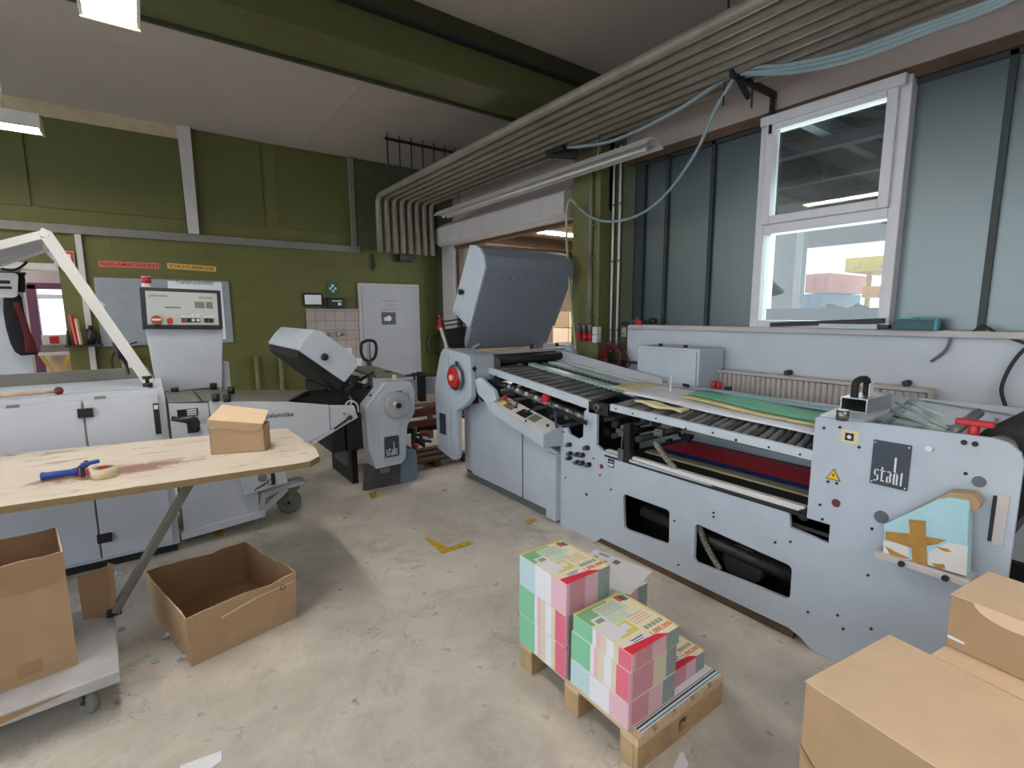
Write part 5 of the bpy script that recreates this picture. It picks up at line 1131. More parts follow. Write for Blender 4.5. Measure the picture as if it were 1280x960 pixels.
# top plate / right side frame running back
m = M(); a_ = Q(470, 474, YF+.1); m.hexa([Vector(p) for p in ((a_[0], YF+.1, 1.12), (a_[0]+.32, YF+.1, 1.10), (a_[0]+.32, YF+1.0, 1.12), (a_[0], YF+1.0, 1.14), (a_[0], YF+.1, 1.15), (a_[0]+.32, YF+.1, 1.13), (a_[0]+.32, YF+1.0, 1.15), (a_[0], YF+1.0, 1.17))], 'duct'); m.build('top_plate', D)
m = M(); a_ = Q(492, 472); m.box(a_[0]-.02, a_[0]+.02, YF-.02, YF-.01, a_[1]-.02, a_[1]+.03, 'cream'); m.build('sticker', D)
for px, py in ((485, 468), (518, 470), (530, 470)):
    c = P(px, py, Y=5.0); m = M(); m.cyl((c.x, 5.0, c.z-.04), (c.x, 5.0, c.z+.02), .012, 'black'); m.cyl((c.x, 5.0, c.z+.02), (c.x, 5.0, c.z+.035), .035, 'black', n=8); m.build('clamp_screw', D)
# outfeed rods towards the big machine
for k in range(6):
    y = 4.9+.09*k; m = M(); m.cyl((2.15, y, 1.10-.01*k), (2.75, y, 1.08-.01*k), .012, 'steel' if k % 2 else 'steel_dk', n=8); m.build('outfeed_rod', D)
m = M(); m.box(2.2, 2.62, 5.0, 5.05, .86, 1.04, 'grey'); m.box(2.36, 2.42, 4.9, 5.0, .8, 1.12, 'black'); m.build('outfeed_table', D, bev=.004)

# pallet truck with upright handle behind
T_ = thing('pallet_truck', (2.2, 6.6, 0), 'pallet truck with black loop handle standing behind the small folding unit', 'pallet truck')
c = P(461, 440, Y=6.3); 
m = M(); m.tube([c+Vector(p) for p in ((-.09, 0, .12), (-.10, 0, .0), (-.05, 0, -.10), (.05, 0, -.10), (.10, 0, 0), (.09, 0, .12), (.0, 0, .15), (-.09, 0, .12))], .02, 'black', sub=5); m.bar(c+Vector((-.0, 0, .12)), c+Vector((0, 0, -.1)), .05, .03, 'steel'); m.build('grip', T_)
m = M(); m.bar(c+Vector((0, 0, -.1)), (c.x, 6.3, .25), .05, .05, 'black'); m.build('drawbar', T_)
m = M(); m.box(c.x-.12, c.x+.12, 6.3, 6.5, .05, .4, 'orange'); m.cyl((c.x-.08, 6.35, .09), (c.x+.08, 6.35, .09), .09, 'rubber'); m.build('pump_body', T_, bev=.01)
for d in (-.2, .2):
    m = M(); m.box(c.x+d-.08, c.x+d+.08, 6.5, 7.5, .09, .15, 'orange'); m.build('fork', T_, bev=.01)
# low table with red-brown frame behind, between the machines
lt = thing('low_lift_table', (2.4, 5.9, 0), 'low brown topped lift table with red brown frame between the two folding machines', 'table')
a_, b_ = P(512, 520, Y=5.6), P(552, 545, Y=5.6)
m = M(); m.box(2.0, 3.2, 5.5, 6.3, .62, .66, mat('brown_board', '#7f7468', .6, var=.08)); m.build('top', lt)
m = M(); m.box(2.02, 3.18, 5.48, 5.52, .50, .60, 'rust'); m.box(2.02, 3.18, 5.46, 5.50, .38, .46, 'rust'); m.box(2.02, 3.18, 5.52, 5.56, .3, .38, 'dark'); m.build('frame', lt, bev=.005)
for x in (2.06, 3.14):
    for y in (5.54, 6.26):
        m = M(); m.box(x-.03, x+.03, y-.03, y+.03, 0, .62, 'rust'); m.build('leg', lt)
w3 = thing('floor_skid', (2.4, 5.3, 0), 'dark wooden skid lying on the floor between the two folding machines', 'skid')
m = M(); 
for k in range(3): m.box(2.1, 3.0, 5.0+k*.2, 5.12+k*.2, .07, .10, 'darkwood')
m.build('deck_board', w3)
for x in (2.12, 2.55, 2.92):
    m = M(); m.box(x, x+.07, 4.98, 5.55, 0, .07, 'darkwood'); m.build('runner', w3)
m = M(); c = P(520, 547, Y=4.75); random.seed(2)
for k in range(8): m.bar(c+Vector((random.uniform(-.04, .1), random.uniform(-.03, .1), random.uniform(-.12, .08))), c+Vector((random.uniform(-.02, .2), random.uniform(-.03, .1), random.uniform(-.12, .06))), .025, .03, 'orange' if k % 3 == 0 else 'black')
m.cyl(c+Vector((0, .05, -.2)), c+Vector((0, .05, .1)), .03, 'black'); m.build('drive_linkage', D)
# ================================================================== LEFT DELIVERY MACHINE
E_ = thing('delivery_machine', (-.4, 4.7, 0), 'long white delivery machine with two door cabinet, raised guard frame and black bordered control screen', 'machine')
Y0 = 4.28
Q = lambda px, py, Y=Y0: (P(px, py, Y=Y).x, P(px, py, Y=Y).z)
m = M(); m.box(-1.6, .07, Y0+.03, 5.15, .06, 1.235, 'white'); body = m.build('cabinet', E_, bev=.006)
m = M(); m.box(-1.55, .05, Y0+.06, 5.1, 0, .06, 'dark'); m.build('plinth', E_)
seam = Q(103, 505)[0]
for a_, b_ in ((-1.05, seam-.005), (seam+.005, .03)):
    m = M(); m.box(a_, b_, Y0, Y0+.03, .09, 1.19, 'white'); d_ = m.build('door', E_, bev=.005)
for px, py in ((107, 516), (131, 672)):
    c = Q(px, py); m = M(); m.box(c[0]-.04, c[0]+.04, Y0-.02, Y0, c[1]-.03, c[1]+.03, 'black'); m.build('hinge', E_)
c = Q(197, 523); m = M(); m.box(c[0]-.02, c[0]+.015, Y0-.02, Y0, c[1]-.11, c[1]+.11, 'black'); m.box(c[0]-.015, c[0]+.01, Y0-.024, Y0-.02, c[1]+.07, c[1]+.1, 'silver'); m.build('door_handle', E_, bev=.003)
for px, py in ((125, 497), (16, 508)):
    c = Q(px, py); m = M(); m.box(c[0]-.03, c[0]+.03, Y0-.003, Y0, c[1]-.01, c[1]+.01, 'duct'); m.build('latch', E_)
# top slab with holes in back plate
m = M(); m.prism([(-1.6, 1.235), (.03, 1.235), (-.02, 1.33), (-1.6, 1.33)], 'Y', 5.02, 5.06, 'duct'); m.build('back_plate', E_)
m = M(); m.box(-1.6, -.02, Y0+.05, 5.02, 1.236, 1.245, 'grey'); m.build('top_plate', E_)
c = P(185, 485, Y=Y0+.1); m = M(); m.cyl((c.x, Y0+.1, 1.24), (c.x, Y0+.1, 1.27), .03, 'black'); m.cyl((c.x, Y0+.1, 1.27), (c.x, Y0+.1, 1.30), .012, 'black'); m.cyl((c.x, Y0+.1, 1.30), (c.x, Y0+.1, 1.32), .03, 'black', n=6); m.build('clamp_screw', E_)
# raised guard frame
G0, G1, G2 = P(187, 479, Y=4.5), P(56, 291, Y=4.5), P(-60, 322, Y=4.5)
gd = thing  # alias not used further
def flat(p, q, w, t, mt, name, parent):
    m = M(); m.bar(p, q, t, w, mt, up=(0, 0, 1)) if False else m.bar(p, q, t, w, mt); return m.build(name, parent, bev=.003)
m = M(); m.obox(G1+Vector((.0, 0, -.005)), .055, .034, .055, 'whitep', ry=.5); m.build('corner_joint', E_, bev=.006)
gf = flat(G0, G1, .07, .03, 'whitep', 'guard_frame', E_)
flat(G1+Vector((.02, 0, .0)), G2, .05, .03, 'whitep', 'guard_frame', E_)
G1b = G1+Vector((0, .75, 0)); G0b = G0+Vector((0, .55, 0)); G2b = G2+Vector((0, .75, 0))
m = M(); a_, b_, c_, d_ = G1, G2, P(-60, 350, Y=4.9), P(58, 312, Y=4.9)
m.hexa([a_+Vector((0, 0, -.02)), b_+Vector((0, 0, -.02)), c_, d_, a_+Vector((0, 0, -.012)), b_+Vector((0, 0, -.012)), c_+Vector((0, 0, .008)), d_+Vector((0, 0, .008))], 'milky'); m.build('clear_panel', E_)
m = M(); m.bar(d_, c_, .03, .03, 'whitep'); m.bar(G1, d_, .03, .03, 'whitep'); m.bar(d_, P(130, 385, Y=4.62), .02, .03, 'whitep'); m.build('guard_rail', E_)
m = M(); m.tube([P(x, y, Y=4.8) for x, y in ((2, 336), (15, 338), (26, 334), (34, 327))], .008, 'black', sub=4, n=6); m.build('cable', E_)
m = M(); m.cyl(P(144, 428, Y=4.62), P(152, 448, Y=4.6), .02, 'black'); m.cyl(P(152, 448, Y=4.6), P(160, 470, Y=4.58), .011, 'steel'); m.cyl(P(146, 430, Y=4.64)+Vector((.02, 0, 0)), P(160, 468, Y=4.6), .014, 'black'); m.build('gas_spring', E_)
# section with levers, next to the cabinet
m = M(); x0, x1 = .085, .33; m.prism([(x0, .74), (x1, .74), (x1, 1.112), (x0, 1.127)], 'Y', Y0+.03, 4.9, 'white'); m.build('lever_unit', E_, bev=.005)
c = Q(236, 516); m = M(); m.box(c[0]-.07, c[0]+.06, Y0+.024, Y0+.03, c[1]-.03, c[1]+.025, 'black'); 
for k in range(3): m.box(c[0]-.01, c[0]+.05, Y0+.021, Y0+.024, c[1]-.022+k*.016, c[1]-.013+k*.016, 'silver')
m.build('index_scale', E_)
c = Q(240, 530); m = M(); m.box(c[0]-.03, c[0]+.04, Y0+.02, Y0+.03, c[1]-.07, c[1]+.04, 'ink'); m.build('slot', E_)
a_, b_ = P(214, 523, Y=Y0-.08), P(246, 528, Y=Y0-.08); m = M(); m.cyl(a_, b_, .017, 'black'); m.cyl(b_+Vector((-.01, -.02, 0)), b_+Vector((-.01, .1, 0)), .03, 'black'); m.cyl(b_+Vector((0, 0, 0)), b_+Vector((0, 0, -.06)), .018, 'steel_dk'); m.build('crank_handle', E_)
# bed table surface
m = M(); m.hexa([Vector(p) for p in ((.085, Y0+.03, 1.12), (.88, Y0+.03, 1.045), (1.20, 4.88, 1.03), (.10, 4.95, 1.12), (.085, Y0+.03, 1.135), (.88, Y0+.03, 1.06), (1.20, 4.88, 1.045), (.10, 4.95, 1.137))], 'duct'); m.build('bed_table', E_)
for px, py in ((219, 490), (254, 483), (267, 484), (289, 489), (270, 498), (284, 499)):
    c = P(px, py, Z=1.13); m = M(); m.cyl((c.x, c.y, 1.11), (c.x, c.y, 1.165), .028, 'black' if px != 270 else 'steel_dk', n=10); m.build('clamp_screw', E_)
m = M(); a_ = P(241, 487, Z=1.135); b_ = P(254, 503, Z=1.125); m.bar(a_, b_, .008, .006, 'ink'); m.build('table_joint', E_)
# tapered long arm with the name
arm = [Q(252, 506), Q(360, 505), Q(416, 507), Q(416, 547), Q(394, 556), Q(310, 552), Q(252, 560)]
m = M(); m.prism([(x0+.25, 1.11), (.88, 1.045), (1.20, .985), (1.20, .76), (1.05, .70), (.90, .66), (.34, .68)], 'Y', Y0, Y0+.04, 'white'); m.build('arm_panel', E_, bev=.006)
a_, b_ = P(333, 519, Y=Y0), P(366, 518, Y=Y0); text('lettering', 'palamides', abs(b_.x-a_.x)*1.05, ((a_.x+b_.x)/2, Y0-.001, (a_.z+b_.z)/2-.005), (1, 0, -.04), XU, 'navy', E_, height=.05)
# pointed end bracket
m = M(); m.prism([(1.20, .98), (1.42, .955), (1.44, .87), (1.30, .80), (1.205, .77)], 'Y', Y0+.01, Y0+.05, 'white'); m.build('end_bracket', E_, bev=.005)
m = M(); m.bar(P(418, 536, Y=Y0-.01), P(440, 520, Y=Y0-.01), .012, .015, 'black'); m.cyl(P(438, 522, Y=Y0), P(438, 522, Y=Y0-.04), .02, 'black'); m.cyl(P(430, 517, Y=Y0), P(430, 517, Y=Y0-.01), .01, 'duct'); m.build('lock_lever', E_)
m = M(); m.bar((1.05, Y0+.03, .68), (1.44, Y0+.03, .86), .05, .03, 'white'); m.build('lower_rail', E_)
m = M(); m.box(.95, 1.40, Y0+.3, 5.0, .95, 1.02, 'black'); m.build('belt_unit', E_)
# chassis: lower panels and frame
m = M(); m.box(.1, .62, Y0+.06, 4.9, .12, .70, 'white'); m.build('lower_cabinet', E_, bev=.006)
lw = [Q(297, 586), Q(355, 582), Q(360, 603), Q(305, 620)]
m = M(); m.prism(lw, 'Y', Y0-.005, Y0+.03, 'white'); fp = m.build('flap', E_, bev=.004)
c = Q(328, 597); m = M(); m.cyl((c[0], Y0-.004, c[1]), (c[0], Y0-.01, c[1]), .035, 'duct'); m.build('grip_hole', fp)
c = Q(341, 595); m = M(); m.box(c[0]-.015, c[0]+.015, Y0-.012, Y0-.004, c[1]-.07, c[1]+.08, 'ink'); m.build('strap', fp)
c = Q(328, 607); m = M(); 
for k in range(3): m.bar((c[0]-.06+k*.03, Y0-.006, c[1]-.03+k*.012), (c[0]-.03+k*.03, Y0-.006, c[1]+.0+k*.012), .004, .008, 'ink')
m.tube([(c[0]+.06+.022*math.cos(t*.6), Y0-.007, c[1]+.02+.022*math.sin(t*.6)) for t in range(11)], .003, 'ink', n=6); m.build('pen_marks', fp)
m = M(); a_ = Q(226, 655, 4.35); m.bar((.08, 4.36, .10), (.66, 4.36, .14), .06, .06, 'white'); m.bar((.62, 4.38, .14), (.86, 4.52, .26), .05, .06, 'white'); m.bar((.62, 4.38, .14), (.66, 4.40, .30), .05, .05, 'white'); m.bar((.66, 4.40, .27), (.85, 4.50, .28), .05, .04, 'white'); m.box(.62, .95, 4.5, 4.56, .27, .31, 'white'); m.build('chassis', E_, bev=.004)
m = M(); m.box(.3, .62, 4.5, 4.9, .16, .32, 'dark'); m.build('under_tray', E_)
def caster(name, c, r, w, parent, rot=0, mt='duct', plate_up=.0):
    T = Matrix.Translation(c) @ Matrix.Rotation(rot, 4, 'Z')
    m = M(); m.lathe([(0, 0), (r*.35, 0), (r*.4, .005), (r*.8, .005), (r*.85, 0), (r, .004), (r, w-.004), (r*.85, w), (r*.8, w-.005), (r*.4, w-.005), (r*.35, w), (0, w)], T @ Vector((-0, -w/2, r)), (T.to_3x3() @ Vector((0, 1, 0))), mt, n=24)
    o = m.build(name, parent)
    m = M()
    for s_ in (-1, 1): m.prism([(-.012, r*.9), (.012, r*.9), (r*.9, 2*r+.03), (.0, 2*r+.03)], 'Y', s_*(w/2+.006)-.002, s_*(w/2+.006)+.002, 'steel', T)
    m.box(-.01, r*.95, -w/2-.008, w/2+.008, 2*r+.026, 2*r+.034, 'steel', T); m.cyl(T @ Vector((0, -w/2-.012, r)), T @ Vector((0, w/2+.012, r)), r*.12, 'steel_dk')
    m.build('fork', o); return o
wc = P(366, 640, Z=0)
caster('caster', Vector((.90, 4.60, 0)), .10, .045, E_, rot=-.3)
m = M(); m.prism([(.80, .285), (.98, .30), (1.03, .29), (.99, .265), (.80, .255)], 'Y', 4.48, 4.66, 'white'); m.build('wheel_guard', E_, bev=.004)
# control column and screen panel
m = M(); m.prism([(.03, 1.12), (.50, 1.12), (.545, 1.62), (.545, 1.66), (.0, 1.66)], 'Y', 5.02, 5.12, 'white'); m.build('control_column', E_, bev=.006)
m = M(); c = P(283, 478, Y=5.15); m.box(c.x-.05, c.x+.03, 5.12, 5.2, 1.05, 1.33, 'white'); m.build('side_post', E_)
T = Matrix.Translation((.27, 5.0, 1.80)) @ Matrix.Rotation(math.radians(1.5), 4, 'Y') @ Matrix.Rotation(math.radians(-8), 4, 'X')
m = M(); m.box(-.285, .275, -.02, .10, -.165, .165, 'black', T); bx = m.build('control_box', E_, bev=.008)
m = M(); m.box(-.25, .245, -.024, -.02, -.135, .135, mat('panel_face', '#b9bfc1', .35, var=.02), T); m.build('face_plate', bx)
def pb(x0, x1, z0, z1, mt, name='label_plate', d=.027): m = M(); m.box(x0, x1, -d, -.023, z0, z1, mt, T); return m.build(name, bx)
pb(.11, .215, .085, .105, mat('pale_green_label', '#86b08a', .5), 'display'); pb(.08, .15, .005, .06, 'duct', 'keypad', .025); pb(.16, .21, .005, .06, 'duct', 'keypad', .025); pb(-.13, -.02, -.0, .012, 'duct', 'print', .025)
text('lettering', 'palamides', .12, T @ Vector((-.165, -.025, .098)), T.to_3x3() @ Vector((1, 0, 0)), T.to_3x3() @ Vector((0, 0, 1)), 'navy', bx, height=.026)
def knob(x, z, r, mt, name, d=.03, base=None):
    m = M()
    if base: m.box(x-r*1.2, x+r*1.2, -.026, -.023, z-r*1.1, z+r*1.3, base, T)
    m.cyl(T @ Vector((x, -.024, z)), T @ Vector((x, -.024-d, z)), r, mt); return m.build(name, bx)
knob(-.19, -.10, .036, 'orange', 'main_switch', .03); m = M(); m.bar(T @ Vector((-.22, -.06, -.10)), T @ Vector((-.16, -.06, -.10)), .012, .016, 'whitep'); m.build('switch_grip', bx)
knob(-.10, -.105, .02, 'red', 'emergency_stop', .04, 'yellow')
for x, mt in ((-.005, 'red'), (.03, 'black'), (.06, 'whitep'), (.095, 'whitep'), (.155, 'black'), (.19, 'black')):
    m = M(); m.box(x-.016, x+.016, -.032, -.023, -.115, -.08, 'black', T); m.cyl(T @ Vector((x, -.03, -.098)), T @ Vector((x, -.042, -.098)), .012, mt, n=12); m.build('push_button', bx); pb(x-.014, x+.014, -.075, -.058 if x != .06 and x != .095 else -.04, 'whitep')
c = P(183, 351, Y=5.02); m = M(); m.cyl((c.x, 5.05, c.z-.06), (c.x, 5.05, c.z-.02), .035, 'whitep'); m.cyl((c.x, 5.05, c.z-.02), (c.x, 5.05, c.z+.03), .032, 'red'); m.cyl((c.x, 5.05, c.z+.03), (c.x, 5.05, c.z+.036), .034, 'whitep'); o = m.build('signal_lamp', E_); o['label'] = 'red signal lamp with white base'
# mallet lying on the cabinet
a_, b_ = P(-30, 504, Z=1.27), P(72, 493, Z=1.27); ml = thing('wooden_stick', tuple((a_+b_)/2), 'wooden stick with a dark red ball end lying on the white cabinet top', 'tool')
a_ = P(-30, 503, Y=4.32); b_ = P(70, 493, Y=4.32)
m = M(); m.cyl((a_.x, 4.34, 1.262), (b_.x, 4.34, 1.262), .014, 'wood', r1=.011); m.build('handle', ml)
m = M(); m.lathe([(0, 0), (.015, .002), (.026, .012), (.028, .025), (.022, .04), (0, .05)], (b_.x-.01, 4.34, 1.264), (1, 0, 0), 'hose'); m.build('head', ml)

# ================================================================== WORKBENCH TOP AND WHAT IS ON IT
ZT = .92
wt = thing('work_table', (-.4, 3.6, 0), 'worn plywood table top with red stains on a grey diagonal steel leg', 'table')
c1, c2, c3, c4 = P(-260, 665, Z=ZT), P(360, 580, Z=ZT), P(398, 568, Z=ZT), P(358, 535, Z=ZT)
top = [P(-420, 690, Z=ZT), P(0, 633, Z=ZT), P(365, 580, Z=ZT), P(388, 576, Z=ZT), P(399, 570, Z=ZT), P(395, 560, Z=ZT), P(358, 535, Z=ZT), P(0, 568, Z=ZT), P(-420, 606, Z=ZT)]
m = M(); m.prism([(p.x, p.y) for p in top], 'Z', ZT-.035, ZT, 'ply'); m.build('table_top', wt, bev=.002)
G['plyedge'] = mat('plywood_edge', '#8b7650', .7, var=.15, scale=20, stretch=(1, 1, 12))
m = M(); e = [Vector((p.x, p.y, 0)) for p in top[:7]]
for p, q in zip(e[:-1], e[1:]):
    d = (q-p).normalized(); n_ = Vector((d.y, -d.x, 0)); m.hexa([p+n_*.001+Vector((0, 0, ZT-.036)), q+n_*.001+Vector((0, 0, ZT-.036)), q-n_*.003+Vector((0, 0, ZT-.036)), p-n_*.003+Vector((0, 0, ZT-.036)), p+n_*.001+Vector((0, 0, ZT-.002)), q+n_*.001+Vector((0, 0, ZT-.002)), q-n_*.003+Vector((0, 0, ZT-.002)), p-n_*.003+Vector((0, 0, ZT-.002))], 'plyedge')
m.build('edge_band', wt)
ZD = .20
lb_ = P(143, 765, Z=ZD+.02); lt_ = P(246, 603, Y=lb_.y)
lt_ = P(250, 600, Y=3.28)
m = M(); m.bar(lb_, Vector((lt_.x, lt_.y, ZT-.035)), .05, .035, 'duct'); m.build('leg', wt, bev=.004)
m = M(); m.bar((-1.3, 3.3, .2), (-1.45, 3.4, ZT-.035), .05, .035, 'duct'); m.build('leg', wt, bev=.004)
m = M(); m.bar((.0, 3.9, ZT-.05), (-1.3, 3.9, ZT-.05), .04, .03, 'duct'); m.bar((lt_.x, lt_.y, ZT-.05), (lt_.x-.05, 3.95, ZT-.05), .04, .03, 'duct'); m.build('under_frame', wt)
m = M(); m.cyl(lb_+Vector((-.03, 0, -.0)), lb_+Vector((.03, 0, .0)), .02, 'steel_dk'); m.build('leg_foot', wt)
# printed carton box on the table
a_ = P(264, 568.5, Z=ZT); b_ = P(331.5, 564, Z=ZT); d = (b_-a_).normalized(); n_ = Vector((-d.y, d.x, 0)); L_ = (b_-a_).length; hh = P(264, 536, Y=a_.y).z-ZT; dp = .16
bx = thing('carton_box', tuple((a_+b_)/2), 'small light brown carton with a half open lid on the plywood table', 'box')
def q3(u, v, z): return a_+d*u*L_+n_*v*dp+Vector((0, 0, z))
m = M(); t = .003
for (u0, v0, u1, v1) in ((0, 0, 1, .02), (0, .98, 1, 1), (0, 0, .02, 1), (.98, 0, 1, 1)):
    m.hexa([q3(u0, v0, 0), q3(u1, v0, 0), q3(u1, v1, 0), q3(u0, v1, 0), q3(u0, v0, hh), q3(u1, v0, hh), q3(u1, v1, hh), q3(u0, v1, hh)], 'kraft')
m.hexa([q3(0, 0, 0), q3(1, 0, 0), q3(1, 1, 0), q3(0, 1, 0), q3(0, 0, .004), q3(1, 0, .004), q3(1, 1, .004), q3(0, 1, .004)], 'kraft_in'); m.build('body', bx)
m = M(); nrm = Vector((0, 0, .004))
A0, A1, A2, A3 = q3(-.01, .0, hh+.055), q3(1.0, .0, hh+.012), q3(1.0, 1, hh+.065), q3(.12, 1, hh+.115)
m.hexa([A0, A1, A2, A3, A0+nrm, A1+nrm, A2+nrm, A3+nrm], 'kraft_lt'); lid = m.build('lid', bx)
m = M(); pr = [q3(-.01, -.015, hh+.055), q3(1.0, -.015, hh+.012), q3(.985, -.03, hh-.005), q3(.93, -.04, hh-.02), q3(.85, -.045, hh-.03), q3(.7, -.045, hh-.028), q3(.45, -.045, hh-.012), q3(-.06, -.05, hh+.015)]
m.face(pr, 'kraft'); m.face([p+n_*.004 for p in pr][::-1], 'kraft'); m.build('lid_flap', lid)
m = M(); m.hexa([q3(.02, .05, hh-.02), q3(.12, .05, hh-.02), q3(.12, .5, hh-.02), q3(.02, .5, hh-.02), q3(.02, .05, hh+.012), q3(.12, .05, hh+.012), q3(.12, .5, hh+.012), q3(.02, .5, hh+.012)], 'paper'); m.hexa([q3(.16, .05, hh-.02), q3(.3, .05, hh-.02), q3(.3, .5, hh-.02), q3(.16, .5, hh-.02), q3(.16, .05, hh+.01), q3(.3, .05, hh+.01), q3(.3, .5, hh+.01), q3(.16, .5, hh+.01)], 'red')
tag(m.build('packet'), 'white and red packet inside the small half open carton', 'packet')
# tape dispenser
c = P(131, 598, Z=ZT); td = thing('tape_dispenser', tuple(c), 'blue handled tape gun lying on the plywood table with a roll of clear tape', 'tape dispenser')
r_ = .057
m = M(); m.lathe([(.036, 0), (r_, 0), (r_, .05), (.036, .05), (.036, 0)], (c.x, c.y+.03, ZT+.002), (0, 0, 1), 'tape_roll', n=28); m.build('tape_roll', td)
m = M(); m.lathe([(.0, 0), (.035, 0), (.035, .046), (.030, .048), (.0, .040)], (c.x, c.y+.03, ZT+.003), (0, 0, 1), 'blue', n=20); m.obox((c.x+.0, c.y+.015, ZT+.056), .034, .03, .012, 'red'); m.build('hub', td)
a_, b_ = P(50, 596, Z=ZT+.025), P(98, 589, Z=ZT+.025)
m = M(); ax = (b_-a_); m.lathe([(0, 0), (.020, .002), (.022, .01), (.018, .03), (.017, ax.length*.8), (.022, ax.length*.95), (.021, ax.length), (0, ax.length)], a_, ax, 'blue', n=16); m.build('handle', td)
m = M(); m.bar(b_, b_+Vector((.04, 0, -.008)), .03, .03, 'skinpink'); m.bar(b_+Vector((0, .02, .0)), b_+Vector((.04, .05, .03)), .02, .03, 'steel_dk'); m.build('cutter', td, bev=.003)
e_ = P(108, 575, Z=ZT+.05); m = M(); m.bar((e_.x, c.y+.05, ZT+.01), (e_.x, c.y+.055, ZT+.075), .02, .014, 'black'); m.bar((e_.x-.005, c.y+.05, ZT+.075), (e_.x+.07, c.y+.06, ZT+.083), .035, .016, 'blue'); m.build('frame_arm', td, bev=.004)

# ================================================================== DOLLY WITH CARTONS, LEFT FOREGROUND
dl = thing('platform_dolly', (-.7, 2.9, 0), 'grey painted platform dolly on castors under the tall carton', 'dolly')
ZD = .20; pn = P(150, 838, Z=ZD); pf = P(140, 757, Z=ZD); pl2 = P(0, 893, Z=ZD)
dd = (pl2-pn).normalized(); ff = Vector((-dd.y, dd.x, 0)); ff = ff if ff.y > 0 else -ff
W_ = 1.15; Ln = (pf-pn).length*1.08
k0 = pn; k1 = pn+dd*W_; k2 = k1+ff*Ln; k3 = pn+ff*Ln
G['dolly'] = mat('chipped_grey_paint', '#b3b3b8', .5, var=.12, scale=5)
m = M(); z0 = Vector((0, 0, -.055)); m.hexa([k0+z0, k1+z0, k2+z0, k3+z0, k0, k1, k2, k3], 'dolly'); m.build('platform', dl, bev=.006)
for p in (k0+ff*.10-dd*-.12, k3-ff*.12+dd*.12, k1+ff*.1-dd*.12, k2-ff*.12-dd*.12):
    caster('caster', Vector((p.x, p.y, 0)), .058, .035, dl, rot=2.2)
m = M(); p0 = k0+dd*.12; a_, b_ = k0+dd*.20+Vector((0, 0, -.01)), k0+dd*.42+Vector((0, 0, -.03)); o_ = -ff*.001
m.face([a_+o_, k0+dd*.16+Vector((0, 0, -.012))+o_, b_+o_+Vector((0, 0, -.018)), k0+dd*.46+o_+Vector((0, 0, -.03)), k0+dd*.45+o_+Vector((0, 0, -.0)), k0+dd*.40+o_+Vector((0, 0, -.012))], 'kraft_rd'); m.build('tape_remnant', dl)
def carton_open(name, base, dirx, w, dep, h, th, label, inner='kraft_in', outer='kraft', flaps=None, cat='carton', warp=0, seamz=None, taper=0):
    """open topped carton; base = near left corner on support, dirx = unit vector along its near side"""
    t = thing(name, tuple(base), label, cat); dy = Vector((-dirx.y, dirx.x, 0)); Zv = Vector((0, 0, 1))
    def p(u, v, z): 
        k = 1+taper*z/h; uu = (u-.5)*k+.5; vv = (v-.5)*k+.5
        return base+dirx*uu*w+dy*vv*dep+Zv*z
    m = M(); a = th/w; b = th/dep
    rim = [h*(1+warp*s) for s in (0, .5, -.3, .4)]
    cs = [(0, 0), (1, 0), (1, 1), (0, 1)]; ci = [(a, b), (1-a, b), (1-a, 1-b), (a, 1-b)]
    n = 8
    for i in range(4):
        j = (i+1) % 4; prev = None
        for k in range(n+1):
            s = k/n; uo = (cs[i][0]*(1-s)+cs[j][0]*s, cs[i][1]*(1-s)+cs[j][1]*s); ui = (ci[i][0]*(1-s)+ci[j][0]*s, ci[i][1]*(1-s)+ci[j][1]*s)
            zz = rim[i]*(1-s)+rim[j]*s+(random.uniform(-.006, .006)+warp*h*.3*math.sin(s*math.pi*2+i) if 0 < k < n else 0)
            cur = (p(*uo, 0), p(*uo, zz), p(*ui, zz), p(*ui, .004))
            if prev:
                m.face([prev[0], cur[0], cur[1], prev[1]], outer); m.face([prev[1], cur[1], cur[2], prev[2]], 'kraft_lt'); m.face([prev[2], cur[2], cur[3], prev[3]], inner)
            prev = cur
    m.face([p(0, 0, 0), p(0, 1, 0), p(1, 1, 0), p(1, 0, 0)], outer); m.face([p(0, 0, .004), p(1, 0, .004), p(1, 1, .004), p(0, 1, .004)], inner)
    o = m.build('body', t, recalc=False)
    return t, p
q0 = P(40, 852, Z=ZD); q1 = P(98, 830, Z=ZD)
dx = (P(98, 830, Z=ZD)-q0).normalized(); q2 = P(102, 790, Z=ZD)
# tall carton: visible corner q0 (front), side q0->q1 on the right, other side goes left out of frame
side_len = .155/1
zc = P(77, 690, X=q1.x, ).z
tc_, pc_ = carton_open('tall_carton', q0+Vector((-.44, .12, 0)).normalized()*.0, Vector((1, 0, 0)), .1, .1, .1, .003, 'x') if False else (None, None)
q_f = P(40, 852, Z=ZD+.001); q_r = P(98, 830, Z=ZD+.001)
dx = (q_r-q_f).normalized()
tc_, pc_ = carton_open('tall_carton', q_r-dx*.50, dx, .50, .36, P(76, 690, Y=q_r.y+.0).z-ZD, .005, 'tall open brown carton standing on the grey dolly at the left edge', outer='kraft', taper=.0)
m = M(); hh = P(76, 690, Y=q_r.y).z-ZD
m.hexa([pc_(0, -.012, hh-.13), pc_(1.0, -.012, hh-.13), pc_(1.0, 0, hh-.13), pc_(0, 0, hh-.13), pc_(0, -.006, hh), pc_(1.0, -.006, hh), pc_(1.0, 0, hh), pc_(0, 0, hh)], 'kraft_rd'); m.build('folded_flap', tc_)
m = M(); m.hexa([pc_(.62, -.004, .03), pc_(.78, -.004, .03), pc_(.78, 0, .03), pc_(.62, 0, .03), pc_(.62, -.004, .09), pc_(.78, -.004, .09), pc_(.78, 0, .09), pc_(.62, 0, .09)], 'kraft_rd'); m.build('tape_patch', tc_)
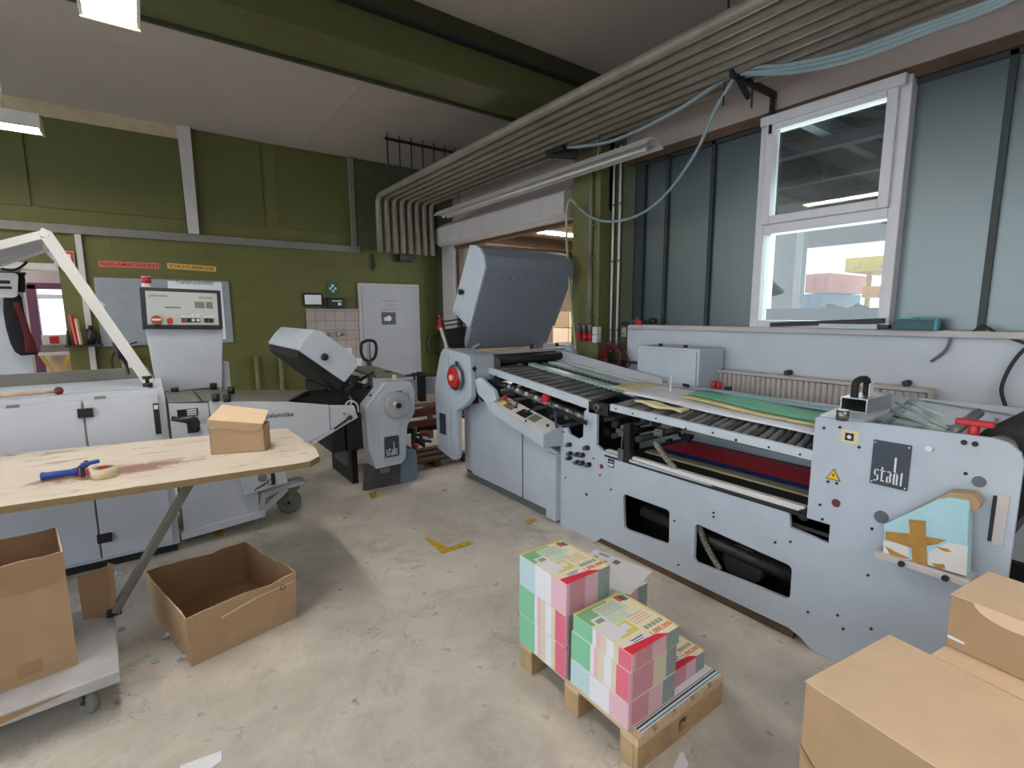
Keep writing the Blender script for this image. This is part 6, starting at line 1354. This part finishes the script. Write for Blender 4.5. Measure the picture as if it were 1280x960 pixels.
# flattened carton piece leaning on the dolly
a_, b_ = P(104, 775, Z=ZD+.002), P(146, 768, Z=ZD+.002); h1_, h2_ = P(96, 722, Y=a_.y+.03), P(142, 705, Y=b_.y+.03)
fc = thing('flat_carton', tuple(a_), 'folded brown carton piece standing on the dolly behind the tall carton', 'carton')
th = Vector((0, .012, 0))
m = M(); m.hexa([a_, b_, b_+th, a_+th, h1_, h2_, h2_+th, h1_+th], 'kraft_rd'); m.build('panel', fc)
m = M(); s_ = b_*.85+a_*.15; sh = h2_*.85+h1_*.15+Vector((0, 0, .02)); m.hexa([s_+Vector((0, -.012, 0)), b_+Vector((.0, -.012, 0)), b_, s_, sh+Vector((0, -.012, 0)), h2_+Vector((0, -.012, 0)), h2_, sh], 'kraft'); m.build('flap', fc)

# large open carton on the floor
c0, c1 = P(240, 834, Z=0), P(370, 772, Z=0); dx = (c1-c0).normalized(); w = (c1-c0).length
bk = P(312, 666, Z=.27)
dep = .60; hB = .22
zz = P(232, 770, X=c0.x).z
oc, pc = carton_open('open_carton', c0, dx, w, .66, .27, .006, 'large open brown carton on the concrete floor beside the dolly', inner='kraft_in', outer='kraft', warp=.10, taper=.04)
m = M(); m.hexa([pc(.03, .05, .006), pc(.16, .03, .006), pc(.16, .10, .006), pc(.03, .12, .006), pc(.03, .05, .15), pc(.16, .03, .16), pc(.16, .10, .16), pc(.03, .12, .15)], 'paper'); m.hexa([pc(.17, .03, .006), pc(.22, .03, .006), pc(.22, .09, .006), pc(.17, .09, .006), pc(.17, .03, .18), pc(.22, .03, .18), pc(.22, .09, .17), pc(.17, .09, .17)], 'blue'); tag(m.build('packaging'), 'crumpled white and blue packaging in the near corner of the open carton', 'packaging')
m = M(); s0 = pc(.30, -.003, .245); m.bar(pc(.28, -.004, .20), pc(.60, -.004, .23), .002, .008, 'kraft_lt'); m.bar(pc(.60, -.004, .23), pc(.98, -.004, .235), .002, .004, 'kraft_lt'); m.build('torn_edge', oc)
m = M(); cc_ = pc(.86, -.004, .225); m.tube([cc_+dx*(.014*math.cos(t*.63))+Vector((0, 0, .014*math.sin(t*.63))) for t in range(11)], .002, 'ink', n=6); m.build('printed_ring', oc)

# ================================================================== PALLET WITH PRINTED BUNDLES
pt = thing('wooden_pallet', (1.66, 1.45, 0), 'small pine pallet on the floor carrying the printed bundles', 'pallet')
X0, X1, Ya, Yb = 1.37, 1.95, 1.075, 1.815
nb = 5; bw = .092; gap = ((X1-X0)-nb*bw)/(nb-1)
for k in range(nb):
    x = X0+k*(bw+gap); m = M(); m.box(x, x+bw, Ya, Yb, .128, .148, 'wood'); m.build('deck_board', pt, bev=.002)
for y in (Ya, (Ya+Yb)/2-.045, Yb-.09):
    m = M(); m.box(X0, X1, y, y+.09, .108, .128, 'wood'); m.build('stringer_board', pt, bev=.002)
for y in (Ya, (Ya+Yb)/2-.045, Yb-.09):
    if y == Ya:
        holes = [rounded([(X0+.26, .03), (X0+.34, .03), (X0+.34, .085), (X0+.26, .085)], .01, 2)]
        plate('end_panel', [(X0+.002, .0), (X1-.002, .0), (X1-.002, .108), (X0+.002, .108)], holes, 'Y', y+.012, .02, 'wood2', pt)
    for x in (X0, (X0+X1)/2-.05, X1-.10):
        if y == Ya and x != X0 and x != X1-.10: continue
        m = M(); m.box(x+.001, x+.099, y+(.024 if y == Ya else .001), y+.089, 0, .108, 'wood2'); m.build('block', pt, bev=.002)
# white printed sheet on the deck
sh = M(); sh.box(1.40, 1.94, 1.085, 1.76, .1485, .1500, 'paper'); so = tag(sh.build('deck_sheet'), 'white printed sheet with grey and turquoise stripes lying on the pallet deck under the bundles', 'sheet')
for k, (y, w, mt) in enumerate(((1.090, .006, 'teal_lt'), (1.105, .008, 'navy'), (1.118, .004, 'duct'))):
    m = M(); m.box(1.40, 1.94, y, y+w, .1500, .1504, mt); m.build('stripe', so)
G['p_green'] = mat('green_paper_edge', '#7ec29d', .7, var=.06, scale=30, stretch=(1, 1, 14)); G['p_blue'] = mat('pale_blue_paper_edge', '#b4d0d8', .7, var=.04, scale=30, stretch=(1, 1, 14))
G['p_white'] = mat('white_paper_edge', '#dcdde4', .7, var=.04, scale=30, stretch=(1, 1, 14)); G['p_pinkl'] = mat('light_pink_paper_edge', '#dcb3c0', .7, var=.05, scale=30, stretch=(1, 1, 14))
G['p_red'] = mat('raspberry_paper_edge', '#d96b82', .7, var=.05, scale=30, stretch=(1, 1, 14)); G['p_cream'] = mat('cream_paper_edge', '#d3cdb4', .7, var=.05, scale=30, stretch=(1, 1, 14))
G['p_mauve'] = mat('dusky_pink_paper_edge', '#c88f9c', .7, var=.05, scale=30, stretch=(1, 1, 14)); G['p_grey'] = mat('grey_green_paper_edge', '#8d9b9c', .7, var=.05, scale=30, stretch=(1, 1, 14))
G['p_yel'] = mat('yellow_print', '#e4d574', .6, var=.04); G['p_paley'] = mat('pale_yellow_print', '#ece7cc', .6, var=.03); G['p_top'] = mat('pale_green_print', '#cfe0cf', .6, var=.03)
G['p_sol'] = mat('red_print', '#e0304a', .6, var=.05); G['p_orange'] = mat('orange_red_print', '#e0603a', .6); G['p_gline'] = mat('grey_print', '#9aa19b', .6); G['p_greentop'] = mat('green_print', '#86bf8c', .6, var=.05)
def bundle(x0, x1, y0, y1, z0, z1, cols, cols2, top, label, group, skew=(0, 0)):
    """cols: colours along the long left side (far -> near) as (fraction, material); cols2: near side (left -> right)"""
    t = thing('printed_bundle', ((x0+x1)/2, (y0+y1)/2, z0), label, 'bundle of printed forms', group)
    m = M(); ox_, oy_ = skew
    def pp(x, y, z): return Vector((x+ox_, y+oy_, z))
    ph = random.uniform(0, 6); amp = .004
    def side(p, q, cs):
        s = 0
        for fr, mt in cs:
            n_ = max(1, int(fr*14)); 
            for i in range(n_):
                a = s+fr*i/n_; b = s+fr*(i+1)/n_; P0 = p.lerp(q, a); P1 = p.lerp(q, b)
                wz = lambda u: amp*math.sin(u*8+ph) if top is None else 0
                m.face([P0+Vector((0, 0, z0)), P1+Vector((0, 0, z0)), P1+Vector((0, 0, z1)), P0+Vector((0, 0, z1))], mt)
            s += fr
    A_, B_, C_, D_ = pp(x0, y1, 0), pp(x0, y0, 0), pp(x1, y0, 0), pp(x1, y1, 0)
    side(A_, B_, cols); side(B_, C_, cols2); side(C_, D_, [(1, 'p_grey')]); side(D_, A_, [(1, 'p_green')])
    m.face([pp(x0, y0, z1), pp(x1, y0, z1), pp(x1, y1, z1), pp(x0, y1, z1)], 'paper'); m.face([pp(x0, y1, z0), pp(x1, y1, z0), pp(x1, y0, z0), pp(x0, y0, z0)], 'paper')
    m.build('paper_block', t, recalc=True)
    # thin separator line between bundles
    m = M(); m.box(x0+ox_-.001, x1+ox_+.001, y0+oy_-.001, y1+oy_+.001, z0, z0+.002, 'p_cream'); m.build('bottom_sheet', t)
    m = M(); xx, yy = x0+ox_+.001, y0+oy_; m.box(xx, xx+.018, yy-.003, yy, z0+.004, z1-.002, 'p_pinkl'); m.build('spine_fold', t)
    if top:
        m = M(); zt = z1; S_ = (x1-x0); R_ = (y1-y0)
        def r(u0, u1, v0, v1, mt, h=.0006, lift=0): m.box(x0+ox_+u0*S_, x0+ox_+u1*S_, y0+oy_+v0*R_, y0+oy_+v1*R_, zt+lift, zt+lift+h, mt)
        r(-.005, 1.01, -.0, 1.005, 'p_paley', .0008)
        r(0, .62, .66, 1.0, 'p_greentop', .0004, .0008); r(0, 1, .965, 1.0, 'p_yel', .0004, .0013); r(.97, 1, .0, 1, 'p_yel', .0004, .0008)
        r(.28, .78, .66, .93, 'p_top', .0004, .0012); r(.30, .66, .52, .66, 'p_top', .0004, .0012)
        for k in range(5): r(.33, .70, .72+k*.04, .727+k*.04, 'p_gline', .0003, .0016)
        r(.78, .88, .82, .95, 'p_orange', .0003, .0016); r(.86, .95, .80, .93, 'cont_b', .0003, .0016)
        r(.08, .30, .60, .76, 'paper', .0004, .0018); r(.12, .26, .64, .72, 'p_gline', .0003, .0022)
        r(.0, .30, .30, .58, 'paper', .0004, .0014); r(.16, .5, .26, .50, 'p_yel', .0003, .0009); r(.2, .45, .34, .46, 'paper', .0003, .0014)
        for k in range(5): r(.58+k*.075, .635+k*.075, .20, .27, 'p_gline', .0004, .0012)
        for k in range(4): r(.55, .88, .36+k*.05, .367+k*.05, 'p_orange', .0003, .0012)
        r(.16, .48, .10, .20, 'paper', .0004, .0012); r(.20, .44, .16, .175, 'ink', .0003, .0016); r(.20, .40, .125, .135, 'ink', .0003, .0016)
        m.build('cover_sheet', t)
        text('lettering', '1.000.000', S_*.42, (x0+ox_+.76*S_, y0+oy_+.12*R_, zt+.0012), (1, 0, 0), (0, 1, 0), 'p_orange', t, height=R_*.075, depth=.0008, bold=.01)
        # curled red corner at the near left
        m = M(); m.hexa([pp(x0, y0, z1-.001), pp(x0+.75*S_, y0-.002, z1-.001), pp(x0+.6*S_, y0+.05*R_, z1), pp(x0, y0+.13*R_, z1), pp(x0, y0-.003, z1+.003), pp(x0+.75*S_, y0-.003, z1+.002), pp(x0+.6*S_, y0+.07*R_, z1+.003), pp(x0, y0+.13*R_, z1+.003)], 'p_sol'); m.build('red_sheet', t)
    return t
ca = [(.36, 'p_green'), (.06, 'p_white'), (.08, 'p_pinkl'), (.10, 'p_cream'), (.12, 'p_white'), (.08, 'p_cream'), (.20, 'p_red')]
cb = [(.36, 'p_blue'), (.06, 'p_white'), (.28, 'p_white'), (.30, 'p_pinkl')]
cc2 = [(.42, 'p_mauve'), (.30, 'p_pinkl'), (.28, 'p_grey')]; cc3 = [(.5, 'p_mauve'), (.28, 'p_cream'), (.22, 'p_grey')]
gA, gB = 'printed bundles in the tall far left stack', 'printed bundles in the near stack'
zs_ = [.150, .300, .450, .600]
for k in range(3):
    lab = ['printed form bundle at the bottom of the tall far left stack on the pallet', 'printed form bundle in the middle of the tall far left stack, green edged', 'printed form bundle topping the tall far left stack, pale blue edge and colourful cover'][k]
    bundle(1.355, 1.625, 1.47, 1.80, zs_[k]+.0008, zs_[k+1], cb if k == 2 else ca, cc2, k == 2, lab, gA, skew=(.001*k, .003*(k % 2)))
zs_ = [.150, .262, .392, .470]
for k in range(3):
    lab = ['printed form bundle at the bottom of the near stack, pale blue edge', 'printed form bundle in the middle of the near stack, green and red edged', 'thinner printed form bundle on top of the near stack with the colourful cover'][k]
    bundle(1.37, 1.665, 1.125, 1.445, zs_[k]+.0008, zs_[k+1], cb if k == 0 else ca, [cc2, cc3, cc2][k], k == 2, lab, gB, skew=((-.004, 0, .003)[k], (0, .003, -.004)[k]))
gC = 'printed bundles in the far right stack'
zs_ = [.150, .28, .40]
for k in range(2):
    bundle(1.675, 1.93, 1.49, 1.80, zs_[k]+.0008, zs_[k+1], ca, cc2, None, ['lower printed form bundle of the far right stack under the white sheet', 'upper printed form bundle of the far right stack, right under the white sheet'][k], gC)
bundle(1.675, 1.915, 1.15, 1.44, .1508, .235, ca, cc2, True, 'single low printed form bundle at the right corner of the pallet', 'single bundle')
# white sheet draped on the far right stack
ws = thing('delivery_note', (1.85, 1.7, .41), 'crooked white sheet with a small printed block on the far right stack', 'sheet')
zq = .4005; cs = [P(740, 686, Z=zq), P(816, 714, Z=zq+.01), P(789, 743, Z=zq-.0), P(752, 717, Z=zq)]
cs = [Vector((1.98, 1.90, zq)), Vector((2.04, 1.545, zq+.004)), Vector((1.77, 1.465, zq+.002)), Vector((1.66, 1.84, zq+.001))]
m = M(); up = Vector((0, 0, .002)); m.hexa(cs+[p+up for p in cs], 'paper'); m.build('page', ws)
def wq(u, v): return (cs[0]*(1-u)+cs[1]*u)*(1-v)+(cs[3]*(1-u)+cs[2]*u)*v+Vector((0, 0, .0025))
m = M()
for u0, u1, v0, v1, mt in ((.12, .30, .05, .12, 'p_gline'), (.42, .52, .10, .24, 'duct'), (.30, .36, .25, .45, 'p_gline'), (.1, .18, .2, .26, 'p_gline')):
    m.face([wq(u0, v0), wq(u1, v0), wq(u1, v1), wq(u0, v1)], mt)
m.build('print', ws)

# ================================================================== CARTONS BOTTOM RIGHT
def closed_carton(name, c, cx, cy, h, label, extra=None, tape=False):
    """c: near-left-top corner, cx, cy: edge vectors of the lid"""
    t = thing(name, tuple(c-Vector((0, 0, h))), label, 'carton'); dz = Vector((0, 0, -h)); m = M()
    m.hexa([c+dz, c+cx+dz, c+cx+cy+dz, c+cy+dz, c, c+cx, c+cx+cy, c+cy], 'kraft'); m.build('body', t, bev=.004)
    m = M(); e = .0015; u = Vector((0, 0, 1)); a, b = cx*.004, cy*.004
    m.hexa([c-a-b+u*e, c+cx+a-b+u*e, c+cx+cy+a+b+u*e, c+cy-a+b+u*e, c-a-b+u*.005, c+cx+a-b+u*.005, c+cx+cy+a+b+u*.005, c+cy-a+b+u*.005], 'kraft_lt'); m.build('lid', t, bev=.001)
    return t
Zc = .62
k0 = P(1007, 853, Z=Zc); k1 = P(1112, 795, Z=Zc); k2 = P(1185, 975, Z=Zc)
ey = (k1-k0); ex = (k2-k0); ex = Vector((ey.y, -ey.x, 0)).normalized()*.60
ex = (P(1170, 960, Z=Zc)-k0); ex = Vector((ex.x, ex.y, 0)).normalized()
eyd = Vector((-ex.y, ex.x, 0)); eyd = eyd if eyd.dot(ey) > 0 else -eyd
print('CARTON', k0, k1, ex, ey.normalized(), eyd)
big = closed_carton('closed_carton', k0, ex*.62, ey, Zc-.012, 'large closed brown carton in the lower right corner of the picture')
m = M(); pf_ = k0+Vector((0, 0, -.22))-ex*.0; nn = -ey.normalized()
m.hexa([pf_+nn*.006+ex*.0, pf_+nn*.03+ex*.10+Vector((0, 0, -.1)), pf_+nn*.0+ex*.10+Vector((0, 0, -.1)), pf_, pf_+Vector((0, 0, .01))+nn*.006, pf_+nn*.012+ex*.10+Vector((0, 0, -.08)), pf_+ex*.10+Vector((0, 0, -.08)), pf_+Vector((0, 0, .01))], 'kraft_rd'); m.build('loose_flap', big)
v1 = ex; v2 = ey.normalized(); o1 = k1+v2*.008+v1*.12
closed_carton('closed_carton', o1, v1*.5, v2*.45, Zc-.012, 'closed brown carton behind the large one, under the small carton at the right edge')
b0 = P(1181, 805, Z=Zc+.006); zt2 = P(1187, 743, X=b0.x).z
j0 = Vector((b0.x, b0.y, zt2)); j1 = P(1283, 689, Z=zt2); e1 = (j1-j0).normalized(); e2 = Vector((e1.y, -e1.x, 0))
if e2.dot(P(1290, 860, Z=Zc)-b0) < 0: e2 = -e2
sm = closed_carton('closed_carton', j0, e2*.40, e1*.30, zt2-Zc-.006, 'smaller closed brown carton on top of the large one at the right edge')
m = M(); c = j0+e2*.16-e1*.004; T_a = [c+Vector((0, 0, .007))+e2*(.10*math.cos(a))+Vector((0, 0, -.045*math.sin(a))) for a in [math.pi*k/10 for k in range(11)]]
m.face([p-e1*.001 for p in T_a], 'kraft_lt'); m.face([p for p in T_a][::-1], 'kraft_lt'); m.build('lid_tongue', sm)
m = M(); p = P(1186, 801, X=j0.x-.002); m.hexa([j0+Vector((0, 0, -.15))-e1*.003+e2*.005, j0+Vector((0, 0, -.15))-e1*.003+e2*.05, j0+Vector((0, 0, -.15))+e2*.05, j0+Vector((0, 0, -.15))+e2*.005, j0+Vector((0, 0, -.14))-e1*.003+e2*.005, j0+Vector((0, 0, -.143))-e1*.003+e2*.05, j0+Vector((0, 0, -.143))+e2*.05, j0+Vector((0, 0, -.14))+e2*.005], 'paper'); m.build('torn_label', sm)

# taped light blue box on a bracket on the feeder panel
F_ = 2.66
bb = thing('taped_box', (F_-.05, .55, .75), 'light blue and white box patched with brown tape hanging on the machine panel', 'box')
QY = lambda px, py, X=F_-.10: (P(px, py, X=X).y, P(px, py, X=X).z)
pol = [QY(1104, 656), QY(1172, 624), QY(1186, 622), QY(1212, 626), QY(1211, 640), QY(1208, 721), QY(1181, 713), QY(1104, 691)]
m = M(); m.prism(pol, 'X', F_-.10, F_-.03, 'ltblue'); m.build('body', bb, bev=.006)
def decal(pts, mt, name, d=.002): m = M(); m.prism([QY(*q) for q in pts], 'X', F_-.10-d, F_-.099, mt); return m.build(name, bb)
decal([(1104, 676), (1135, 681), (1136, 702), (1104, 692)], 'whitep', 'white_area', .001); decal([(1160, 706), (1161, 690), (1185, 678), (1210, 683), (1208, 720), (1180, 712)], 'whitep', 'white_area', .001)
decal([(1136, 649), (1157, 651), (1159, 707), (1141, 703)], 'tape', 'brown_tape', .003); decal([(1107, 664), (1140, 667), (1183, 675), (1172, 680), (1140, 685), (1107, 674)], 'tape', 'brown_tape', .002)
decal([(1106, 682), (1120, 690), (1136, 697), (1136, 699), (1114, 694)], 'tape', 'brown_tape', .002); decal([(1164, 704), (1180, 705), (1182, 711), (1172, 710)], 'tape', 'brown_tape', .002); decal([(1170, 683), (1185, 686), (1190, 690), (1180, 689)], 'tape', 'brown_tape', .002)
m = M(); m.prism([QY(1112, 652, F_-.05), QY(1190, 613, F_-.05), QY(1220, 616, F_-.05), QY(1228, 628, F_-.05), QY(1224, 636, F_-.05), QY(1214, 634, F_-.05), QY(1207, 626, F_-.05), QY(1190, 622, F_-.05)], 'X', F_-.085, F_-.02, 'kraft'); m.build('kraft_backing', bb)
a_ = P(1094, 688, X=F_-.11); b_ = P(1212, 728, X=F_-.11)
m = M(); m.hexa([Vector((F_-.12, a_.y, a_.z-.03)), Vector((F_, a_.y, a_.z-.03)), Vector((F_, b_.y, a_.z-.03)), Vector((F_-.12, b_.y, a_.z-.03)), Vector((F_-.12, a_.y, a_.z)), Vector((F_, a_.y, a_.z)), Vector((F_, b_.y, a_.z)), Vector((F_-.12, b_.y, a_.z))], 'trim'); m.build('bracket', bb, bev=.003)
for px in (1127, 1182):
    c = P(px, 704 if px < 1150 else 720, X=F_-.125); m = M(); m.cyl((F_-.12, c.y, a_.z-.015), (F_-.135, c.y, a_.z-.015), .012, 'black'); m.build('screw', bb)

# ================================================================== FLOOR LITTER AND MARKS
def floormark(pts, mt, name, label, cat, z=.0015, h=.0012):
    q = [P(x, y, Z=0) for x, y in pts]; m = M(); m.prism([(p.x, p.y) for p in q], 'Z', z, z+h, mt); return tag(m.build(name), label, cat)
floormark([(530, 673), (538, 673), (560, 685), (587, 676), (590, 680), (553, 693)], 'yel_tape', 'floor_marking', 'yellow corner shaped tape mark on the concrete in the middle of the aisle', 'floor tape')
floormark([(655, 652), (668, 647), (671, 651), (659, 656)], 'yel_tape', 'floor_marking', 'short yellow tape mark beside the door of the folding machine', 'floor tape')
floormark([(267, 663), (278, 661), (280, 669), (269, 672)], 'yel_tape', 'floor_marking', 'small yellow tape square by the white delivery machine', 'floor tape')
floormark([(461, 617), (470, 615), (472, 621), (464, 624)], 'yel_tape', 'floor_marking', 'tiny yellow tape mark in front of the small folding unit', 'floor tape')
floormark([(225, 958), (277, 939), (277, 952), (262, 962), (225, 975)], 'paper', 'paper_scrap', 'white strip of paper on the floor at the bottom edge', 'paper')
floormark([(188, 826), (198, 821), (200, 827), (190, 831)], 'mint', 'paper_scrap', 'tiny pale scrap on the floor beside the open carton', 'paper', h=.004)
floormark([(842, 962), (850, 944), (854, 943), (860, 957), (858, 966)], 'paper', 'paper_scrap', 'small white torn scrap on the floor at the bottom in front of the pallet', 'paper', h=.01)
def crumple(px, py, r, mt, label):
    c = P(px, py, Z=.02); m = M(); m._mi(mt); bmesh.ops.create_icosphere(m.bm, subdivisions=2, radius=r, matrix=Matrix.Translation((c.x, c.y, r*.6)))
    for v in m.bm.verts: v.co += Vector((random.uniform(-1, 1), random.uniform(-1, 1), random.uniform(-.6, .6)))*r*.4; v.co.z = max(.001, v.co.z*.7)
    tag(m.build('plastic_scrap'), label, 'scrap')
crumple(213, 791, .03, 'milky', 'crumpled clear plastic scrap left of the open carton'); crumple(225, 820, .03, 'milky', 'clear plastic scrap at the near corner of the open carton'); crumple(148, 715, .025, 'milky', 'small clear plastic scrap behind the dolly')
crumple(437, 640-2, .012, 'paper', 'tiny white crumb on the aisle floor near the small folding unit')

# ================================================================== LIGHT
w = bpy.data.worlds.new('World'); S.world = w; w.use_nodes = True; N = w.node_tree.nodes; L = w.node_tree.links
bg = N['Background']; sky = N.new('ShaderNodeTexSky'); sky.sky_type = 'HOSEK_WILKIE'; sky.sun_direction = Vector((.5, -.6, .62)).normalized(); sky.turbidity = 6; sky.ground_albedo = .4
mx = N.new('ShaderNodeMix'); mx.data_type = 'RGBA'; mx.inputs[0].default_value = .85; mx.inputs[7].default_value = (.84, .92, 1, 1)
L.new(sky.outputs[0], mx.inputs[6]); L.new(mx.outputs[2], bg.inputs[0]); bg.inputs[1].default_value = 1.55
def area(name, loc, rot, sx, sy, p, col=(1, 1, 1)):
    l = bpy.data.lights.new(name, 'AREA'); l.shape = 'RECTANGLE'; l.size = sx; l.size_y = sy; l.energy = p; l.color = col
    o = bpy.data.objects.new(name, l); COL.objects.link(o); o.location = loc; o.rotation_euler = rot; return o
# daylight entering through window bays / door (placed outside the openings)
area('daylight_windows', (5.6, 2.2, 2.35), (0, math.radians(90), 0), 1.5, 4.0, 60, (.92, .97, 1))
S.view_settings.view_transform = 'Standard'; S.view_settings.look = 'None'; S.view_settings.gamma = 1; S.view_settings.use_curve_mapping = False
S.view_settings.exposure = 1.2
